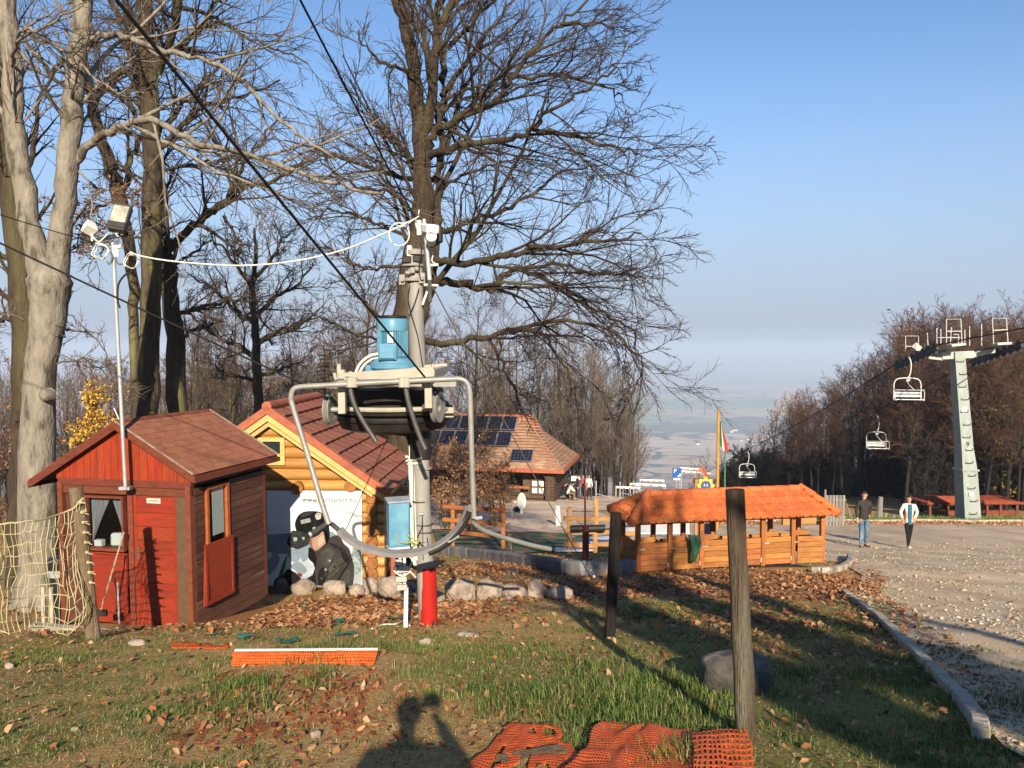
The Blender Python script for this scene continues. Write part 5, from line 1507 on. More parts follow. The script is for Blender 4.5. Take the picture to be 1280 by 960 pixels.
# rope lines (world)
RL0, RL1 = P(1119, 459, TY + 3.0), P(1172, 435, TY - 1.6)
RR0, RR1 = P(1215, 454, TY + 4.0), P(1278, 432, TY - 1.5)
train(RL0 - tb_, RL1 - tb_, 8); train(RR0 - tb_, RR1 - tb_, 8)
rope('haul_rope', 'right-hand lift rope descending over the tower sheaves into the valley', span(RL1 + Vector((0, 0, .14)), P(1330, 400, 26), .0) [::-1] + span(RL0 + Vector((0, 0, .14)), P(933, 562, 62), .25)[0:] + [P(905, 579, 68), P(880, 592, 80)], .026, ROPE)
rope('haul_rope', 'lift rope on the far side of the tower running down behind the middle chair', span(P(1330, 415, 26), RR1 + Vector((0, 0, .14)), 0) + span(RR0 + Vector((0, 0, .14)), P(1090, 517, 51.5), .05) + span(P(1090, 517, 51.5), P(960, 590, 90), .3), .026, ROPE)

# ---- hanging chairs
CHW = mat('chair_white_tube', (.62, .62, .60, 1), (.54, .54, .52, 1), scale=5, rough=.45)
SLAT = mat('chair_white_slats', (.80, .80, .77, 1), (.70, .70, .67, 1), scale=5, rough=.5)
def lift_chair(name, label, at, w, rz_):
 """hangs from point at (on the rope); w = bail width"""
 r = thing(name, label, 'lift chair', at, rz_, group='chairs hanging on the lift')
 s = w / 1.15
 hg = smooth_path([(.0, 0, .05), (.10, 0, -.15), (.14, 0, -.4), (.10, 0, -.8), (.0, 0, -.98)], 5)
 MB().tube([Vector(p) * s for p in hg], .03 * s, 8).build('hanger', CHW, r, smooth=True)
 MB().box((0, 0, .04 * s), (.09 * s, .22 * s, .1 * s)).build('rope_grip', TD, r)
 bz, bt = -1.98, -.98
 bl = smooth_path([(-.575, -.05, bz + .06), (-.57, 0, -1.5), (-.56, 0, -1.22), (-.46, 0, -1.04), (-.25, 0, bt), (0, 0, bt + .01), (.25, 0, bt), (.46, 0, -1.04), (.56, 0, -1.22), (.57, 0, -1.5), (.575, -.05, bz + .06)], 4)
 MB().tube([Vector(p) * s for p in bl], .028 * s, 8).build('bail', CHW, r, smooth=True)
 for k in range(2):
  MB().box(Vector((0, -.02 - .02 * k, bz + .32 - .13 * k)) * s, (1.12 * s, .03 * s, .095 * s), rot=rotm(-.15, 0, 0)).build('back_slat', SLAT, r)
 for k in range(4):
  MB().box(Vector((0, -.12 - .13 * k, bz + .02 + .012 * k)) * s, (1.16 * s, .11 * s, .03 * s)).build('seat_slat', SLAT, r)
 for sx in (-1, 1):
  MB().tube([Vector(p) * s for p in ((sx * .575, -.04, bz + .3), (sx * .575, -.04, bz), (sx * .575, -.56, bz + .03))], .024 * s, 7).tube([Vector(p) * s for p in ((sx * .57, -.02, -1.45), (sx * .62, -.45, -1.60), (sx * .6, -.5, bz + .02))], .018 * s, 6).build('side_arm', CHW, r, smooth=True)
 MB().tube([Vector(p) * s for p in ((-.6, -.42, -1.50), (.64, -.42, -1.50))], .016 * s, 6).tube([Vector(p) * s for p in ((-.05, -.0, -1.08), (.05, -.2, -1.3), (.20, -.42, -1.50))], .02 * s, 6).tube([Vector(p) * s for p in ((-.05, 0, -1.08), (.12, 0, -1.08))], .05 * s, 6).build('safety_bar', CHW, r)
 return r
lift_chair('lift_chair', 'white two-seat lift chair hanging just below the tower sheaves', P(1135, 446, 36.9), 1.16, R(-14))
lift_chair('lift_chair', 'white two-seat lift chair in the middle hanging against the dark wood', P(1096, 520, 50.6), 1.2, R(-8))
lift_chair('lift_chair', 'farthest white lift chair low above the stall roof beside the flagpole', P(934, 564, 60.5), 1.15, R(-5))
# ================================================================== brown pavilion with solar panels
HWALL = mat('dark_clapboard', (.115, .07, .045, 1), (.075, .045, .03, 1), scale=6, rough=.8, bump=.2, var=.15)
HROOF = mat('weathered_red_tiles', (.36, .195, .125, 1), (.24, .125, .08, 1), scale=2.5, rough=.9, bump=.6, bscale=8, c3=(.40, .27, .18, 1), s3=1.6, m3=(.5, .65), var=.12)
HTRIM = mat('red_ridge_tiles', (.50, .13, .06, 1), (.38, .10, .05, 1), scale=5, rough=.8)
PANEL = mat('solar_cell_blue', (.008, .010, .022, 1), (.012, .016, .035, 1), scale=1.5, rough=.25, spec=.4)
ALU = mat('panel_frame', (.30, .31, .33, 1), None, rough=.35, metal=.5)
HOo = P(692, 628, 52.5); HOo.z = g(HOo.x, HOo.y)
HRz = R(-12)
ho = thing('pavilion', 'long dark-brown pavilion with hipped tiled roof and solar panels', 'pavilion', HOo, HRz)
ux, uy = (math.cos(HRz), math.sin(HRz)), (-math.sin(HRz), math.cos(HRz))
def hf(px, py, dy=0):
 O = HOo + Vector((uy[0], uy[1], 0)) * dy
 s_, z_ = on_plane(px, py, O, ux); return s_, z_ - HOo.z
HL, HD, HH = 15.0, 6.6, P(690, 587, 52.3).z - HOo.z
zE_ = HH
# walls : right block and back; veranda left
for k in range(11):
 z0 = HH * k / 11
 MB().box((-.28, -.0, z0 + HH / 22), (.56, .08, HH / 11 - .03), rot=rotm(.06, 0, 0)).build('clapboard', HWALL, ho)
 MB().box((0, HD / 2, z0 + HH / 22), (.08, HD, HH / 11 - .03), rot=rotm(0, -.06, 0)).build('clapboard', HWALL, ho)
MB().box((-HL / 2, HD - .1, HH / 2), (HL, .1, HH)).box((-HL / 2, 2.2, HH / 2), (HL - .2, .1, HH)).box((-HL, HD / 2, HH / 2), (.1, HD, HH)).box((-HL / 2, HD / 2, .06), (HL, HD - .2, .12)).build('inner_wall', HWALL, ho)
for px in (600, 632, 686):
 x, _ = hf(px, 600); MB().box((x, -.02, HH / 2), (.2, .2, HH)).build('veranda_post', HWALL, ho)
 MB().beam((x, -.02, HH * .62), (x - .55, -.02, HH - .05), .12, .12).build('brace', HWALL, ho)
 MB().beam((x, -.02, HH * .62), (x + .4, -.02, HH - .05), .12, .12).build('brace', HWALL, ho)
x0, z1 = hf(664, 600, .6); x1, z0 = hf(681, 618, .6)
wn = MB().box(((x0 + x1) / 2, .68, (z0 + z1) / 2), (x1 - x0 + .1, .05, z1 - z0 + .1)).build('window', HWALL, ho)
for i in range(2):
 for j in range(2):
  MB().box((x0 + (x1 - x0) * (.25 + .5 * i), .63, z0 + (z1 - z0) * (.25 + .5 * j)), ((x1 - x0) / 2 - .12, .03, (z1 - z0) / 2 - .12)).build('pane', PAPER, wn)
MB().box(((x0 + x1) / 2 - .2, .8, HH / 2), (x1 - x0 + .8, .1, HH)).build('inner_wall', HWALL, ho)
x0, z1 = hf(600, 607); x1, _ = hf(662, 607)
bn_ = MB().box(((x0 + x1) / 2, -.05, z1), (x1 - x0, .06, .14)).build('veranda_rail', mat('orange_rail', (.40, .13, .05, 1), None, rough=.6), ho)
MB().box(((x0 + x1) / 2 - 1, .3, .45), (4.5, .5, .08)).box(((x0 + x1) / 2 - 1, .3, .22), (4.0, .1, .4)).build('table', HWALL, ho)
# roof : hipped with small gablet
ov = .75
A0 = (-HL, -ov, zE_); A1 = (ov, -ov, zE_ - .0); A2 = (ov, HD + ov, zE_); A3 = (-HL, HD + ov, zE_)
ryy = HD / 2
rz2 = P(665, 521, 52.5 + ryy).z - HOo.z
gx_ = hf(664, 521, ryy)[0]
gtop = (gx_, ryy, rz2); rL = (-HL, ryy, rz2)
gb0 = (gx_ + .45, ryy - 1.0, zE_ + (rz2 - zE_) * .70); gb1 = (gx_ + .45, ryy + 1.0, zE_ + (rz2 - zE_) * .70)
rfm = MB().add([A0, A1, A2, A3, gtop, rL, gb0, gb1], [(0, 1, 6, 4, 5), (2, 3, 5, 4, 7), (1, 2, 7, 6), (6, 7, 4), (0, 3, 2, 1)])
roof = rfm.build('roof', HROOF, ho)
# tile courses in relief
b = MB(); ncs = 18
for i in range(ncs):
 t = (i + .3) / ncs
 y = -ov + (ryy + ov) * t; z = zE_ + (rz2 - zE_) * t
 xr = ov + (gx_ + .3 - ov) * t
 b.box(((-HL + xr) / 2, y, z + .025), (xr + HL, .10, .05))
 if t < .7:
  xx = ov + (gb0[0] - ov) * (t / .7)
  yy0 = -ov + (gb0[1] + ov) * (t / .7); yy1 = HD + ov + (gb1[1] - HD - ov) * (t / .7)
  b.box((xx, (yy0 + yy1) / 2, z + .025), (.10, yy1 - yy0, .05))
o = b.build('tile_courses', HROOF, ho); o['kind'] = 'stuff'
MB().tube([gtop, rL], .11, 8).build('ridge_cap', HTRIM, ho, smooth=True)
MB().tube([A1, gb0], .10, 8).build('hip_cap', HROOF, ho, smooth=True)
MB().tube([gb0, gtop], .10, 8).tube([gb1, gtop], .10, 8).build('gablet_trim', HTRIM, ho, smooth=True)
MB().beam(Vector(A0) - Vector((0, .03, .06)), Vector(A1) - Vector((-.03, .03, .06)), .06, .2).beam(Vector(A1) - Vector((-.03, 0, .06)), Vector(A2) - Vector((-.03, 0, .06)), .06, .2).build('gutter', HTRIM, ho)
# solar panels
ps = math.atan2(rz2 - zE_, ryy + ov)
def roofpt(x, t): return Vector((x, -ov + (ryy + ov) * t, zE_ + (rz2 - zE_) * t))
pw, phh = 1.02, 1.42
xr0 = hf(643, 540, 1.8)[0]
nrm = Vector((0, -math.sin(ps), math.cos(ps)))
for r_ in range(3):
 for c_ in range(7):
  if r_ == 0 and c_ not in (-1, 2, 5): continue
  x = xr0 - pw * (c_ + .5) - .12 * (2 - r_)
  t = .20 + .305 * r_ + .02
  p = roofpt(x, t) + nrm * .14
  q = MB().box((0, 0, 0), (pw - .03, phh - .03, .04)).build('solar_panel', ALU, ho)
  q.location = p; q.rotation_euler = (ps, 0, 0)
  e = MB()
  for i in range(4):
   for j in range(6): e.box((-pw / 2 + .06 + (pw - .12) * (i + .5) / 4, -phh / 2 + .06 + (phh - .12) * (j + .5) / 6, .022), ((pw - .12) / 4 - .006, (phh - .12) / 6 - .006, .008))
  e.build('cells', PANEL, q)
q = MB().box((0, 0, 0), (1.5, 1.1, .04)).build('solar_panel', ALU, ho); q.location = roofpt(hf(652, 572, 0)[0], .22) + nrm * .2; q.rotation_euler = (ps, 0, 0)
e = MB()
for i in range(6):
 for j in range(4): e.box((-.7 + 1.4 * (i + .5) / 6, -.5 + 1.0 * (j + .5) / 4, .022), (.22, .235, .008))
e.build('cells', PANEL, q)
for r_ in range(3):
 MB().beam(roofpt(xr0 + .2, .19 + .305 * r_) + nrm * .1, roofpt(xr0 - 7.6, .19 + .305 * r_) + nrm * .1, .05, .05).build('mounting_rail', ALU, ho)
# low stone step in front
MB().beam((-9, -.75, .08), (1.0, -.75, .08), .5, .22).build('step', CONC, ho)

# ---- small sign and oval board near the pavilion
def simple(name, label, cat, p, parts):
 r = thing(name, label, cat, p)
 for (nm, m, fn) in parts:
  b = MB(); fn(b); b.build(nm, m, r)
 return r
p = G(652, 643)
simple('oval_sign', 'white oval board on a short foot before the pavilion veranda', 'sign', p, [
 ('board', WHITE, lambda b: b.lathe([(.0, -.04), (1, -.04), (1, .04), (0, .04)], 20, (0, 0, .72), rot=Matrix(((.24, 0, 0), (0, 0, -1), (0, .46, 0))))), ('foot', WHITE, lambda b: b.box((0, 0, .12), (.12, .12, .26)))])
p = G(646, 641); o = MB().ico((0, 0, .2), .2, 2, sc=(1, .6, .8)).build('dark_ball', GREASE, smooth=True); o.location = p
tag(o, 'dark round stone standing left of the white oval board', 'stone')
p = G(698, 658); h_ = P(697, 632, p.y).z - p.z
o = MB().box((0, 0, h_ / 2), (.22, .10, h_)).build('white_bollard', WHITE, bevel=.02); o.location = p; o.rotation_euler = (0, R(-3), 0)
tag(o, 'stout white board post standing at the lawn edge of the terrace', 'bollard')
p = G(638, 648)
o = MB()
q = smooth_path([(-.20, 0, .80), (-.08, 0, .86), (.04, 0, .75), (.08, 0, .4), (.08, 0, .0)], 5)
for i in range(len(q) - 1): o.beam(q[i], q[i + 1], .35, .03, up=(1, 0, .3))
o = o.build('bent_panel', mat('pale_blue_plastic', (.55, .63, .68, 1), (.4, .5, .56, 1), scale=4, rough=.4)); o.location = p
tag(o, 'pale bent plastic panel at the end of the brown fence', 'panel')
p = G(559, 646); h_ = P(559, 620, p.y).z - p.z
o = MB().tube([(0, 0, 0), (.02, 0, h_ * .5), (0, 0, h_)], .07, 8).build('white_bollard', WHITE, smooth=True); o.location = p
tag(o, 'thin white marker post behind the brown-leaved shrub', 'marker post')

# ================================================================== brown rail fences
BF = mat('orange_brown_rail', (.36, .13, .04, 1), (.24, .085, .03, 1), scale=5, stretch=(1, 1, 4), rough=.7, bump=.3, var=.12)
LF = mat('pale_brown_rail', (.50, .27, .10, 1), (.36, .18, .07, 1), scale=5, stretch=(1, 1, 4), rough=.7, bump=.3, var=.12)
def railfence(name, label, posts, rails_, m, Y, pw=.13):
 b0 = P(posts[0][0], posts[0][2], Y); b0.z = g(b0.x, b0.y)
 r = thing(name, label, 'fence', b0)
 for (px, pt_, pb_) in posts:
  A = P(px, pb_, Y); A.z = g(A.x, A.y) - .1; B_ = P(px, pt_, Y)
  MB().beam(A - b0, B_ - b0, pw, pw).build('fence_post', m, r, bevel=.01)
 for (a, c, dy) in rails_:
  MB().beam(P(*a, Y + dy) - b0, P(*c, Y + dy) - b0, .05, .13).build('rail', m, r, bevel=.005)
 return r
railfence('rail_fence', 'orange-brown two-post rail fence seen through the near chair', [(566, 628, 672), (629, 631, 685)],
    [((553, 633), (632, 638), -.1), ((553, 649), (632, 656), -.1), ((563, 664), (632, 672), -.1)], BF, 26.5)
railfence('rail_fence', 'pale brown rail fence running behind the dark leaning post', [(712, 634, 692), (744, 660, 676)],
    [((704, 648), (800, 649), -.1), ((704, 663), (744, 665), -.1), ((744, 664), (800, 668), .05), ((704, 680), (744, 683), -.1), ((744, 680), (797, 682), .05)], LF, 24.5)
railfence('terrace_post', 'square brown post on the terrace left of the dark leaning post', [(745, 622, 662)], [], LF, 30, .16)
# thin red pole with dark stump
p = G(732, 700); hh_ = P(730, 600, p.y).z - p.z
r = thing('red_pole', 'thin red-brown pole with a thick dark base between the fences', 'pole', p)
MB().tube([(0, 0, 0), (-.03, 0, hh_)], .025, 6).build('pole_shaft', mat('red_pole_paint', (.25, .06, .04, 1), None, rough=.6), r)
MB().tube([(0, 0, 0), (0, 0, .9)], .09, 10).build('pole_base', mat('red_pole_paint', (0, 0, 0, 1)), r, smooth=True)
o = MB().tube([(-.6, 0, 0), (.45, .02, .02)], .11, 10).build('dark_roll', GREASE, smooth=True); o.location = P(738, 661, 24.3)
tag(o, 'dark roll of matting lying on the fence rail', 'roll')
# black mesh between terrace posts
b = MB(); A0_ = P(716, 632, 29); A1_ = P(748, 632, 31)
for k in range(10):
 q = [P(716 + 32 * t, 634 + k * 3.0 + 3 * math.sin(t * 3.1), 29 + t) for t in np.linspace(0, 1, 7)]
 b.tube([v - A0_ for v in q], .008, 4, cap=False)
o = b.build('safety_net', mat('brown_string', (.22, .11, .07, 1), None, rough=.9)); o.location = A0_
tag(o, 'fine brown string netting strung along the terrace edge', 'net')

# ---- grey kerb border below the fences
GR = mat('grey_border', (.22, .21, .215, 1), (.15, .145, .15, 1), scale=4, rough=.8, bump=.3, c3=(.30, .27, .24, 1), s3=1.2)
pts = [G(*q) for q in ((545, 692), (580, 696), (620, 702), (660, 709), (700, 716), (740, 720), (775, 718), (800, 714))]
sp = smooth_path(pts, 5)
bd = thing('grey_border_wall', 'low curved grey border below the rail fences on the bank', 'border', sp[0])
n = len(sp)
for i in range(0, n - 3, 3):
 a, c = sp[i], sp[i + 3]
 a = Vector((a.x, a.y, g(a.x, a.y) + .10)); c = Vector((c.x, c.y, g(c.x, c.y) + .10))
 d = (c - a) * -.012
 MB().beam(a - sp[0] + d, c - sp[0] - d, .22, .36).build('border_block', GR, bd, bevel=.05)
# green mats and white sheets
GM = mat('green_matting', (.03, .13, .085, 1), (.05, .10, .055, 1), scale=5, rough=.9, bump=.6, c3=(.26, .15, .07, 1), s3=1.6, m3=(.47, .56))
def mat_sheet(name, label, cat, px, m, off=.05):
 q = [G(*p) for p in px]
 o = sheet(name, [(p.x, p.y) for p in q], m, off=off, step=.5, kind=None)
 tag(o, label, cat); return o
mat_sheet('green_mat', 'green artificial turf strip behind the near rail fence', 'mat', ((540, 664), (600, 664), (634, 668), (640, 692), (600, 690), (545, 680)), GM)
mat_sheet('green_mat', 'green artificial turf strip between the two rail fences', 'mat', ((640, 668), (690, 667), (740, 669), (736, 684), (700, 690), (642, 694)), GM)
mat_sheet('green_mat', 'green artificial turf behind the white sheet beside the stall', 'mat', ((742, 663), (800, 657), (840, 657), (840, 668), (760, 668)), GM)
WS = mat('white_tarp', (.74, .73, .72, 1), (.58, .57, .57, 1), scale=2.5, rough=.5, bump=.6, bscale=3)
def tarp(label, px4, Y0, lift):
 """sagging stretched sheet through four pixel corners"""
 c = [P(*q) for q in px4]; o0 = c[0]; n = 10; vs = []; fs = []
 for i in range(n + 1):
  for j in range(n + 1):
   u, v = i / n, j / n
   p = c[0] * (1 - u) * (1 - v) + c[1] * u * (1 - v) + c[2] * u * v + c[3] * (1 - u) * v
   vs.append(p - o0 + Vector((0, 0, lift * math.sin(u * 9) * math.sin(v * 5) * .5)))
 for i in range(n):
  for j in range(n): a = i * (n + 1) + j; fs.append((a, a + n + 1, a + n + 2, a + 1))
 o = MB().add(vs, fs).build('white_tarp', WS, smooth=True); o.location = o0
 s = o.modifiers.new('thick', 'SOLIDIFY'); s.thickness = .03
 return tag(o, label, 'tarp')
tarp('white plastic sheet sloping up towards the stall behind the fence', ((694, 689, 24.8), (770, 683, 24.8), (792, 668, 26.8), (742, 670, 26.8)), 0, .05)
tarp('lower greyish fold of the white sheet by the pale fence post', ((693, 690, 24.3), (742, 689, 24.3), (745, 684, 24.9), (694, 685, 24.9)), 0, .03)
tarp('white sheet seen between the left posts of the tiled stall', ((778, 668, 24.6), (862, 668, 24.6), (862, 652, 25.4), (778, 658, 25.4)), 0, .02)
o = MB().box((0, 0, 0), (.42, .06, .26)).build('blue_crate', mat('blue_crate', (.10, .16, .34, 1), (.4, .42, .5, 1), scale=30, rough=.6)); o.location = P(884, 661, 20)
tag(o, 'blue and white crate seen through the stall openings', 'crate')
o = MB().box((0, 0, 0), (.5, .12, .16)).box((.4, 0, .05), (.4, .1, .2)).build('timber_stack', LF, bevel=.01); o.location = P(990, 652, 20)
tag(o, 'pale timber offcuts seen through the right stall openings', 'timber')

# ================================================================== lawn kerb, edge pieces
kb = thing('lawn_kerb', 'curved weathered concrete kerb between the lawn and the gravel road', 'kerb', KERB[0])
kp = smooth_path(KERB, 3)
for i in range(len(kp) - 1):
 a, c = kp[i], kp[i + 1]
 a = Vector((a.x, a.y, g(a.x, a.y) - .025)); c = Vector((c.x, c.y, g(c.x, c.y) - .025)); d = (c - a) * .012
 MB().beam(a - KERB[0] + d, c - KERB[0] - d + Vector((0, 0, random.uniform(-.006, .006))), .10, .20).build('kerb_stone', CONC, kb, bevel=.01)
pk = [G(*q) for q in ((1016, 716), (1036, 716), (1054, 712), (1063, 704), (1061, 697))]
kb2 = thing('stall_kerb', 'short curved pale kerb around the grass at the right end of the stall', 'kerb', pk[0])
sp2 = smooth_path(pk, 2)
for i in range(len(sp2) - 1):
 a, c = sp2[i], sp2[i + 1]; MB().beam(a - pk[0] + Vector((0, 0, .04)), c - pk[0] + Vector((0, 0, .04)), .12, .16).build('kerb_stone', CONC, kb2, bevel=.01)
vk = thing('verge_kerb', 'long pale kerb on the far side of the road below the wood', 'kerb', (7, 37.3, g(7, 37.3)))
for i in range(34):
 x0 = 6.5 + i * 1.02; y0 = verge_y(x0) + .06; x1 = x0 + 1.0; y1 = verge_y(x1) + .06
 MB().beam(Vector((x0, y0, g(x0, y0) + .06)) - vk.location, Vector((x1, y1, g(x1, y1) + .06)) - vk.location, .16, .22).build('kerb_stone', CONC, vk, bevel=.02)

# ================================================================== verge furniture
GB = mat('grey_fence_board', (.26, .24, .22, 1), (.18, .165, .15, 1), scale=5, stretch=(3, 3, .5), rough=.85, var=.12)
p0 = P(1031, 651, 35.5); p0.z = g(p0.x, p0.y)
r = thing('board_fence', 'grey upright board fence beyond the right end of the stall', 'fence', p0)
h_ = P(1040, 619, 35.5).z - p0.z
MB().tube([(.0, 0, 0), (0, 0, P(1030, 612, 35.5).z - p0.z)], .05, 8).build('fence_post', GB, r)
for k in range(6):
 MB().box((.1 + k * .145, 0, h_ / 2), (.115, .03, h_), rot=rotm(0, random.uniform(-.02, .02), 0)).build('board', GB, r, bevel=.004)
MB().box((.45, .03, h_ * .85), (1.0, .04, .08)).box((.45, .03, h_ * .3), (1.0, .04, .08)).build('rail', GB, r)
MB().beam((.92, 0, h_ * .75), (1.35, .1, .1), .04, .04).build('brace', GB, r)
p = G(897, 660); p.y = 34; p.x = P(897, 600, 34).x; p.z = g(p.x, 34)
fpz = P(897, 514, 34).z - p.z
fpole = thing('flagpole', 'golden brown wooden flagpole rising behind the stall roof', 'flagpole', p)
MB().tube([(0, 0, -.2), (0, 0, fpz)], [.075, .06], 10).build('pole_shaft', mat('golden_pole', (.52, .27, .07, 1), (.42, .20, .05, 1), scale=5, rough=.55), fpole, smooth=True)
MB().ico((0, 0, fpz), .075, 2).build('pole_cap', mat('golden_pole', (0, 0, 0, 1)), fpole, smooth=True)
FR_, FW_, FG_ = mat('flag_red', (.62, .05, .04, 1), None, rough=.7), mat('flag_white', (.80, .78, .74, 1), None, rough=.7), mat('flag_green', (.05, .20, .10, 1), None, rough=.7)
fo = thing('flag', 'limp red, white and green flag hanging from the flagpole', 'flag', (p.x, p.y, p.z))
def flagstrip(u0, u1, m, nm):
 vs, fs = [], []
 top_ = P(899, 524, 34).z - p.z; bot_ = P(899, 564, 34).z - p.z
 for i in range(14):
  t = i / 13
  for j in range(4):
   u = u0 + (u1 - u0) * j / 3
   wd = .06 + .34 * min(1, t * 1.1)
   zz = top_ + (bot_ - top_) * t * (1.0 if u > .5 else .82 + .3 * u)
   vs.append((.07 + wd * u * (1 - .12 * t), .05 * math.sin(u * 9 + t * 3), zz - .25 * u * (1 - t)))
 for i in range(13):
  for j in range(3): a = i * 4 + j; fs.append((a, a + 1, a + 5, a + 4))
 MB().add(vs, fs).build(nm, m, fo, smooth=True)
flagstrip(0, .3, FG_, 'green_stripe'); flagstrip(.3, .62, FW_, 'white_stripe'); flagstrip(.62, 1.0, FR_, 'red_stripe')
p = Vector((P(906, 600, 46).x, 46, 0)); p.z = g(p.x, p.y)
gl_ = thing('green_lamp_post', 'slim green lamp post just right of the flagpole', 'lamp post', p)
hz_ = P(906, 556, 46).z - p.z
MB().tube([(0, 0, 0), (0, 0, hz_)], .045, 8).build('lamp_pole', mat('lamp_green', (.10, .24, .14, 1), None, rough=.5), gl_)
MB().lathe([(.10, -.05), (.24, .02), (.20, .08), (.04, .14)], 12, (0, 0, hz_)).build('lamp_head', mat('lamp_green', (0, 0, 0, 1)), gl_)
# parking sign
p = Vector((P(846, 600, 48).x, 48, 0)); p.z = g(p.x, p.y)
sg_ = thing('parking_sign', 'square blue parking sign with white P on a thin post', 'sign', p)
hz_ = P(846, 591, 48).z - p.z
MB().tube([(0, .03, 0), (0, .03, hz_ + .2)], .03, 8).build('sign_post', STEEL, sg_)
pn = MB().box((0, 0, hz_), (.54, .02, .58)).build('sign_panel', mat('sign_blue', (.02, .11, .42, 1), None, rough=.4), sg_, bevel=.01)
text('P', .36, (-.11, -.016, hz_ + .10), (math.pi / 2, 0, 0), WHITE, pn)
MB().prism([(.03, -.016, hz_ - .22), (.22, -.016, hz_ - .22), (.22, -.016, hz_ - .04), (.16, -.016, hz_ - .04), (.14, -.016, hz_ - .14), (.03, -.016, hz_ - .19)], (0, .001, 0)).build('boot_symbol', WHITE, pn)
MB().box((0, 0, hz_ - .38), (.40, .02, .12)).build('lower_plate', WHITE, sg_)
# playhouse roof and sunflower board
p = Vector((P(874, 610, 27).x, 27, 0)); p.z = g(p.x, p.y)
ph_ = thing('play_tower', 'small orange-roofed play tower peeking over the stall ridge', 'play tower', p)
f3 = lambda px, py: (P(px, py, 27) - p)
a, b_, c = f3(864, 604), f3(875, 585), f3(885, 594)
rt_ = f3(875, 584); dn = f3(862, 602); dn2 = f3(884, 600)
MB().prism([dn, rt_, rt_ - Vector((0, 0, .06)), dn - Vector((0, 0, .05))], (.25, .75, 0)).prism([rt_, dn2, dn2 - Vector((0, 0, .06)), rt_ - Vector((0, 0, .06))], (.25, .75, 0)).build('roof', mat('play_roof', (.52, .20, .09, 1), (.42, .15, .07, 1), scale=6, rough=.7), ph_)
for px in (871, 881):
 q = f3(px, 604); MB().beam((q.x, .1, 0), (q.x, .1, q.z + .12), .09, .09).build('post', LF, ph_)
sf = f3(882, 607)
sb = MB(); 
pet = []
for i in range(32):
 a = 2 * math.pi * i / 32; rr_ = .27 * (1 + .16 * math.cos(a * 8)); pet.append((sf.x + math.cos(a) * rr_, -.02, sf.z + math.sin(a) * rr_))
MB().prism(pet, (0, .03, 0)).build('flower_board', mat('yellow_board', (.80, .55, .05, 1), None, rough=.5), ph_)
MB().lathe([(.0, 0), (.17, 0), (.17, .02), (0, .02)], 20, (sf.x, -.024, sf.z), rot=rotm(R(90), 0, 0)).build('blue_disc', mat('blue_disc', (.05, .12, .30, 1), None, rough=.5), ph_)
MB().box((sf.x - .05, -.05, sf.z + .02), (.035, .01, .07)).box((sf.x + .04, -.05, sf.z + .02), (.035, .01, .07)).build('white_dots', WHITE, ph_)
# barrier boards in red and white bands
RW = mat('barrier_red', (.60, .06, .05, 1), None, rough=.5)
for (a, c, Y, lab) in (((788, 605), (832, 607), 62, 'lower long red and white barrier board left of the parking sign'), ((800, 600), (830, 601), 70, 'middle red and white barrier board left of the parking sign'),
        ((852, 589), (888, 592), 74, 'upper red and white barrier board right of the parking sign'), ((850, 585), (880, 587), 80, 'thin far red and white barrier board behind the play tower'), ((770, 609), (800, 610), 60, 'short red and white barrier board at the terrace corner')):
 A, C_ = P(*a, Y), P(*c, Y)
 r = thing('barrier_board', lab, 'barrier', Vector((A.x, A.y, g(A.x, A.y))))
 o0 = r.location
 MB().beam(A - o0, C_ - o0, .05, .17).build('board', WHITE, r)
 n = 8
 for i in range(0, n, 2):
  q0, q1 = A.lerp(C_, (i + .3) / n), A.lerp(C_, (i + 1) / n); MB().beam(q0 - o0 - Vector((0, .006, .05)), q1 - o0 - Vector((0, .006, .05)), .052, .06).build('red_band', RW, r)
 for q in (A, C_):
  MB().beam(Vector((q.x, q.y + .05, g(q.x, q.y))) - o0, q + Vector((0, .05, .1)) - o0, .06, .06).build('support', STEEL, r)
# fence posts at the terrace end
for k, (px, top_, bot_, lab) in enumerate(((745, 601, 626, 'nearest slim grey fence post at the terrace corner by the visitors'), (775, 602, 618, 'second slim grey fence post at the terrace end'), (792, 604, 616, 'third slim grey fence post before the valley'))):
 Y = 56 + k * 2; A = P(px, bot_, Y); A.z = g(A.x, A.y); h_ = max(1.2, P(px, top_, Y).z - A.z)
 r = thing('fence_post', lab, 'fence post', A)
 MB().tube([(0, 0, 0), (0, 0, h_)], .05, 8).build('post_shaft', STEEL, r)
 MB().beam((0, 0, .4), (1.2, .5, .05), .04, .04).build('brace', STEEL, r)
A, C_ = P(790, 619, 57), P(748, 621, 57)
# pavilion-side sign boards
p = Vector((P(722, 600, 56.5).x, 56.5, 0)); p.z = g(p.x, p.y)
r = thing('menu_board', 'white board sign standing above the seated visitors', 'sign', p)
hz_ = P(720, 598, 56.5).z - p.z
MB().box((-.15, 0, hz_), (.62, .04, .34)).box((.5, .1, hz_ - .12), (.9, .04, .16)).build('board', WHITE, r)
MB().box((-.4, .04, hz_ / 2), (.06, .04, hz_)).box((.3, .04, hz_ / 2), (.06, .04, hz_)).build('sign_leg', GREASE, r)

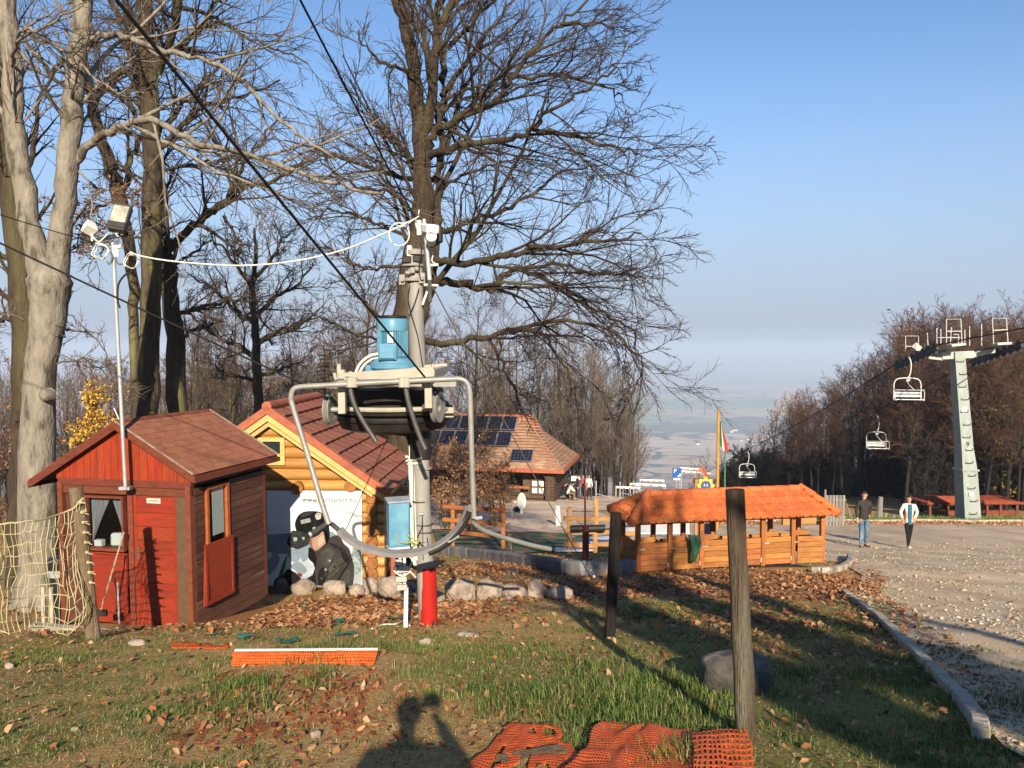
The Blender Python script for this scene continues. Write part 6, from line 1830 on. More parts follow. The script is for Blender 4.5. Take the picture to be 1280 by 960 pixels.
# shelters behind the tower
RBR = mat('shelter_red_roof', (.36, .075, .03, 1), (.25, .05, .022, 1), scale=5, rough=.7, bump=.4, var=.1)
SHW = mat('shelter_wood', (.22, .06, .03, 1), (.14, .04, .02, 1), scale=5, rough=.7)
def shelter(label, px0, px1, rowt, rowe, rowb, Y):
 A = P((px0 + px1) / 2, rowb, Y); A.z = g(A.x, A.y)
 r = thing('picnic_shelter', label, 'shelter', A, group='red-roofed shelters by the wood')
 w = (px1 - px0) / F * Y; ze = P(px0, rowe, Y).z - A.z; zr = P(px0, rowt, Y).z - A.z
 ze = max(ze, .9)
 d = 2.2; ins = w * .26
 MB().add([(-w / 2, -d / 2, ze), (w / 2, -d / 2, ze), (w / 2, d / 2, ze), (-w / 2, d / 2, ze), (-w / 2 + ins, 0, zr), (w / 2 - ins * .6, 0, zr), (-w / 2, -d / 2, ze - .06), (w / 2, -d / 2, ze - .06), (w / 2, d / 2, ze - .06), (-w / 2, d / 2, ze - .06)],
    [(0, 1, 5, 4), (1, 2, 5), (2, 3, 4, 5), (3, 0, 4), (6, 7, 1, 0), (7, 8, 2, 1), (8, 9, 3, 2), (9, 6, 0, 3), (9, 8, 7, 6)]).build('roof', RBR, r)
 n = 7
 for i in range(n):
  t = i / n; zz = ze + (zr - ze) * t; MB().beam((-w / 2 + ins * t, -d / 2 + d / 2 * t - .01, zz + .02), (w / 2 - ins * .6 * t, -d / 2 + d / 2 * t - .01, zz + .02), .06, .05).build('roof_course', RBR, r)
 for x in (-w / 2 + .25, -w * .05, w / 2 - .3):
  for y in (-d / 2 + .2, d / 2 - .2): MB().box((x, y, ze / 2), (.12, .12, ze)).build('post', SHW, r)
 MB().box((0, -d / 2 + .2, ze * .38), (w - .5, .05, .3)).build('front_board', SHW, r)
 MB().box((0, 0, ze * .36), (w * .6, .7, .06)).build('table', SHW, r)
shelter('long red-roofed picnic shelter left of the lift tower', 1144, 1206, 620, 634, 656, 41)
shelter('smaller red-roofed picnic shelter right of the lift tower', 1214, 1264, 625, 640, 656, 41.5)
# stumps on the verge
for (px, t_, b_, lab, w) in ((1099, 621, 651, 'pale grey broken trunk standing on the verge behind the couple', .16), (1106, 641, 651, 'short pale stump beside the broken trunk on the verge', .10), (1116, 645, 652, 'lowest pale stump on the verge behind the woman', .12)):
 A = P(px, b_, 38.6); A.z = g(A.x, A.y); h_ = max(.3, P(px, t_, 38.6).z - A.z)
 o = MB().tube([(0, 0, 0), (.02, 0, h_ * .5), (.05, 0, h_)], [w, w * .85, w * .7], 8).build('tree_stump', GB, smooth=True); o.location = A; tag(o, lab, 'stump')
# ================================================================== trees
def tubes_batch(polys, ksides):
 """polys: list of (points (n,3), radii (n)); returns V, quads"""
 from collections import defaultdict
 grp = defaultdict(list)
 for (p, r) in polys: grp[len(p)].append((p, r))
 Vs, Fs, base = [], [], 0
 k = ksides
 ang = 2 * np.pi * np.arange(k) / k
 ca, sa = np.cos(ang), np.sin(ang)
 for n, lst in grp.items():
  Pn = np.array([a for a, b in lst]); Rn = np.array([b for a, b in lst])
  T = np.gradient(Pn, axis=1)
  T /= np.linalg.norm(T, axis=2, keepdims=True) + 1e-9
  ref = np.where(np.abs(T[:, :1, 2:3]) > 0.8, np.array([1.0, 0, 0]), np.array([0, 0, 1.0]))
  ref = np.repeat(ref, n, axis=1)
  A = np.cross(T, ref); A /= np.linalg.norm(A, axis=2, keepdims=True) + 1e-9
  B = np.cross(T, A)
  ring = Pn[:, :, None, :] + (A[:, :, None, :] * ca[None, None, :, None] + B[:, :, None, :] * sa[None, None, :, None]) * Rn[:, :, None, None]
  nb = len(lst)
  Vs.append(ring.reshape(-1, 3))
  ids = base + np.arange(nb * n * k).reshape(nb, n, k)
  a = ids[:, :-1, :]; b = ids[:, 1:, :]
  a1 = np.roll(a, -1, axis=2); b1 = np.roll(b, -1, axis=2)
  Fs.append(np.stack([a, a1, b1, b], -1).reshape(-1, 4))
  base += nb * n * k
 return np.concatenate(Vs), np.concatenate(Fs)

class Tree:
 def __init__(s, seed, wander=0.25, up=0.15, leaf=0.0, maxlev=4, density=1.0, twig_r=0.004, spread=0.9, lenf=(.28, .55)):
  s.lenf = lenf
  s.r = np.random.default_rng(seed); s.wander = wander; s.up = up; s.maxlev = maxlev; s.density = density
  s.trunk, s.big, s.small, s.leaves = [], [], [], []
  s.twig_r = twig_r; s.leaf = leaf; s.spread = spread
 def path(s, p, d, L, n, wander, up):
  pts = [p]; d = d / (np.linalg.norm(d) + 1e-9)
  st = L / n
  for i in range(n):
   d = d + s.r.normal(0, wander, 3) * 0.5
   d[2] += up * 0.22
   d /= np.linalg.norm(d)
   pts.append(pts[-1] + d * st)
  return np.array(pts)
 def limb(s, pts, r0, r1, lev=1, kids=None, into='big', L=None, start=0.15):
  """explicit limb through pts with radii r0 -> r1 and generated side branches"""
  pts = np.array(pts, float)
  n = len(pts)
  rr = r0 + (r1 - r0) * np.linspace(0, 1, n) ** 0.85
  getattr(s, into).append((pts, rr))
  length = np.sum(np.linalg.norm(np.diff(pts, axis=0), axis=1))
  s.spawn(pts, rr, L or length, lev, kids, start)
 def spawn(s, pts, rr, length, lev, kids=None, start=0.2):
  if lev > s.maxlev: return
  n = len(pts)
  nk = kids if kids is not None else max(3, int(s.density * (5 + length * (1.5 if lev < 3 else 3.4))))
  side = s.r.choice([-1, 1])
  for q in range(nk):
   t = start + (1 - start) * (q + s.r.uniform(0, 1)) / nk
   f = min(t, 0.999) * (n - 1); i = int(f); fr = f - i
   p = pts[i] * (1 - fr) + pts[i + 1] * fr
   T = pts[i + 1] - pts[i]; T /= np.linalg.norm(T) + 1e-9
   v = s.r.normal(0, 1, 3); v -= T * v.dot(T); v /= np.linalg.norm(v) + 1e-9
   ang = s.r.uniform(0.45, 1.05) * s.spread
   d = T * math.cos(ang) + v * math.sin(ang)
   rb = (rr[i] * (1 - fr) + rr[i + 1] * fr)
   r0 = min(rb * s.r.uniform(0.42, 0.68), rb * 0.9)
   Lc = length * s.r.uniform(*(s.lenf if lev < 3 else (.3, .6))) * (1.05 - 0.5 * t)
   Lc = max(Lc, 0.12)
   s.branch(p, d, Lc, r0, lev + 1)
 def branch(s, p, d, L, r0, lev):
  r0 = max(r0, s.twig_r * (1.0 if lev >= s.maxlev else 1.5))
  if lev >= s.maxlev:
   pts = s.path(p, d, L, 3, s.wander * 1.5, s.up)
   s.small.append((pts, np.linspace(r0, s.twig_r * 0.5, 4)))
   if s.leaf and s.r.uniform() < s.leaf: s.leaves.append(pts[s.r.integers(1, 4)])
   return
  n = 5 if lev <= 2 else 4
  pts = s.path(p, d, L, n, s.wander, s.up)
  rr = np.linspace(r0, max(s.twig_r * 0.9, r0 * 0.25), n + 1)
  (s.big if r0 > 0.02 else s.small).append((pts, rr))
  s.spawn(pts, rr, L, lev, None, 0.18)
 def nleaf(s): return len(s.leaves)

def leaf_mesh(name, pts, size, cols, m, rng, per=1, drop=0.03, bend=True):
 """small folded leaf quads around points"""
 pts = np.repeat(np.array(pts), per, axis=0)
 n = len(pts)
 pts = pts + rng.normal(0, drop, (n, 3))
 a = rng.normal(0, 1, (n, 3)); a /= np.linalg.norm(a, axis=1, keepdims=True)
 b = rng.normal(0, 1, (n, 3)); b -= a * np.sum(a * b, 1, keepdims=True); b /= np.linalg.norm(b, axis=1, keepdims=True)
 c = np.cross(a, b)
 sz = size * rng.uniform(0.6, 1.3, (n, 1))
 v0 = pts - a * sz; v1 = pts + b * sz * 0.55 + c * sz * 0.25; v2 = pts + a * sz; v3 = pts - b * sz * 0.55 + c * sz * 0.25
 V = np.stack([v0, v1, v2, v3], 1).reshape(-1, 3)
 i = np.arange(n) * 4
 tr = np.concatenate([np.stack([i, i + 1, i + 2], 1), np.stack([i, i + 2, i + 3], 1)])
 col = np.array(cols)[rng.integers(0, len(cols), n)] * rng.uniform(0.75, 1.25, (n, 1))
 return mesh_np(name, V, faces3=tr, m=m, colors=np.concatenate([col, col]))

BARK = {
 'beech': mat('beech_bark', (0.30, 0.265, 0.215, 1), (0.15, 0.13, 0.105, 1), scale=7, stretch=(1, 1, 0.35), rough=0.85, bump=1.2, bscale=26, c3=(0.09, 0.075, 0.05, 1), s3=7, m3=(0.57, 0.66), detail=8),
 'oak': mat('oak_bark', (0.078, 0.053, 0.034, 1), (0.030, 0.021, 0.015, 1), scale=9, stretch=(1.6, 1.6, 0.3), rough=0.95, bump=2.5, bscale=16, c3=(0.11, 0.095, 0.045, 1), s3=1.1, m3=(0.5, 0.7), detail=8),
 'dark': mat('dark_bark', (0.085, 0.063, 0.04, 1), (0.035, 0.027, 0.019, 1), scale=8, stretch=(1.6, 1.6, 0.3), rough=0.95, bump=2.0, bscale=16, c3=(0.17, 0.15, 0.07, 1), s3=1.4, m3=(0.52, 0.7)),
 'twig': mat('brown_twigs', (0.085, 0.058, 0.042, 1), (0.045, 0.032, 0.025, 1), scale=5, rough=0.9),
 'palet': mat('pale_twigs', (0.20, 0.155, 0.115, 1), (0.12, 0.09, 0.068, 1), scale=5, rough=0.9),
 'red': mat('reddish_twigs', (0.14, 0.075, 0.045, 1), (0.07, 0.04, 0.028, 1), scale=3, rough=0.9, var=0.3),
 'wood': mat('forest_bark', (0.032, 0.026, 0.022, 1), (0.017, 0.014, 0.012, 1), scale=6, stretch=(1, 1, 0.3), rough=0.95, var=0.3),  # bark darkened so the shadow over the lower wood is in its colour
}
LEAFM = attr_mat('leaf_colours', 0.7, 0.25)

def finish_tree(T, root, barkm, twigm, leafcols=None, leafsize=0.05, leafper=2, loc=(0, 0, 0), tname='trunk'):
 o = np.array(loc)
 sh = lambda lst: [(p - o, r) for p, r in lst]
 if T.trunk:
  V, Fq = tubes_batch(sh(T.trunk), 16)
  link_mesh(tname, mesh_np(tname, V, faces4=Fq, m=barkm, smooth=True), root)
 if T.big:
  V, Fq = tubes_batch(sh(T.big), 7)
  link_mesh('limbs', mesh_np('limbs', V, faces4=Fq, m=barkm, smooth=True), root)
 if T.small:
  V, Fq = tubes_batch(sh(T.small), 3)
  link_mesh('crown', mesh_np('crown', V, faces4=Fq, m=twigm), root)
 if T.leaves and leafcols:
  link_mesh('leaves', leaf_mesh('leaves', np.array(T.leaves) - o, leafsize, leafcols, LEAFM, T.r, per=leafper, drop=leafsize), root)

def wob(pts, rng, amp, n=5):
 """smooth a pixel polyline into a gnarled 3D path"""
 q = smooth_path([Vector(p) for p in pts], n)
 q = np.array([tuple(v) for v in q])
 q[1:-1] += rng.normal(0, amp, q[1:-1].shape)
 return q
def pl(lst, Y):
 """[(px, py, dY)...] -> world points"""
 return [P(a, b, Y + c) for (a, b, c) in lst]

BRN = [(0.26, 0.10, 0.035), (0.20, 0.07, 0.03), (0.33, 0.16, 0.06), (0.15, 0.055, 0.03)]

# ---------- big forked beech by the hut
def trunk_pts(T, lst, Y, w, foot=None, amp=0.02, n=5, mk=True):
 """lst (px,py,dY); w widths in px at each"""
 pts = pl(lst, Y)
 q = wob(pts, T.r, amp, n)
 rw = np.interp(np.linspace(0, 1, len(q)), np.linspace(0, 1, len(w)), [a * (Y + c[2]) / F / 2 for a, c in zip(w, lst)])
 rw = rw * (1 + T.r.normal(0, 0.03, len(rw)))
 T.trunk.append((q, rw))
 return q, rw

Yb = 13.0
gb = P(48, 800, Yb); gb.z = g(gb.x, gb.y) - 0.1
T = Tree(11, wander=0.26, up=0.10, leaf=0.05, twig_r=0.0055, density=1.15)
base_row = 435 + (EYE - gb.z) / Yb * 1000
trunk_pts(T, [(46, base_row, 0), (48, 700, 0), (47, 560, 0), (50, 470, 0), (60, 400, 0), (62, 352, 0), (62, 325, 0)], Yb, [62, 46, 42, 36, 41, 50, 22], amp=0.006)
qa, ra = trunk_pts(T, [(56, 362, 0), (38, 280, 0.1), (20, 170, 0.2), (12, 60, 0.3), (6, -60, 0.4), (-10, -220, 0.6)], Yb, [29, 26, 24, 22, 19, 12], amp=0.015)
qb, rb_ = trunk_pts(T, [(66, 362, 0), (80, 270, -0.1), (86, 180, -0.2), (93, 90, -0.3), (106, 0, -0.4), (124, -120, -0.5), (140, -260, -0.5)], Yb, [29, 26, 25, 23, 20, 14, 9], amp=0.015)
SCARS = []
for (c, w) in (((55, 494), .8),):          # old branch scars
 p = P(c[0], c[1], Yb - 0.27)
 SCARS.append((p, w))
BL = [
 ([(88, 206, -.2), (104, 190, -.2), (130, 168, -.4), (165, 153, -.7), (200, 154, -1.0), (250, 180, -1.2), (310, 193, -1.4), (370, 215, -1.5), (430, 232, -1.6), (480, 242, -1.6)], 6.0, 1.6),
 ([(165, 155, -.7), (215, 180, -.9), (260, 208, -1.1), (320, 232, -1.3), (400, 262, -1.4)], 3.0, 0.9),
 ([(110, 52, -.4), (128, 44, -.5), (155, 46, -.8), (195, 62, -1.2), (250, 72, -1.4), (300, 100, -1.6), (345, 145, -1.8), (380, 172, -2.0), (420, 200, -2)], 4.6, 1.3),
 ([(50, 90, 0.2), (22, 60, 0), (34, 38, -.3), (70, 58, -.6), (105, 85, -.8), (140, 112, -1.0), (180, 116, -1.0)], 2.6, 0.8),
 ([(14, 90, .3), (20, 60, -.3), (34, 42, -.8), (60, 30, -1.2), (100, 10, -1.5)], 2.5, 1.0),
 ([(100, 110, -.3), (140, 60, .6), (200, 10, 1.2), (260, -60, 1.6)], 3.5, 1.2),
 ([(108, -10, -.4), (170, -50, -1), (260, -70, -1.4), (330, -60, -1.6)], 3.6, 1.2),
 ([(20, 160, .2), (-20, 110, .4), (-60, 60, .6)], 4, 1.5),
 ([(90, 200, -.1), (112, 240, -.2), (118, 300, -.2), (110, 345, -.2)], 1.6, 0.5),
]
for (l, w0, w1) in BL:
 q = wob(pl(l, Yb), T.r, 0.02, 4)
 T.limb(q, w0 * Yb / F, w1 * Yb / F, lev=2, start=0.25)
for (q, rr) in ((qa, ra), (qb, rb_)):
 T.spawn(q, rr * 0.35, 4.0, 2, kids=20, start=0.3)
# low leafy sprays beside the trunk
for (a, b_, e, f) in ((70, 455, 160, 500), (68, 420, 150, 470), (30, 400, -40, 470), (70, 340, 130, 300), (76, 300, 175, 245)):
 q = wob([P(a, b_, Yb), P((a + e) / 2, min(b_, f) - 4, Yb + .4), P(e, f, Yb + .8)], T.r, 0.03, 4)
 T.small.append((q, np.linspace(0.02, 0.006, len(q))))
 for _ in range(26):
  i = T.r.integers(2, len(q)); T.branch(q[i], T.r.normal(0, 1, 3) * (1, 1, .5), 0.35, 0.008, 3)
T.leaves = T.leaves[:900] + [x for x in (p[0][2] for p in T.small[-420:])]
root = thing('beech_tree', 'big smooth grey beech forking into two pale stems left of the red hut', 'tree', gb)
finish_tree(T, root, BARK['beech'], BARK['palet'], BRN, 0.035, 1, gb)
for (p, w) in SCARS:
 MB().tube([p - gb + Vector((0, .15, 0)), p - gb + Vector((0, .02, 0)), p - gb - Vector((0, .03, .01)), p - gb - Vector((0, .035, .01))], [.15 * w, .12 * w, .07 * w, .02 * w], 12).build('branch_scar', BARK['beech'], root, smooth=True)

# ---------- greenish trunk at the far left edge
Yc = 16.0
T = Tree(12, wander=0.25, up=0.1, leaf=0.10, density=0.7)
gp = P(24, 700, Yc); gp.z = g(gp.x, gp.y) - 0.1
q, rr = trunk_pts(T, [(28, 435 + (EYE - gp.z) / Yc * 1000, 0), (30, 600, 0), (32, 440, 0), (20, 300, 0), (8, 180, 0), (2, 60, 0), (-6, -80, 0)], Yc, [40, 34, 30, 28, 26, 22, 14], amp=0.02)
T.spawn(q, rr * 0.4, 5.5, 2, kids=22, start=0.35)
for l in ([(32, 420, 0), (60, 380, .5), (85, 300, .9)], [(22, 330, 0), (-20, 300, 0.3), (-60, 250, 0)], [(30, 400, 0), (0, 400, .5), (-40, 430, 1)], [(30, 230, 0), (42, 180, .4), (60, 100, .8), (120, 40, 1.0)]):
 T.limb(wob(pl(l, Yc), T.r, 0.03), 0.07, 0.02, lev=2)
root = thing('mossy_tree', 'green-stained trunk at the left edge of the photo behind the forked beech', 'tree', gp)
finish_tree(T, root, BARK['oak'], BARK['twig'], BRN, 0.05, 2, gp)

# ---------- tall straight trunks behind the hut
def built_tree(seed, name, label, Y, trunk, widths, limbs, bark, twig, kids=18, crownlen=5.0, tstart=0.4, leaf=0.0, dens=0.9, wander=0.28, up=0.10, extra=None, lsize=0.05, twr=0.0065, cat='tree', limb_lev=1, spread=.9, lenf=(.28, .55)):
 T = Tree(seed, wander=wander, up=up, leaf=leaf, density=dens, twig_r=twr, spread=spread, lenf=lenf)
 t0 = trunk[0]
 gp = P(t0[0], t0[1], Y + t0[2]); gp.z = g(gp.x, gp.y) - 0.1
 tr = [(t0[0], 435 + (EYE - gp.z) / (Y + t0[2]) * 1000, t0[2])] + list(trunk[1:])
 q, rr = trunk_pts(T, tr, Y, widths, amp=0.02)
 T.spawn(q, rr * 0.35, crownlen, 1 + (limb_lev > 1), kids=kids, start=tstart)
 for (l, w0, w1) in limbs:
  qq = wob(pl(l, Y), T.r, 0.035, 5)
  big = w0 * Y / F > 0.085
  T.limb(qq, w0 * Y / F, w1 * Y / F, lev=limb_lev, start=0.12, into='trunk' if big else 'big')
 if extra: extra(T)
 root = thing(name, label, cat, gp)
 finish_tree(T, root, bark, twig, BRN, lsize, 2, gp)
 return T

built_tree(21, 'tall_tree', 'tall straight dark trunk with sunlit edge rising behind the hut roof', 17.0,
  [(186, 640, 0), (186, 520, 0), (187, 400, 0), (190, 280, 0), (189, 170, 0), (186, 90, 0), (180, 0, 0), (176, -120, 0)], [27, 24, 24, 24, 22, 20, 17, 10],
  [([(200, 185, 0), (235, 150, .5), (265, 128, 1), (310, 118, 1.4), (350, 100, 1.5)], 4, 1.2),
   ([(197, 90, 0), (215, 40, -.5), (228, -20, -1), (235, -90, -1.2)], 6, 2.5),
   ([(205, 70, 0), (240, 45, .3), (262, 15, .5), (300, -30, .5)], 4, 1.5),
   ([(228, 10, 0), (270, 22, .8), (305, 45, 1.2), (350, 62, 1.5), (385, 80, 1.6)], 3, 1.0),
   ([(197, 170, 0), (230, 130, 1.5), (262, 95, 2), (290, 55, 2.2)], 4, 1.3),
   ([(184, 130, 0), (150, 120, .6), (120, 100, 1), (90, 60, 1)], 3, 1.0),
   ([(182, 60, 0), (150, 20, .6), (120, -30, .6)], 3.5, 1.3),
   ([(200, 215, 0), (240, 205, .5), (290, 200, .8), (340, 215, 1)], 2.5, .8),
   ([(190, 300, 0), (150, 290, .5), (110, 275, .9)], 2, .7)], BARK['dark'], BARK['twig'], kids=26, crownlen=4.5, tstart=0.35, leaf=0.03, dens=1.4, limb_lev=2)

built_tree(22, 'leaning_tree', 'dark trunk with a long limb reaching up right, just right of the tallest straight trunk', 18.5,
  [(222, 640, 0), (221, 520, 0), (220, 440, 0), (211, 360, 0), (206, 305, 0), (198, 230, .5), (178, 130, 1.0), (160, 40, 1.2), (150, -60, 1.3)], [27, 25, 23, 20, 17, 15, 12, 9, 6],
  [([(207, 312, 0), (225, 300, -.3), (255, 272, -.6), (285, 248, -1.0), (300, 235, -1.1), (335, 228, -1.2), (375, 205, -1.3), (420, 190, -1.3)], 6, 1.2),
   ([(285, 248, -1), (305, 205, -1.2), (330, 175, -1.3), (350, 140, -1.4)], 3, 1.0),
   ([(280, 270, -1), (300, 310, -1), (310, 350, -.8)], 2.2, .8),
   ([(205, 340, 0), (235, 320, 1), (265, 300, 1.5)], 3, 1.0),
   ([(221, 392, 0), (245, 388, -.4), (280, 378, -.6), (320, 375, -.6)], 3.2, 1.0),
   ([(226, 420, 0), (250, 410, .3), (280, 402, .8)], 3, 1.0)], BARK['dark'], BARK['twig'], kids=18, crownlen=4.0, tstart=0.45, dens=1.4, limb_lev=2)

built_tree(23, 'slim_forked_tree', 'slimmer dark tree forking into a V behind the floodlight', 20.0,
  [(172, 640, 0), (170, 520, 0), (168, 400, 0), (163, 320, 0), (150, 255, 0), (138, 205, 0), (122, 160, 0), (114, 120, 0), (100, 40, 0), (84, -60, 0)], [13, 12, 12, 13, 18, 15, 13, 12, 9, 5],
  [([(152, 250, 0), (162, 200, 0), (178, 165, 0.3), (160, 120, .6), (172, 90, .8), (150, 40, 1)], 4.6, 1.4),
   ([(130, 180, 0), (118, 130, -.4), (150, 95, -.7), (175, 60, -.9), (165, 20, -1), (190, -30, -1)], 4, 1.2),
   ([(118, 130, 0), (70, 100, .5), (40, 60, .8), (10, 30, 1)], 3.4, 1.1),
   ([(150, 250, 0), (120, 262, .3), (100, 270, .6), (70, 262, 1)], 1.8, .6)], BARK['dark'], BARK['twig'], kids=18, crownlen=4.0, tstart=0.45, leaf=0.10, dens=1.4, limb_lev=2)

# ---------- the great oak in the middle
def oak_extra(T):
 pass
OAKL = [
 ([(514, 430, 0), (530, 385, .3), (543, 330, .5), (546, 262, .6), (550, 210, .8), (552, 150, 1.0), (555, 90, 1.1), (549, 30, 1.2), (560, -50, 1.3)], 9.0, 3.0),
 ([(528, 180, 0), (540, 120, -.3), (545, 60, -.5), (560, 0, -.6), (575, -80, -.6)], 7.5, 3.0),
 ([(532, 188, 0), (552, 160, -.3), (585, 140, -.6), (618, 127, -.9), (640, 97, -1.1), (665, 62, -1.3), (700, 30, -1.4), (740, -5, -1.4)], 5.6, 1.3),
 ([(536, 196, 0), (562, 186, -.6), (592, 178, -1.1), (640, 172, -1.6), (668, 163, -2.0), (720, 172, -2.2), (775, 186, -2.4), (798, 192, -2.5)], 5.2, 1.0),
 ([(668, 163, -2), (680, 140, -2.1), (720, 120, -2.2), (760, 90, -2.3), (772, 75, -2.4)], 2.8, .9),
 ([(540, 292, 0), (565, 288, .6), (600, 272, 1.2), (640, 258, 1.6), (682, 230, 1.9), (708, 212, 2.0), (760, 205, 2.1)], 4.6, 1.0),
 ([(545, 324, 0), (580, 328, -.8), (625, 322, -1.4), (660, 312, -1.8), (720, 306, -2.1), (775, 300, -2.3), (802, 292, -2.4)], 5.0, 1.0),
 ([(538, 348, 0), (560, 351, .4), (590, 358, .8), (618, 360, 1.1), (640, 338, 1.3), (670, 345, 1.5), (715, 372, 1.8), (752, 392, 2.0), (790, 410, 2.2), (798, 446, 2.3)], 5.8, 1.0),
 ([(640, 338, 1.3), (690, 330, 1.0), (740, 340, .7), (790, 340, .4), (802, 347, .2)], 3.0, .9),
 ([(520, 430, 0), (570, 426, -.8), (610, 420, -1.2), (650, 411, -1.6), (680, 418, -1.8), (700, 450, -2), (722, 485, -2.1)], 4.6, .9),
 ([(650, 411, -1.6), (700, 400, -1.7), (760, 412, -1.8), (800, 450, -1.9), (798, 482, -2)], 2.6, .8),
 ([(610, 420, -1.2), (625, 450, -1.2), (640, 480, -1.2), (652, 515, -1.2)], 2.2, .8),
 ([(520, 90, .2), (500, 86, -.4), (478, 78, -.8), (462, 62, -1), (448, 38, -1.2)], 2.8, .8),
 ([(522, 40, 0), (495, -10, .4), (470, -40, .8)], 3.4, 1.2),
 ([(520, 200, 0), (500, 192, -.5), (485, 170, -1), (460, 150, -1.4), (440, 120, -1.6)], 2.2, .7),
 ([(512, 262, 0), (485, 240, -.6), (450, 232, -1.2), (420, 215, -1.6), (400, 200, -1.8)], 2.8, .7),
 ([(508, 300, 0), (475, 280, .6), (440, 268, 1.2), (410, 262, 1.6), (385, 275, 1.8)], 2.6, .7),
 ([(505, 330, 0), (470, 335, -.3), (435, 325, -.8), (400, 300, -1.2)], 2.5, .7),
 ([(502, 395, 0), (480, 400, .5), (460, 380, 1.0), (445, 345, 1.2), (430, 310, 1.2)], 3.0, .8),
 ([(500, 430, 0), (470, 425, -.4), (430, 410, -1.0), (390, 395, -1.2)], 2.4, .7),
 ([(552, 120, 1), (590, 70, 1.6), (620, 30, 2.0), (650, -20, 2.2)], 4.0, 1.2),
 ([(560, 60, -.3), (600, 20, -.8), (650, -30, -1)], 3.4, 1.2),
 ([(545, 240, .6), (590, 215, 1.6), (640, 200, 2.4), (700, 190, 2.8)], 2.6, .8),
 ([(552, 180, 1), (600, 120, 2), (650, 80, 2.6), (720, 60, 3)], 3.4, 1.0),
 ([(640, 97, -1.1), (700, 95, -1.4), (760, 110, -1.5), (778, 124, -1.6)], 2.6, .8),
 ([(700, 30, -1.4), (750, 30, -1.5), (765, 38, -1.6)], 2.2, .8),
]
built_tree(31, 'oak_tree', 'great bare oak behind the chairlift drive spreading its crown across the middle of the photo', 18.3,
  [(504, 700, 0), (503, 600, 0), (502, 520, 0), (506, 420, 0), (518, 330, 0), (528, 265, 0), (527, 190, 0), (520, 110, 0), (512, 50, 0), (496, 0, 0), (480, -80, 0)],
  [46, 38, 36, 34, 33, 27, 21, 18, 16, 13, 8], OAKL, BARK['oak'], BARK['twig'], kids=16, crownlen=5.0, tstart=0.5, leaf=0.0, dens=1.0, wander=0.27, up=0.05, limb_lev=1, twr=0.006, spread=.78, lenf=(.34, .63))

# ---------- gnarled dark tree behind the cabin ridge
built_tree(35, 'gnarled_tree', 'dark gnarled bare tree with wide crown standing behind the cabin roof peak', 27.0,
  [(323, 560, 0), (322, 500, 0), (321, 450, 0), (318, 400, 0), (316, 360, 0), (320, 320, 0), (318, 285, 0)], [14, 12, 11, 9, 7, 5, 3],
  [([(321, 450, 0), (300, 432, .5), (275, 425, .8), (250, 405, 1), (232, 385, 1)], 4, 1), ([(320, 430, 0), (345, 415, -.5), (370, 410, -.8), (400, 385, -1)], 4, 1),
   ([(318, 405, 0), (292, 385, 1), (268, 362, 1.5), (240, 345, 1.6)], 3.6, 1), ([(318, 395, 0), (345, 372, .8), (372, 355, 1.2), (392, 330, 1.3)], 3.4, 1),
   ([(317, 365, 0), (298, 335, -.5), (280, 312, -.8), (262, 300, -1)], 3, .9), ([(317, 350, 0), (338, 325, -.4), (352, 300, -.8), (362, 292, -1)], 2.8, .9), ([(321, 470, 0), (350, 462, .8), (380, 450, 1.2)], 3, 1), ([(321, 475, 0), (290, 470, -.8), (262, 455, -1.2)], 3, 1)],
  BARK['dark'], BARK['twig'], kids=14, crownlen=4, tstart=.3, dens=1.1, wander=.34, up=.08, twr=.0075, limb_lev=1, spread=1.0, lenf=(.34, .62))
# ================================================================== repeated trees (shared meshes)
def forest_proto(seed, name, label, H, r0, barkm, twigm, group, tstart=0.3, kids=26, blen=0.33, up=0.55, dens=0.9, leaf=0.0, stems=1, twr=0.009, cols=None, lsize=0.09, lper=2, wander=0.2, maxlev=4, spread=0.75, cat='tree'):
 T = Tree(seed, wander=wander, up=up, leaf=leaf, density=dens, twig_r=twr, spread=spread, maxlev=maxlev)
 for s_ in range(stems):
  a = 2 * math.pi * s_ / max(1, stems) + 0.4
  d = np.array([0.10 * math.cos(a), 0.10 * math.sin(a), 1.0]) if stems > 1 else np.array([0.0, 0, 1.0])
  o = np.array([0.12 * math.cos(a), 0.12 * math.sin(a), -0.3]) if stems > 1 else np.array([0, 0, -0.3])
  p = T.path(o, d, H, 12, 0.07, 0.4)
  rr = r0 * (1 - 0.93 * np.linspace(0, 1, 13) ** 0.9)
  T.trunk.append((p, rr))
  T.spawn(p, rr * 0.6, H * blen * 2, 1 + (maxlev < 4), kids=kids, start=tstart)
 root = thing(name, label, cat, (0, 0, 0), group=group)
 V, Fq = tubes_batch(T.trunk, 8)
 link_mesh('trunk', mesh_np('trunk', V, faces4=Fq, m=barkm, smooth=True), root)
 V, Fq = tubes_batch(T.big, 5) if T.big else (None, None)
 V2, F2 = tubes_batch(T.small, 3)
 if V is not None:
  link_mesh('limbs', mesh_np('limbs', V, faces4=Fq, m=barkm, smooth=True), root)
 link_mesh('crown', mesh_np('crown', V2, faces4=F2, m=twigm), root)
 if leaf and cols:
  link_mesh('leaves', leaf_mesh('leaves', np.array(T.leaves), lsize, cols, LEAFM, T.r, per=lper, drop=lsize * 1.2), root)
 KIDS[root.name] = [o for o in COL.objects if o.parent == root]
 return root

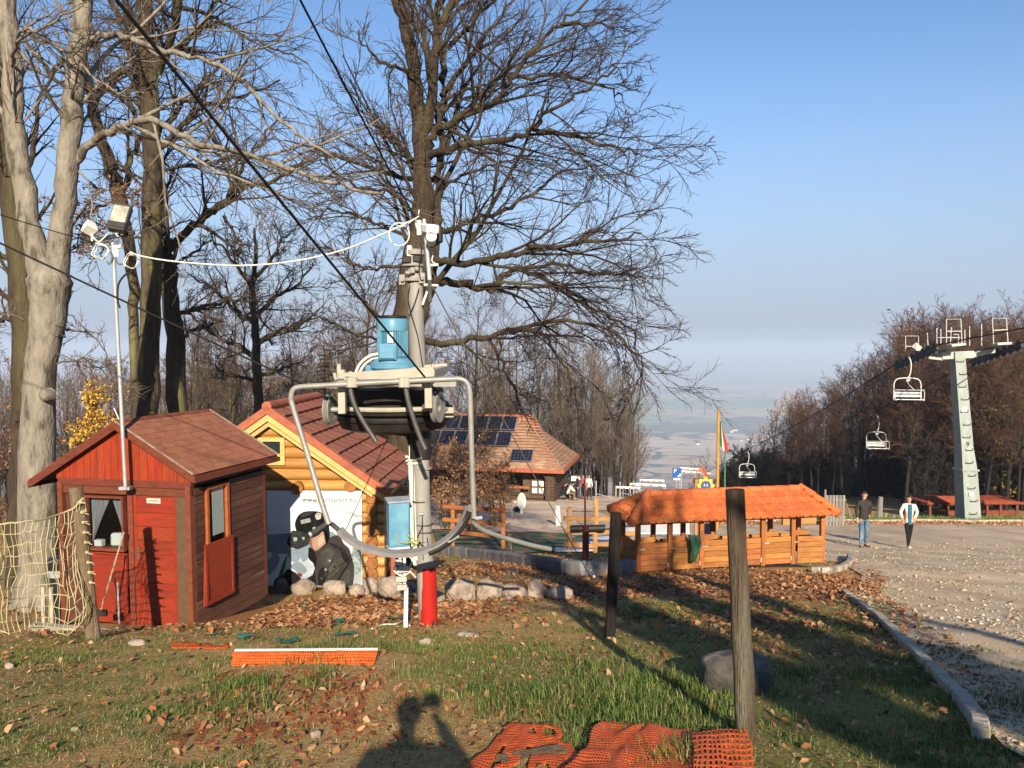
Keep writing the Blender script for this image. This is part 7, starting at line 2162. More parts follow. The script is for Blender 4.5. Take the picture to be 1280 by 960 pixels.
RB = 'bare trees of the wood right of the chairlift tower'
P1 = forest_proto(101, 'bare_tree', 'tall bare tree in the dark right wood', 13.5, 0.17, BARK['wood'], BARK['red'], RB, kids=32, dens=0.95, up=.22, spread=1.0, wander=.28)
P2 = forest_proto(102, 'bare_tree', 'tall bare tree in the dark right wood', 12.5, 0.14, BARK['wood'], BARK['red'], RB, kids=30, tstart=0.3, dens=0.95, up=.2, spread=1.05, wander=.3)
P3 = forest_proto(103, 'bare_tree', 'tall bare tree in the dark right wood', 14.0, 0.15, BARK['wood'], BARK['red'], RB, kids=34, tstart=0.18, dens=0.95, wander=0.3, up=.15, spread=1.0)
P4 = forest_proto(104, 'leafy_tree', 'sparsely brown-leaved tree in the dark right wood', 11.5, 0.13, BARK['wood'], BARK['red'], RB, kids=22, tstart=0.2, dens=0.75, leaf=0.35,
      cols=[(0.20, 0.10, 0.04), (0.26, 0.13, 0.05), (0.14, 0.07, 0.03)], lsize=0.11, lper=1)
first = {}
def zone(lab, x, y):
 px = 640 + x / y * 1000 if y > 1 else 0
 zs = {'bare trees of the wood right of the chairlift tower': ((985, 'at its low left end'), (1040, 'above the grey board fence'), (1085, 'behind the middle chair'), (1125, 'behind the walking couple'), (1170, 'behind the near hanging chair'), (1225, 'straight behind the tower column'), (9999, 'by the right photo edge')),
    'bare trees on the slope left of the hut': ((30, 'left of the forked beech'), (90, 'around the beech trunk'), (170, 'round the yellow tree'), (260, 'seen over the hut roof'), (9999, 'seen over the cabin roof')),
    'bare trees behind the pavilion': ((545, 'left of the drive pole'), (640, 'above the solar panels'), (700, 'above the roof peak'), (750, 'right above the roof slope'), (9999, 'beside the valley view'))}.get(lab)
 return '' if not zs else ', ' + next(t for l, t in zs if px < l)
def put(proto, *a, **k):
 base = proto['label'].split(',')[0]; n0 = k.get('label')
 if not n0 and proto.get('group') in ZG:
  k['label'] = base + zone(proto['group'], a[0], a[1])
 return put_(proto, *a, **k)
ZG = ('bare trees of the wood right of the chairlift tower', 'bare trees on the slope left of the hut', 'bare trees behind the pavilion')
def put_(proto, x, y, s=1.0, rz=None, label=None, group=None, zoff=0.0, sz=None):
 z = g(x, y) + zoff
 rz = random.uniform(0, 6.28) if rz is None else rz
 sc_ = (s, s, s * (sz or 1))
 if proto.name not in first:
  first[proto.name] = 1
  proto.location = (x, y, z); proto.rotation_euler.z = rz; proto.scale = sc_
  if label: proto['label'] = label
  if group: proto['group'] = group
  return proto
 return copy_tree(proto, (x, y, z), rz, sc_, label, group)

# right wood: rows running back from the verge; skyline falls to the left
random.seed(5)
def skyline_z(px, Y):
 row = np.interp(px, [900, 940, 975, 1010, 1040, 1070, 1100, 1130, 1160, 1200, 1240, 1290, 1400], [585, 560, 515, 498, 484, 462, 440, 412, 396, 404, 408, 392, 380])
 return EYE - (row - 435) / 1000 * Y
cnt = 0
for row_i, (Y0, n, pxa, pxb) in enumerate(((42.5, 11, 1105, 1300), (46, 20, 1060, 1320), (51, 24, 1025, 1330), (57, 32, 1000, 1330), (65, 34, 965, 1320), (78, 22, 930, 1300), (98, 18, 905, 1260))):
 for i in range(n):
  px = pxa + (pxb - pxa) * (i + random.uniform(0.1, 0.9)) / n
  Y = Y0 + random.uniform(-2.2, 2.2) * (1 + (Y0 > 60) * 1.5)
  x_ = (px - 640) / 1000 * Y
  if Y < 53.5 and px < 1128 or Y < 50 and abs(x_ - 23.1 - .1 * (50.6 - Y)) < 1.6 or Y < 64 and px < 968: continue
  x = (px - 640) / 1000 * Y
  top = skyline_z(px, Y) + random.uniform(-1.4, 0.3) * Y / 55 - (0.8 if Y0 < 50 else 0)
  h = top - g(x, Y)
  pr = random.choice([P1, P2, P3, P3, P1, P4])
  H0 = {P1: 13.5, P2: 12.5, P3: 14.0, P4: 11.5}[pr]
  s = max(0.4, min(1.5, h / H0))
  put(pr, x, Y, s)
  cnt += 1
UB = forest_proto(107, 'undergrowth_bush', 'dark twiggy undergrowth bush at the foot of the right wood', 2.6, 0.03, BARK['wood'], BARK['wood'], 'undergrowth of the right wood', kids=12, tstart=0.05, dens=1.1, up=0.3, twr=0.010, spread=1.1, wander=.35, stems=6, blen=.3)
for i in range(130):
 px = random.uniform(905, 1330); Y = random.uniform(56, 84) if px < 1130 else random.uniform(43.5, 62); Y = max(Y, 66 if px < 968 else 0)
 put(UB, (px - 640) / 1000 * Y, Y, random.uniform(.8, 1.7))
# orange-brown crowns at the left end of the wood
LT = forest_proto(105, 'leafy_tree', 'orange-brown leafed tree at the left end of the wood by the lift line', 9.0, 0.12, BARK['wood'], BARK['palet'], 'orange-brown trees at the wood edge', kids=24, tstart=0.15, dens=0.75, leaf=0.45,
      cols=[(0.36, 0.17, 0.07), (0.42, 0.22, 0.10), (0.26, 0.12, 0.05)], lsize=0.11, lper=1)
for (px, Y, row) in ((945, 92, 548), (968, 88, 508), (992, 80, 500), (1018, 74, 506), (1042, 68, 500), (955, 104, 540), (1008, 96, 498), (1075, 62, 472), (925, 110, 575)):
 x = (px - 640) / 1000 * Y; h = EYE - (row - 435) / 1000 * Y - g(x, Y)
 put(LT, x, Y, max(0.35, h / 9.0))
# yellowing trees right of the tower
YT = forest_proto(106, 'yellowing_tree', 'olive-yellow leafed tree just right of the chairlift tower', 6.0, 0.09, BARK['wood'], BARK['twig'], 'olive-yellow trees right of the tower', kids=22, tstart=0.12, dens=0.7, leaf=0.7,
      cols=[(0.20, 0.14, 0.025), (0.14, 0.10, 0.02), (0.24, 0.17, 0.04)], lsize=0.12, lper=2, up=0.1)
for (px, Y, s) in ((1240, 45, .95), (1272, 47, 1.1), (1300, 44, .9)):
 put(YT, (px - 640) / 1000 * Y, Y, s)

# trees behind the brown pavilion
PB = forest_proto(111, 'bare_tree', 'slender grey-brown bare tree behind the pavilion', 12, 0.13, BARK['twig'], BARK['palet'], 'bare trees behind the pavilion', kids=30, tstart=0.15, dens=0.95, up=0.42, twr=0.008, spread=0.85, wander=.26)
PC = forest_proto(112, 'bare_tree', 'slender grey-brown bare tree behind the pavilion', 12, 0.11, BARK['twig'], BARK['palet'], 'bare trees behind the pavilion', kids=18, tstart=0.1, dens=0.9, stems=3, up=0.45, twr=0.008, spread=0.8, wander=.26)
for (px, Y, row) in ((690, 66, 395), (700, 78, 410), (722, 70, 430), (738, 64, 425), (752, 72, 440), (768, 66, 462), (784, 63, 475), (792, 70, 492), (660, 70, 415), (640, 74, 400), (612, 68, 420), (590, 72, 410), (566, 66, 430),
      (545, 76, 420), (675, 84, 430), (712, 86, 445), (745, 84, 455), (628, 86, 430), (600, 84, 440), (470, 68, 430), (440, 72, 440), (505, 74, 430), (530, 64, 430), (775, 80, 480)):
 x = (px - 640) / 1000 * Y; h = EYE - (row - 435) / 1000 * Y - g(x, Y)
 put(random.choice([PB, PC]), x, Y, h / 12.0)
# gnarled dark trees behind the cabin
PD = forest_proto(113, 'gnarled_tree', 'dark gnarled bare tree standing behind the log cabin roof', 11.5, 0.24, BARK['dark'], BARK['twig'], None, kids=20, tstart=0.22, dens=1.25, up=0.12, wander=0.36, twr=0.009, spread=1.1, blen=0.42)
put(PD, P(285, 500, 40).x, 40, 0.95, rz=1.0, label='dark bare tree behind and left of the wide gnarled cabin tree')
for (px, Y, s, lab) in ((240, 44, .9, 'dark gnarled bare tree between the leaning trunk and the cabin tree'), (372, 38, .82, 'gnarled bare tree left of the blue motor behind the cabin'), (446, 34, .9, 'gnarled bare tree directly behind the blue motor')):
 put(PD, P(px, 500, Y).x, Y, s, label=lab)
for (px, Y, s, lab) in ((585, 40, .95, 'gnarled bare tree behind the right end of the drive frame'), (672, 68, 1.1, 'gnarled bare tree behind the solar panel roof')):
 put(PD, P(px, 500, Y).x, Y, s, label=lab)
# young firs
def fir(name, label, H, seed):
 r = np.random.default_rng(seed)
 root = thing(name, label, 'fir tree')
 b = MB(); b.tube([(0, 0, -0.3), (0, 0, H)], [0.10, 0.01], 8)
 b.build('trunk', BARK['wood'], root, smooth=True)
 V, C = [], []
 for k in range(46):
  z = 0.6 + (H - 0.7) * k / 46
  L = (1 - z / H) * 1.5 + 0.12
  for j in range(7):
   a = r.uniform(0, 6.28); d = np.array([math.cos(a), math.sin(a), -0.25])
   sd = np.array([-math.sin(a), math.cos(a), 0])
   n = max(4, int(L * 12))
   for i in range(n):
    t = (i + 1) / n
    p = np.array([0, 0, z]) + d * L * t
    for sgn in (-1, 1):
     w = 0.20 * (1.15 - t)
     q = p + sd * sgn * w + d * 0.10 + np.array([0, 0, r.uniform(-.06, .03)])
     V += [p - d * .025, q, p + d * .035]
 V = np.array(V); n = len(V) // 3
 col = np.array([(0.045, 0.055, 0.025)] * n) * r.uniform(0.6, 1.4, (n, 1))
 link_mesh('needles', mesh_np('needles', V, faces3=np.arange(3 * n).reshape(-1, 3), m=LEAFM, colors=col), root)
 KIDS[root.name] = [o for o in COL.objects if o.parent == root]
 return root
f = fir('fir_tree', 'dark thin fir behind the cabin left of the blue motor', 7.4, 4)
put(f, P(406, 480, 31).x, 31, 1.0)
put(f, P(478, 500, 42).x, 42, 1.0, label='dark fir half hidden behind the blue motor')

# yellow tree left
random.seed(9)
YL = forest_proto(121, 'yellow_tree', 'bright yellow autumn tree left of the red hut roof', 6.2, 0.09, BARK['wood'], BARK['twig'], None, kids=34, tstart=0.08, dens=1.0, leaf=1.0,
      cols=[(0.62, 0.36, 0.03), (0.52, 0.28, 0.03), (0.70, 0.44, 0.06), (0.36, 0.19, 0.03)], lsize=0.085, lper=2, up=0.25, spread=1.0)
put(YL, P(104, 540, 42).x, 42, 1.05)
put(YL, P(130, 540, 47).x, 47, .75, label='smaller yellow autumn tree peeking over the red hut ridge')

# brown wooded slope on the left and behind
LW = 'bare trees on the slope left of the hut'
PL = forest_proto(122, 'bare_tree', 'bare brown tree in the hazy wood on the left slope', 11, 0.12, BARK['wood'], BARK['palet'], LW, kids=22, tstart=0.12, dens=0.75, up=0.45, twr=0.011)
PM = forest_proto(123, 'russet_tree', 'russet leafed tree in the hazy wood on the left slope', 10, 0.11, BARK['wood'], BARK['twig'], LW, kids=22, tstart=0.08, dens=0.7, leaf=0.4, up=0.35,
      cols=[(0.24, 0.11, 0.06), (0.18, 0.08, 0.045), (0.30, 0.15, 0.08)], lsize=0.12, lper=1)
for row_i, (Y0, n, a, b_) in enumerate(((52, 20, -120, 300), (60, 28, -100, 430), (70, 34, -60, 480), (84, 34, -40, 520), (100, 30, 100, 560))):
 for i in range(n):
  px = a + (b_ - a) * (i + random.uniform(.1, .9)) / n
  Y = Y0 + random.uniform(-4, 4)
  x = (px - 640) / 1000 * Y
  row = 468 + random.uniform(-6, 12)
  h = EYE - (row - 435) / 1000 * Y - g(x, Y)
  pr = random.choice([PL, PL, PM])
  put(pr, x, Y, h / (11 if pr is PL else 10))
# dark understorey left of the hut
for (px, Y, s) in ((-10, 22, .40), (8, 25, .45), (70, 30, .40), (40, 34, .5), (-40, 28, .5), (15, 38, .55), (140, 40, .5), (210, 44, .5), (260, 46, .5), (5, 30, .42)):
 put(PM, (px - 640) / 1000 * Y, Y, s, label='low russet tree in the shade left of the hut', group='low russet trees by the hut')

# brown-leaved hornbeam by the fence
HB = forest_proto(131, 'hornbeam_shrub', 'low spreading shrub holding orange-brown leaves behind the grey pole', 3.4, 0.05, BARK['dark'], BARK['palet'], None, kids=16, tstart=0.15, dens=1.0, leaf=0.55, stems=4,
      cols=[(0.36, 0.17, 0.07), (0.30, 0.13, 0.05), (0.42, 0.23, 0.11)], lsize=0.045, lper=2, up=0.1, twr=0.005, spread=1.2, wander=0.3, maxlev=4)
put(HB, P(590, 640, 33).x, 33, 1.15)
put(HB, P(556, 640, 34).x, 34, 1.05, label='second brown-leaved shrub directly behind the pole and drive frame')
put(HB, P(622, 640, 35).x, 35, 0.9, label='smaller brown-leaved shrub just left of the brown fence post')
# trees below the terrace to the valley, in front of the plain
VT = forest_proto(132, 'bare_tree', 'small bare tree on the slope below the terrace beside the flagpole', 7, 0.08, BARK['twig'], BARK['palet'], 'small bare trees below the flagpole', kids=20, tstart=0.15, dens=0.75, up=0.5, twr=0.012)
for (px, Y, row) in ((878, 100, 578), (888, 96, 570), (905, 104, 572), (920, 98, 566), (865, 110, 585), (935, 94, 560)):
 x = (px - 640) / 1000 * Y; h = EYE - (row - 435) / 1000 * Y - g(x, Y)
 put(VT, x, Y, max(.3, h / 7.0))

# trees behind the photographer: only their shadows reach into the photograph
BT = forest_proto(141, 'bare_tree', 'tree behind the photographer that shades the lawn on the right', 12, 0.62, BARK['oak'], BARK['twig'], None, kids=14, tstart=0.25, dens=0.85, up=0.3, twr=0.016, spread=1.0, wander=0.28, blen=.25)
put(BT, 4.25, -6.0, 1.1, rz=0.6); BT.rotation_euler.y = -.15
b4 = put(BT, 3.9, -9.5, 0.9, rz=3.3, label='fourth tree behind the photographer, furthest up the slope'); b4.rotation_euler.y = -.12
b2 = put(BT, 5.25, -7.0, 0.8, rz=2.2, label='second slimmer tree behind the photographer, further right'); b2.rotation_euler.y = -.13
b3 = put(BT, 5.9, -5.0, 0.45, rz=4.2, label='third tree behind the photographer, lowest and furthest right'); b3.rotation_euler.y = -.16
b5 = put(BT, 4.75, -6.4, 1.0, rz=5.3, label='fifth tree behind the photographer, close beside the first'); b5.rotation_euler.y = -.16
b6 = put(BT, 5.6, -9.5, 1.0, rz=1.3, label='sixth tree behind the photographer, high on the right'); b6.rotation_euler.y = -.15
# fill of the wood behind the cabin and pavilion
for i in range(30):
 px = random.uniform(225, 545); Y = random.uniform(44, 66); x = (px - 640) / 1000 * Y; h = EYE - (random.uniform(390, 450) - 435) / 1000 * Y - g(x, Y)
 put(random.choice([PB, PC, PL]), x, Y, h / 12., label='grey-brown bare tree in the wood behind the log cabin', group='bare trees in the wood behind the cabin')
for i in range(16):
 px = random.uniform(590, 800); Y = random.uniform(64, 90); x = (px - 640) / 1000 * Y; h = EYE - (np.interp(px, [590, 740, 800], [420, 445, 500]) - 435) / 1000 * Y - g(x, Y)
 put(random.choice([PB, PC]), x, Y, h / 12. * random.uniform(.8, 1))
# ================================================================== people
SKIN = mat('skin', (.56, .30, .20, 1), (.48, .24, .16, 1), scale=20, rough=.55)
HAIRM = mat('dark_hair', (.020, .014, .010, 1), (.035, .024, .016, 1), scale=40, stretch=(1, 1, .2), rough=.6)
EYEW = mat('eye_white', (.7, .68, .66, 1), None, rough=.3)
EYED = mat('eye_dark', (.03, .02, .02, 1), None, rough=.2)
def cloth(name, c, c2=None, s=12): return mat(name, c, c2 or tuple(k * .7 for k in c[:3]) + (1,), scale=s, rough=.85, bump=.5, bscale=18)
def skin_obj(name, pts, edges, radii, m, parent, sub=2, root=0, flat=None):
 me = bpy.data.meshes.new(name); me.from_pydata(pts, edges, [])
 o = bpy.data.objects.new(name, me); COL.objects.link(o)
 md = o.modifiers.new('skin', 'SKIN'); md.use_smooth_shade = True; md.branch_smoothing = .4
 sv = me.skin_vertices[0].data
 for i, r in enumerate(radii):
  sv[i].radius = r if hasattr(r, '__len__') else (r, r)
 sv[root].use_root = True
 s = o.modifiers.new('sub', 'SUBSURF'); s.levels = sub; s.render_levels = sub
 dg = bpy.context.evaluated_depsgraph_get(); dg.update()
 m2 = bpy.data.meshes.new_from_object(o.evaluated_get(dg))
 bpy.data.objects.remove(o); bpy.data.meshes.remove(me)
 m2.name = name; m2.materials.clear(); m2.materials.append(m)
 m2.polygons.foreach_set('use_smooth', [True] * len(m2.polygons))
 return link_mesh(name, m2, parent)
def person(label, loc, rotz, J, top, legs, shoes, scale=1.0, long_hair=False, fingers=True, open_front=None, group=None, collar=None, female=False, coat_len=None):
 """J: joints in metres, facing -y; keys pelvis spine chest neck head + sL eL wL hL (and R), hipL kneeL ankL toeL (and R)"""
 r = thing('person', label, 'person', loc, rotz, group=group)
 r.scale = (scale,) * 3
 V_ = {k: Vector(v) for k, v in J.items()}
 hd = V_['head']; nk = V_['neck']
 up = (hd - nk).normalized(); fw = Vector(J.get('face', (0, -1, 0))).normalized()
 names, pts, rad, E = [], [], [], []
 def add(n, p, ra, link=None):
  pts.append(tuple(p)); rad.append(ra); names.append(n)
  if link is not None: E.append((names.index(link), len(pts) - 1))
 add('pelvis', V_['pelvis'], (.145, .105)); add('spine', V_['spine'], (.13, .10), 'pelvis'); add('chest', V_['chest'], (.155, .11), 'spine')
 add('neck', V_['neck'], .052, 'chest'); add('jaw', nk.lerp(hd, .55) + fw * .02, (.060, .068), 'neck')
 add('head', hd, (.076, .092), 'jaw'); add('crown', hd + up * .07, (.066, .08), 'head')
 for s in 'LR':
  add('s' + s, V_['s' + s], .058, 'chest'); add('e' + s, V_['e' + s], .040, 's' + s); add('w' + s, V_['w' + s], .026, 'e' + s)
  hv = (V_['w' + s] - V_['e' + s]).normalized(); cu = Vector(J.get('curl', (0, -1, 0)))
  palm = V_['w' + s] + hv * .055; add('p' + s, palm, (.034, .018), 'w' + s)
  if fingers:
   sd = hv.cross(cu).normalized()
   for k, (o_, L) in enumerate(((-.027, .062), (-.009, .072), (.009, .068), (.026, .054))):
    q1 = palm + hv * (.035 + L * .45) + sd * o_ + cu * .008; q2 = q1 + hv * L * .40 + cu * L * .35
    add(f'f{s}{k}', q1, .0085, 'p' + s); add(f'g{s}{k}', q2, .0075, f'f{s}{k}')
   sgn = -1 if s == 'R' else 1
   add('t' + s, V_['w' + s] + hv * .05 + sd * .040 * -1 + cu * .02, .010, 'w' + s); add('u' + s, V_['w' + s] + hv * .085 + sd * -.046 + cu * .035, .008, 't' + s)
  add('hip' + s, V_['hip' + s], .085, 'pelvis'); add('k' + s, V_['knee' + s], .055, 'hip' + s); add('a' + s, V_['ank' + s], .036, 'k' + s)
  add('toe' + s, V_['toe' + s], .030, 'a' + s)
 body = skin_obj('body', pts, E, rad, SKIN, r)
 sdv = up.cross(fw).normalized()
 f = MB()
 f.ico(hd + fw * .092 - up * .004, .019, 1, sc=(.8, 1.1, 1.3)); f.build('nose', SKIN, body, smooth=True)
 for sg in (-1, 1):
  e = MB().ico(hd + fw * .082 + sdv * .030 * sg + up * .020, .012, 1).build('eye', EYEW, body, smooth=True)
  MB().ico(hd + fw * .091 + sdv * .030 * sg + up * .020, .0062, 1).ico(hd + fw * .088 + sdv * .030 * sg + up * .038, .011, 1, sc=(1.6, .5, .4)).build('pupil', EYED, body, smooth=True)
  MB().ico(hd + sdv * .082 * sg - up * .0, .022, 1, sc=(.5, .8, 1.2)).build('ear', SKIN, body, smooth=True)
 MB().ico(hd + fw * .080 - up * .040, .018, 1, sc=(1.3, .45, .35)).build('mouth', mat('lips', (.42, .14, .11, 1), None, rough=.5), body, smooth=True)
 # hair cap
 bm = bmesh.new(); bmesh.ops.create_icosphere(bm, subdivisions=3, radius=1)
 hp = []
 for v in bm.verts:
  c = v.co
  low = 1.0 if not long_hair else 1.25
  p = hd + up * .045 + sdv * c.x * .092 + fw * (c.y * .104 - .014) + up * (c.z * .082 * (low * 1.5 if c.z < 0 and c.y < .15 else 1))
  front = c.y > .35 and c.z < .35
  if front: p = hd + up * .02 + sdv * c.x * .06 + fw * (c.y * .05) + up * c.z * .05
  hp.append(p)
 fs = [tuple(v.index for v in q.verts) for q in bm.faces]; bm.free()
 MB().add(hp, fs).build('hair', HAIRM, r, smooth=True, auto=None)
 # jacket
 tn = top[0]
 ca = coat_len or .0
 hem = V_['pelvis'] - (V_['spine'] - V_['pelvis']).normalized() * (.10 + ca)
 P2 = [tuple(hem), tuple(V_['pelvis']), tuple(V_['spine']), tuple(V_['chest']), tuple(V_['neck'] - up * .005)]
 R2 = [(.18, .13), (.178, .13), (.165, .125), (.20, .145), (.085, .08)]; E2 = [(0, 1), (1, 2), (2, 3), (3, 4)]
 if female: R2 = [(.165, .12), (.155, .115), (.135, .105), (.175, .13), (.078, .072)]
 for s in 'LR':
  b = len(P2); w_ = V_['w' + s]; e_ = V_['e' + s]
  P2 += [tuple(V_['s' + s]), tuple(V_['s' + s].lerp(e_, .5)), tuple(e_), tuple(e_.lerp(w_, .95))]
  R2 += [.088, .07, .058, .042]; E2 += [(3, b), (b, b + 1), (b + 1, b + 2), (b + 2, b + 3)]
 skin_obj(tn, P2, E2, R2, top[1], r)
 if open_front:
  zt, zb = V_['neck'].z - .02, hem.z + .02
  q = MB(); 
  for i in range(8):
   a = i / 8; z0 = zt + (zb - zt) * a; z1 = zt + (zb - zt) * (i + 1) / 8
   cx = V_['chest'].x + (V_['pelvis'].x - V_['chest'].x) * a
   yy = -.095 - .035 * math.sin(min(1, a * 1.3 + .15) * math.pi * .9)
   q.box((cx, yy, (z0 + z1) / 2), (.11, .035, abs(z1 - z0) + .004))
  q.build('inner_top', open_front, r, bevel=.012)
 if collar:
  c = nk - up * .005; MB().tube([c + Vector((math.cos(a) * .066, math.sin(a) * .062, .01)) for a in np.linspace(0, 2 * math.pi, 13)[:-1]], .022, 8, closed=True).build('collar', collar, r, smooth=True)
 # trousers
 P3 = [tuple(V_['pelvis'] + Vector((0, 0, .04))), tuple(V_['pelvis'])]; R3 = [(.15, .11), (.155, .115)]; E3 = [(0, 1)]
 for s in 'LR':
  b = len(P3); P3 += [tuple(V_['hip' + s]), tuple(V_['knee' + s]), tuple(V_['knee' + s].lerp(V_['ank' + s], 1.02))]
  R3 += [.098 if not female else .092, .068 if not female else .058, .056 if not female else .045]; E3 += [(1, b), (b, b + 1), (b + 1, b + 2)]
 skin_obj('trousers', P3, E3, R3, legs, r, root=1)
 for s in 'LR':
  a_, t_ = V_['ank' + s], V_['toe' + s]
  heel = a_ - (t_ - a_).normalized() * .04; heel.z = min(a_.z, t_.z + .01) - .015 if a_.z < .3 else a_.z - .05
  heel.z = max(heel.z, .025)
  skin_obj('shoe', [tuple(a_ - Vector((0, 0, .01))), tuple(heel), tuple(heel.lerp(t_, .6)), tuple(t_ + (t_ - a_).normalized() * .03 * 1)], [(0, 1), (1, 2), (2, 3)], [(.052, .055), (.05, .046), (.054, .046), (.046, .036)], shoes, r, sub=1)
 return r
def stand(**k):
 J = dict(pelvis=(0, 0, .95), spine=(0, 0, 1.13), chest=(0, 0, 1.34), neck=(0, 0, 1.49), head=(0, -.01, 1.635),
    sL=(.17, 0, 1.42), eL=(.24, .03, 1.16), wL=(.25, -.05, .92), sR=(-.17, 0, 1.42), eR=(-.24, .03, 1.16), wR=(-.25, -.05, .92),
    hipL=(.09, 0, .88), kneeL=(.10, -.02, .49), ankL=(.10, 0, .08), toeL=(.12, -.15, .035),
    hipR=(-.09, 0, .88), kneeR=(-.10, -.02, .49), ankR=(-.10, 0, .08), toeR=(-.12, -.15, .035))
 J.update(k); return J
JEANS = mat('blue_jeans', (.13, .22, .32, 1), (.06, .11, .17, 1), scale=7, rough=.9, bump=.4, bscale=20, c3=(.24, .33, .42, 1), s3=4, m3=(.5, .65))
BLKT = cloth('black_trousers', (.012, .012, .013, 1))
# couple on the road
pm = P(1079, 689, 27.2); pm.z = g(pm.x, pm.y) + .02
person('man in a dark zip jacket and blue jeans walking up the gravel road', pm, R(6),
    stand(face=(-.55, -.8, 0), wR=(-.27, -.10, .93), wL=(.20, .06, .98), eL=(.27, .08, 1.18), hipR=(-.10, 0, .88), kneeR=(-.11, -.07, .50), ankR=(-.12, -.06, .09), toeR=(-.15, -.21, .035), kneeL=(.10, -.01, .5), ankL=(.13, .08, .09), toeL=(.15, -.06, .03)),
    ('jacket', cloth('charcoal_jacket', (.040, .036, .032, 1))), JEANS, cloth('black_shoe', (.015, .014, .013, 1)), 1.10, collar=cloth('charcoal_jacket', (0, 0, 0, 1)))
pw = P(1135, 695, 26.7); pw.z = g(pw.x, pw.y) + .02
WJ = mat('white_jacket', (.78, .74, .68, 1), (.66, .62, .56, 1), scale=7, rough=.8, bump=.6, bscale=14)
person('dark-haired woman in an open white jacket and black trousers on the gravel road', pw, R(-8),
    stand(pelvis=(0, 0, .96), face=(-.75, -.6, .05), eL=(.27, .06, 1.17), wL=(.16, -.04, .98), eR=(-.25, .04, 1.18), wR=(-.20, -.02, .96), hipR=(-.08, 0, .88), hipL=(.08, 0, .88), kneeR=(-.06, -.10, .50), ankR=(-.03, -.10, .09), toeR=(-.05, -.24, .035), kneeL=(.06, .02, .49), ankL=(.05, .14, .11), toeL=(.06, .01, .035)),
    ('jacket', WJ), BLKT, cloth('white_shoe', (.70, .66, .60, 1)), 1.03, long_hair=True, open_front=cloth('teal_top', (.03, .16, .26, 1)), female=True, coat_len=.08)
# visitors by the pavilion
GV = 'visitors gathered beside the pavilion'
def sit(**k):
 J = dict(pelvis=(0, 0, .50), spine=(0, -.05, .68), chest=(0, -.16, .86), neck=(0, -.24, 1.0), head=(0, -.32, 1.12),
    sL=(.17, -.18, .93), eL=(.2, -.34, .72), wL=(.12, -.48, .62), sR=(-.17, -.18, .93), eR=(-.2, -.34, .72), wR=(-.12, -.48, .62),
    hipL=(.1, -.04, .48), kneeL=(.15, -.44, .50), ankL=(.13, -.42, .09), toeL=(.14, -.57, .035), hipR=(-.1, -.04, .48), kneeR=(-.15, -.44, .50), ankR=(-.13, -.42, .09), toeR=(-.14, -.57, .035))
 J.update(k); return J
def at(px, Y): 
 v = P(px, 600, Y); v.z = g(v.x, v.y) + .05; return v
KH = cloth('khaki_trousers', (.24, .18, .10, 1)); BT_ = cloth('dark_top', (.02, .02, .022, 1)); WT = cloth('white_top', (.72, .70, .66, 1)); PK = cloth('red_top', (.38, .10, .10, 1))
person('seated visitor in a white top and khaki trousers leaning forward', at(710, 54.2), R(75), sit(), ('jacket', WT), KH, BT_, 1.0, fingers=False)
o = MB().box((0, 0, .40), (1.5, .42, .06)).box((-.6, 0, .19), (.08, .36, .38)).box((.6, 0, .19), (.08, .36, .38)).build('bench', GREASE); o.location = at(705, 54.6)
tag(o, 'dark low bench under the seated visitor beside the pavilion', 'bench')
person('seated visitor dressed in black at the pavilion wall', at(702.5, 55.4), R(60), sit(), ('jacket', BT_), BT_, BT_, 1.0, fingers=False)
person('standing visitor in a dark jacket facing the seated group', at(722, 54.6), R(-80), stand(), ('jacket', cloth('navy_top', (.03, .035, .05, 1))), cloth('dark_jeans', (.05, .07, .10, 1)), BT_, 1.0, fingers=False)
person('standing visitor in a red top half hidden between two others', at(729, 56.0), R(-30), stand(), ('jacket', PK), cloth('dark_jeans', (0, 0, 0, 1)), BT_, .98, fingers=False)
person('standing visitor in a white jacket and black trousers at the right of the group', at(736, 54.8), R(20), stand(kneeL=(.13, -.05, .5), ankL=(.2, .05, .09), toeL=(.22, -.1, .035)), ('jacket', WT), BLKT, BT_, 1.0, long_hair=True, fingers=False, female=True)
# the photographer, whose shadow lies on the lawn
person('photographer in dark clothes standing behind the camera raising it to the eye', Vector((-.145, -.17, g(0, -.16) + .0)), math.pi,
    stand(head=(0, -.05, 1.62), neck=(0, -.01, 1.49), face=(0, -1, 0), sL=(.20, 0, 1.41), sR=(-.19, 0, 1.42), eR=(-.37, -.10, 1.28), wR=(-.18, -.17, 1.54), eL=(.27, -.10, 1.14), wL=(.02, -.24, 1.40), curl=(0, -1, .2)),
    ('jacket', cloth('dark_coat', (.03, .03, .03, 1))), BLKT, BT_, .955, fingers=False)
o = MB().box((0, 0, 0), (.13, .06, .085)).box((0, 0, .05), (.05, .05, .03)).build('photo_camera', GREASE, bevel=.006); o.location = (0.0, -.06, EYE)
tag(o, 'black camera held up by the photographer', 'camera')
DIM = .85
# ================================================================== ground cover
rg = np.random.default_rng(42)
def in_frame(x, y, m=0.08):
 return (np.abs(x) < y * (0.64 + m) + 0.6)
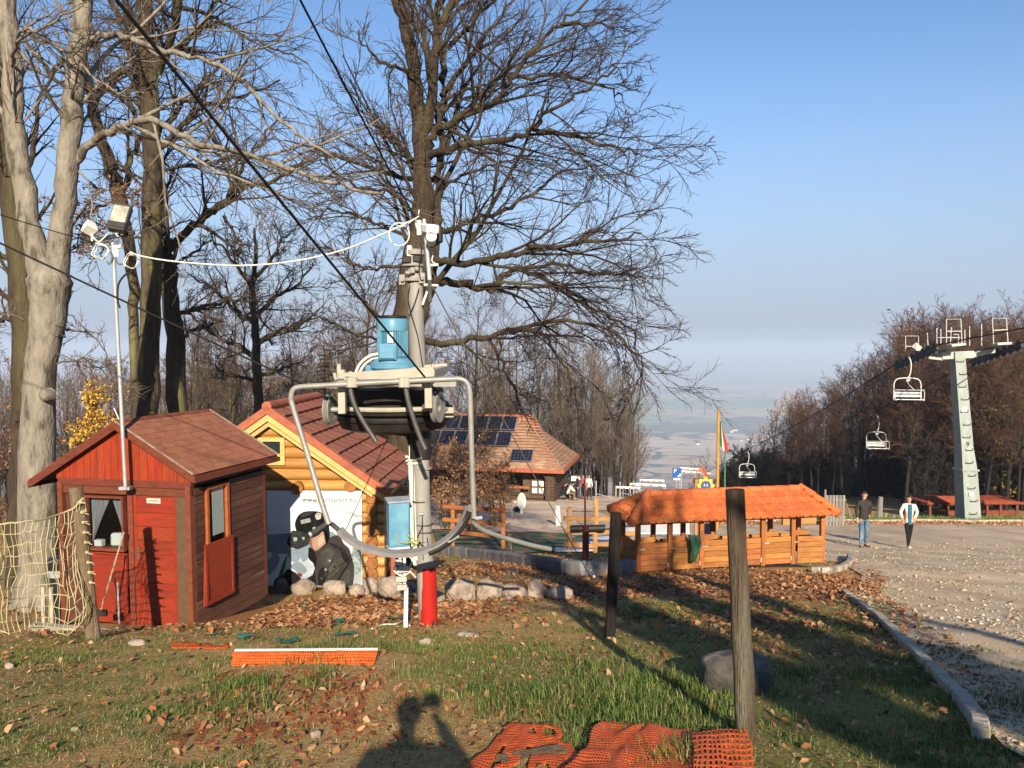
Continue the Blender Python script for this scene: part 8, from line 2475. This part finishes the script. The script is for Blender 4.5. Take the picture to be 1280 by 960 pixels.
# ---- fallen leaves
N0 = 210000
x = rg.uniform(-9, 9, N0); y = rg.uniform(3.0, 24, N0) ** 1.0
dens = litter_mask(x, y) ** 1.3 * 0.95 + 0.035 + 0.09 * vnoise(x * 1.7, y * 1.7) ** 3
dens += 0.30 * np.exp(-np.abs(x - road_left(y) - 0.25) / 0.25) * (y < 13.5)
onroad = x > road_left(y) + 0.5
dens = np.where(onroad, 0.012, dens)
dens = np.where((y > 19), dens * .7, dens)
inhut = (x > -6.6) & (x < -3.6) & (y > 10.5) & (y < 12.9)
insheet = (x > 2.5) & (x < 6.7) & (y > 16.6) & (y < 18.3)
keep = (rg.uniform(0, 1, N0) < dens) & in_frame(x, y) & ~inhut & ~insheet
x, y = x[keep], y[keep]; n = len(x)
z = g_np(x, y) + rg.uniform(0.006, 0.035, n)
rz = rg.uniform(0, 6.28, n); tl = rg.normal(0, .38, n); tl2 = rg.normal(0, .38, n); s = rg.uniform(.012, .029, n) * (1 + .6 * (y > 9))
ux_ = np.stack([np.cos(rz), np.sin(rz), tl], 1); uy_ = np.stack([-np.sin(rz), np.cos(rz), tl2], 1)
C_ = np.stack([x, y, z], 1); S = s[:, None]; cup = rg.uniform(-.35, .8, n)[:, None] * np.array([0, 0, 1.0])
j_ = lambda a: 1 + rg.uniform(-a, a, (n, 1))
v = np.stack([C_ - ux_ * S * 1.15, C_ - ux_ * S * .35 + uy_ * S * .72 * j_(.3) + cup * S * .7, C_ + ux_ * S * .55 + uy_ * S * .5 * j_(.3) + cup * S * .6, C_ + ux_ * S * 1.2 + cup * S * .3, C_ + ux_ * S * .45 - uy_ * S * .55 * j_(.3) + cup * S * .6, C_ - ux_ * S * .35 - uy_ * S * .7 * j_(.3) + cup * S * .7], 1).reshape(-1, 3)
i = np.arange(n) * 6
tri = np.concatenate([np.stack([i + a, i + b, i + c], 1) for a, b, c in ((0, 2, 1), (0, 3, 2), (0, 4, 3), (0, 5, 4))])
pal = np.array([(.40, .19, .085), (.32, .135, .055), (.24, .095, .042), (.46, .25, .12), (.17, .075, .038), (.42, .17, .06), (.50, .31, .17)])
col = pal[rg.integers(0, len(pal), n)] * rg.uniform(.45, 1.05, (n, 1))
o = link_mesh('fallen_leaves', mesh_np('fallen_leaves', v, faces3=tri, m=LEAFM, colors=np.concatenate([col] * 4)))
tag(o, 'brown and orange fallen leaves scattered over lawn and bank', 'leaves', kind='stuff')
# ---- crumbs of broken leaf and straw
NC_ = 60000
cx_ = rg.uniform(-7, 6, NC_); cy_ = 3.2 + 11 * rg.uniform(0, 1, NC_) ** 1.3
k_ = in_frame(cx_, cy_) & (cx_ < road_left(cy_) + .3) & ~((cx_ < -3.6) & (cy_ > 10.4)) & (rg.uniform(0, 1, NC_) < .25 + .9 * vnoise(cx_ * 1.5 + 2, cy_ * 1.5))
cx_, cy_ = cx_[k_], cy_[k_]; nn = len(cx_); b0 = np.stack([cx_, cy_, g_np(cx_, cy_) + .008], 1)
a_ = rg.normal(0, .009, (nn, 3)); c_ = rg.normal(0, .009, (nn, 3)); a_[:, 2] *= .5; c_[:, 2] *= .5
v = np.stack([b0, b0 + a_, b0 + c_], 1).reshape(-1, 3)
pc = np.array([(.42, .20, .08), (.30, .12, .045), (.50, .34, .17), (.20, .09, .04), (.46, .14, .04)])
link_ = link_mesh('leaf_crumbs', mesh_np('leaf_crumbs', v, faces3=np.arange(nn * 3).reshape(-1, 3), m=LEAFM, colors=pc[rg.integers(0, 5, nn)] * rg.uniform(.6, 1.15, (nn, 1))))
tag(link_, 'small broken leaf crumbs and straw lying all over the lawn', 'leaves', kind='stuff')
# ---- grass blades in tufts
NT = 24000
tx = rg.uniform(-7.5, 7.5, NT); ty = 3.2 + 20 * rg.uniform(0, 1, NT) ** 1.7
gd = grass_mask(tx, ty) * (0.06 + 2.6 * np.clip(.6 * vnoise(tx * 1.3 + 4, ty * 1.3) + .4 * vnoise(tx * 3.4, ty * 3.1 + 8) - .42, 0, 1)) + 0.02
gd = gd * (1 - np.clip(litter_mask(tx, ty) - .45, 0, 1) * 1.6)
gd += 0.35 * np.exp(-np.abs(tx - road_left(ty) - 0.28) / 0.2) * (ty < 13) * (vnoise(tx * 2, ty * .9) > .42)
gd = np.where(tx > road_left(ty) + .75, 0, gd)
inhut = (tx > -6.5) & (tx < -3.7) & (ty > 10.4)
keep = (rg.uniform(0, 1, NT) < gd * 1.4) & in_frame(tx, ty) & ~inhut
tx, ty = tx[keep], ty[keep]
nbld = 22
hgt = 0.018 + 0.055 * np.clip(vnoise(tx * 1.1 + 7, ty * 1.1) * 1.4 - .2, 0, 1) ** 1.5 + .02 * rg.uniform(0, 1, len(tx))
hgt *= np.where(tx < -2, .6, 1)
bx = np.repeat(tx, nbld) + rg.normal(0, .055, len(tx) * nbld); by_ = np.repeat(ty, nbld) + rg.normal(0, .055, len(tx) * nbld)
bh = np.repeat(hgt, nbld) * rg.uniform(.5, 1.35, len(bx))
az = rg.uniform(0, 6.28, len(bx)); ln = rg.uniform(.15, .9, len(bx)) * bh
wv = np.stack([-np.sin(az), np.cos(az), np.zeros(len(bx))], 1) * (.0020 + .0016 * rg.uniform(0, 1, len(bx)))[:, None]
bz = g_np(bx, by_)
b0 = np.stack([bx, by_, bz], 1); dirv = np.stack([np.cos(az), np.sin(az), np.zeros(len(bx))], 1)
m1 = b0 + dirv * (ln * .35)[:, None] + np.array([0, 0, 1.0]) * (bh * .62)[:, None]
tp = b0 + dirv * ln[:, None] + np.array([0, 0, 1.0]) * bh[:, None]
v = np.stack([b0 - wv, b0 + wv, m1 + wv * .8, m1 - wv * .8, tp], 1).reshape(-1, 3)
i = np.arange(len(bx)) * 5
q4 = np.stack([i, i + 1, i + 2, i + 3], 1); t3 = np.stack([i + 3, i + 2, i + 4], 1)
gp_ = np.array([(.075, .13, .022), (.11, .17, .03), (.16, .20, .045), (.05, .095, .02), (.26, .24, .09), (.34, .29, .14)])
wt = rg.choice(6, len(bx), p=[.28, .26, .18, .14, .09, .05])
col = gp_[wt] * rg.uniform(.6, 1.05, (len(bx), 1))
o = link_mesh('grass', mesh_np('grass', v, faces4=q4, faces3=t3, m=LEAFM, colors=np.concatenate([col, col])))
tag(o, 'tufts of green and straw-coloured grass on the lawn', 'grass', kind='stuff')
# dry fine thatch on the left lawn
NT = 90000
hx = rg.uniform(-8, 3.5, NT); hy = 3.3 + 9 * rg.uniform(0, 1, NT)
k_ = in_frame(hx, hy) & ~((hx < -3.6) & (hy > 10.4)) & (hx < road_left(hy)) & (rg.uniform(0, 1, NT) < .35 + .5 * vnoise(hx * 2, hy * 2))
hx, hy = hx[k_], hy[k_]; nn = len(hx); az = rg.uniform(0, 6.28, nn); L = rg.uniform(.012, .04, nn)
b0 = np.stack([hx, hy, g_np(hx, hy)], 1); d = np.stack([np.cos(az) * L, np.sin(az) * L, rg.uniform(.004, .03, nn)], 1); w = np.stack([-np.sin(az), np.cos(az), np.zeros(nn)], 1) * .0022
v = np.stack([b0 - w, b0 + w, b0 + d], 1).reshape(-1, 3)
pal2 = np.array([(.44, .33, .15), (.34, .25, .10), (.22, .23, .06), (.15, .19, .045), (.28, .15, .06)])
col = pal2[rg.integers(0, 5, nn)] * rg.uniform(.8, 1.2, (nn, 1))
o = link_mesh('dry_grass', mesh_np('dry_grass', v, faces3=np.arange(nn * 3).reshape(-1, 3), m=LEAFM, colors=col))
tag(o, 'short dry grass stubble on the brown left lawn', 'grass', kind='stuff')
# verge grass strip
NT = 26000
vx = rg.uniform(9, 34, NT); vyy = verge_y(vx) + .18 + rg.exponential(.7, NT); bh = rg.uniform(.08, .28, NT)
b0 = np.stack([vx, vyy, g_np(vx, vyy)], 1); az = rg.uniform(0, 6.28, NT); w = np.stack([np.cos(az), np.sin(az), np.zeros(NT)], 1) * .02
tp = b0 + np.array([0, 0, 1.0]) * bh[:, None] + w * 3
v = np.stack([b0 - w, b0 + w, tp], 1).reshape(-1, 3); col = gp_[rg.choice(6, NT, p=[.2, .3, .25, .1, .1, .05])]
o = link_mesh('verge_grass', mesh_np('verge_grass', v, faces3=np.arange(NT * 3).reshape(-1, 3), m=LEAFM, colors=col))
tag(o, 'green grass strip behind the far kerb below the wood', 'grass', kind='stuff')
# verge leaf drift
NT = 9000
vx = rg.uniform(9, 34, NT); vyy = verge_y(vx) - .05 - rg.exponential(.45, NT)
b0 = np.stack([vx, vyy, g_np(vx, vyy) + .05], 1); a = rg.normal(0, .05, (NT, 3)); c = rg.normal(0, .05, (NT, 3))
v = np.stack([b0, b0 + a, b0 + c], 1).reshape(-1, 3); col = pal[rg.integers(0, 7, NT)]
o = link_mesh('verge_leaves', mesh_np('verge_leaves', v, faces3=np.arange(NT * 3).reshape(-1, 3), m=LEAFM, colors=col))
tag(o, 'line of fallen leaves against the far kerb', 'leaves', kind='stuff')
# ---- gravel stones on the road
STN = attr_mat('stone_colours', .9, 0)
NG = 34000
gy = 4.2 + 26 * rg.uniform(0, 1, NG) ** 1.35; gx2 = road_left(gy) + .02 + rg.uniform(0, 1, NG) ** 1.15 * (gy * .70 + 2)
patchn = vnoise(gx2 * .9 + 3, gy * .5) * .7 + vnoise(gx2 * 3, gy * 2) * .3
k_ = in_frame(gx2, gy) & (rg.uniform(0, 1, NG) < np.clip((patchn - .25) * 2.0, .10, 1)) & (gy < 30)
gx2, gy = gx2[k_], gy[k_]; n = len(gx2)
r_ = rg.gamma(1.5, .0050, n) + .0035; r_ *= (1 + gy / 60)
base = np.array([(1, 0, 0), (-1, 0, 0), (0, 1, 0), (0, -1, 0), (0, 0, 1), (0, 0, -1)], float)
f8 = np.array([(0, 2, 4), (2, 1, 4), (1, 3, 4), (3, 0, 4), (2, 0, 5), (1, 2, 5), (3, 1, 5), (0, 3, 5)])
az = rg.uniform(0, 6.28, n); ca, sa = np.cos(az), np.sin(az)
b = base[None] * rg.uniform(.6, 1.3, (n, 6, 1)) * r_[:, None, None]
b[:, :, 2] *= .6
X = b[:, :, 0] * ca[:, None] - b[:, :, 1] * sa[:, None]; Y_ = b[:, :, 0] * sa[:, None] + b[:, :, 1] * ca[:, None]
v = np.stack([X + gx2[:, None], Y_ + gy[:, None], b[:, :, 2] + (g_np(gx2, gy) + .022 + r_ * .25)[:, None]], -1).reshape(-1, 3)
f = (f8[None] + (np.arange(n) * 6)[:, None, None]).reshape(-1, 3)
sp_ = np.array([(.50, .41, .30), (.40, .32, .23), (.58, .50, .39), (.33, .27, .20), (.50, .37, .25)])
col = np.repeat(sp_[rg.integers(0, 5, n)] * .74 * rg.uniform(.75, 1.15, (n, 1)), 8, axis=0)
o = link_mesh('gravel', mesh_np('gravel', v, faces3=f, m=STN, colors=col)); tag(o, 'loose pale gravel stones on the road', 'gravel', kind='stuff')

# ================================================================== orange plastic mesh and green netting
OM = mat('orange_plastic', (.66, .11, .018, 1), (.50, .08, .015, 1), scale=9, rough=.5, bump=.2)
def lattice(name, label, cat, P00, P10, P11, P01, nu, nv, m, hole=.45, lift=.03, fr=3.0, drop=None, seed=0, miss=0.0, thick=.0025, group=None, noise_amp=.02):
 """perforated sheet: every cell is a frame round a hole; corners in world space, follows ground + ripples"""
 r = np.random.default_rng(seed)
 c = [np.array(q) for q in (P00, P10, P11, P01)]
 def pt(u, v):
  p = (c[0] * (1 - u)[..., None] * (1 - v)[..., None] + c[1] * u[..., None] * (1 - v)[..., None] + c[2] * u[..., None] * v[..., None] + c[3] * (1 - u)[..., None] * v[..., None])
  h = lift * (vnoise(u * fr * 2.3 + seed, v * fr * 1.1 + 3) + .5 * vnoise(u * fr * 5 + seed, v * fr * 3)) 
  p = p.copy(); p[..., 0] += noise_amp * (vnoise(u * 7 + seed, v * 5) - .5); p[..., 1] += noise_amp * (vnoise(u * 6 + 4 + seed, v * 7) - .5)
  p[..., 2] += h
  if drop: p[..., 2] = np.maximum(p[..., 2], g_np(p[..., 0], p[..., 1]) + .012) if drop == 1 else g_np(p[..., 0], p[..., 1]) + .004 + h
  return p
 U, V_ = np.meshgrid(np.arange(nu), np.arange(nv), indexing='ij'); U = U.ravel(); V_ = V_.ravel()
 if miss:
  k = (vnoise(U * .23 + seed, V_ * .23) > miss); U, V_ = U[k], V_[k]
 st = (V_ % 2) * .5
 out = [pt((U + a + 0 * st) / nu, (V_ + b) / nv) for a, b in ((0, 0), (1, 0), (1, 1), (0, 1))]
 hl = hole
 inn = [pt((U + a) / nu, (V_ + b) / nv) for a, b in ((.5 - hl * .7, .5 - hl), (.5 + hl * .7, .5 - hl), (.5 + hl * .7, .5 + hl), (.5 - hl * .7, .5 + hl))]
 v = np.stack(out + inn, 1).reshape(-1, 3); i = (np.arange(len(U)) * 8)[:, None]
 q = np.concatenate([i + np.array([[0, 1, 5, 4]]), i + np.array([[1, 2, 6, 5]]), i + np.array([[2, 3, 7, 6]]), i + np.array([[3, 0, 4, 7]])])
 o0 = Vector(P00)
 v = v - np.array(o0)
 me = mesh_np(name, v, faces4=q, m=m)
 bm = bmesh.new(); bm.from_mesh(me); bmesh.ops.remove_doubles(bm, verts=bm.verts, dist=.0008); bm.to_mesh(me); bm.free()
 o = link_mesh(name, me); o.location = o0
 s = o.modifiers.new('thick', 'SOLIDIFY'); s.thickness = thick
 return tag(o, label, cat, group)
def GV(px, py, dz=0):
 p = G(px, py); return (p.x, p.y, p.z + dz)
# upright strip in front of the drive
a, b_ = G(287, 833), G(466, 832)
hh = .08
lattice('orange_mesh', 'low upright strip of orange plastic mesh in front of the leaf pile', 'plastic mesh', (a.x, a.y, a.z), (b_.x, b_.y, b_.z), (b_.x + .02, b_.y + .13, b_.z + hh), (a.x - .01, a.y + .13, a.z + hh), 56, 5, OM, .27, .006, 3, seed=2)
o = MB().beam((0, 0, 0), (b_.x - a.x + .02, b_.y - a.y, b_.z - a.z), .02, .015).build('pale_batten', PAPER); o.location = (a.x, a.y + .14, a.z + hh + .012)
tag(o, 'thin white batten along the top of the upright orange mesh strip', 'batten')
lattice('orange_mesh', 'narrow orange mesh remnant beside the hut corner', 'plastic mesh', GV(215, 803), GV(285, 806), GV(285, 812), GV(215, 812), 26, 4, OM, .2, .01, 3, drop=2, seed=5, miss=.3)
lattice('orange_mesh', 'buried orange mesh showing through the left lawn in patches', 'plastic mesh', GV(205, 935), GV(470, 925), GV(478, 838), GV(270, 838), 120, 74, mat('muddy_orange_plastic', (.42, .10, .03, 1), (.26, .10, .045, 1), scale=14, rough=.8), .37, .001, 3, drop=2, seed=9, miss=.55, thick=.002)
# crumpled sheets at the bottom
lattice('orange_mesh', 'left crumpled sheet of orange mesh at the bottom edge', 'plastic mesh', GV(560, 990, .0), GV(735, 975, .0), GV(702, 916, .03), GV(634, 914, .03), 44, 26, OM, .27, .025, 3, drop=1, seed=12, miss=.28)
lattice('orange_mesh', 'middle folded sheet of orange mesh at the bottom edge', 'plastic mesh', GV(690, 995, .02), GV(880, 990, .02), GV(868, 924, .04), GV(752, 914, .05), 48, 30, OM, .27, .04, 2.2, drop=1, seed=21, noise_amp=.05)
p1, p2 = G(866, 985), G(946, 985); p3, p4 = G(936, 936), G(864, 936)
lattice('orange_mesh', 'raised right end of orange mesh leaning against the near post', 'plastic mesh', (p1.x, p1.y, p1.z + .05), (p2.x, p2.y, p2.z + .03), (p3.x - .02, p3.y - .05, p3.z + .14), (p4.x, p4.y, p4.z + .08), 12, 9, OM, .31, .02, 2, seed=31)
A = GV(625, 956, .02); B_ = GV(705, 944, .03)
o = MB().beam((0, 0, 0), Vector(B_) - Vector(A), .10, .03).build('old_board', ROUGHW, bevel=.004); o.location = A
tag(o, 'old flat board lying across the left orange mesh sheet', 'board')
# green netting scraps in the leaves
TN = mat('teal_netting', (.02, .14, .12, 1), (.03, .10, .08, 1), scale=9, rough=.8, bump=.5)
k = 0
for (px, py, w, h, rz_, lab) in ((500, 775, 34, 9, .5, 'teal netting scrap curling towards the red sleeve'), (360, 805, 26, 9, .4, 'teal netting scrap showing above the orange strip'), (478, 770, 14, 10, .2, 'small teal netting scrap left of the white thin post'), (270, 797, 16, 6, 0, 'teal netting scrap beside the hut corner'),
         (430, 797, 30, 5, .1, 'long thin teal netting scrap in the leaf pile'), (520, 765, 16, 7, .8, 'short teal netting scrap just left of the red sleeve'), (420, 780, 18, 5, .2, 'small teal netting scrap in the middle of the leaf pile'), (305, 800, 18, 5, .1, 'teal netting scrap halfway along the leaf pile edge'), (925, 778, 7, 26, 0, 'teal netting strip right behind the near post'), (385, 760, 20, 4, 0, 'faint teal netting line at the back of the leaf pile')):
 p = G(px, py); sx_ = w * p.y / F; sy_ = h * p.y / F * 3.0
 c_, s_ = math.cos(rz_), math.sin(rz_)
 cr = [(p.x + (i * sx_ / 2) * c_ - (j * sy_ / 2) * s_, p.y + (i * sx_ / 2) * s_ + (j * sy_ / 2) * c_) for i, j in ((-1, -1), (1, -1), (1, 1), (-1, 1))]
 cr = [(a, b, g(a, b) + .03) for a, b in cr]
 lattice('teal_netting', lab, 'netting', *cr, max(6, int(w * .7)), max(4, int(h * .7)), TN, .26, .05, 2, drop=2, seed=50 + k, miss=.25); k += 1
# pale rope on the ground near the red sleeve
pts = [GV(*q, .02) for q in ((465, 788), (478, 783), (495, 782), (505, 778), (512, 784))]
rope('loose_cord', 'pale loose cord lying on the leaves left of the red sleeve', smooth_path(pts, 4), .009, CABLE, 'cord')

# ================================================================== far buildings specks and haze
FB = mat('far_white_wall', (.75, .74, .72, 1), None, rough=.8)
k = 0
for (px, row, w, h, lab) in ((872, 556, 4, 1.6, 'white far building in the valley left of the flagpole'), (918, 538, 7, 1.8, 'longest white far building right of the flag'), (914, 540, 4, 1.4, 'small white far building beside the longest one'), (926, 551, 2, 1.2, 'single white speck building below the long one'), (934, 550, 3, 1.2, 'white speck building near the wood edge')):
 a = (row - 435) / 1000.0; Y = (EYE + 256) / a
 A = P(px, row, Y); gz = g(A.x, A.y); A.z = gz
 r = thing('far_building', lab, 'building', A)
 W_, Hh = w * Y / F, max(7.0, h * Y / F)
 MB().box((0, 0, Hh * .35), (W_, W_ * .35 + 10, Hh * .7)).build('wall', FB, r)
 MB().prism([(-W_ / 2, -W_ * .175 - 6, Hh * .7), (-W_ / 2, W_ * .175 + 6, Hh * .7), (-W_ / 2, 0, Hh)], (W_, 0, 0)).build('roof', HROOF, r)

hz = bpy.data.materials.new('haze_air'); hz.use_nodes = True
t = hz.node_tree; t.nodes.remove(t.nodes['Principled BSDF'])
pv = t.nodes.new('ShaderNodeVolumePrincipled')
pv.inputs['Color'].default_value = (0.64, 0.765, 0.98, 1)
pv.inputs['Density'].default_value = 0.00031
pv.inputs['Anisotropy'].default_value = 0.0
t.links.new(pv.outputs[0], t.nodes['Material Output'].inputs['Volume'])
o = MB().box((0, 20500, (-262 + 40) / 2), (66000, 44000, 302)).build('haze', hz)
tag(o, 'thin pale blue haze filling the valley air', 'haze', kind='stuff')
_m = {}
for o in COL.objects:
 if o.type == 'MESH': _m[o.data.name] = (len(o.data.loops) - 2 * len(o.data.polygons), o.name)
print('TRIS', sum(a for a, b in _m.values()), sorted([(a, b) for a, b in _m.values()])[-14:])
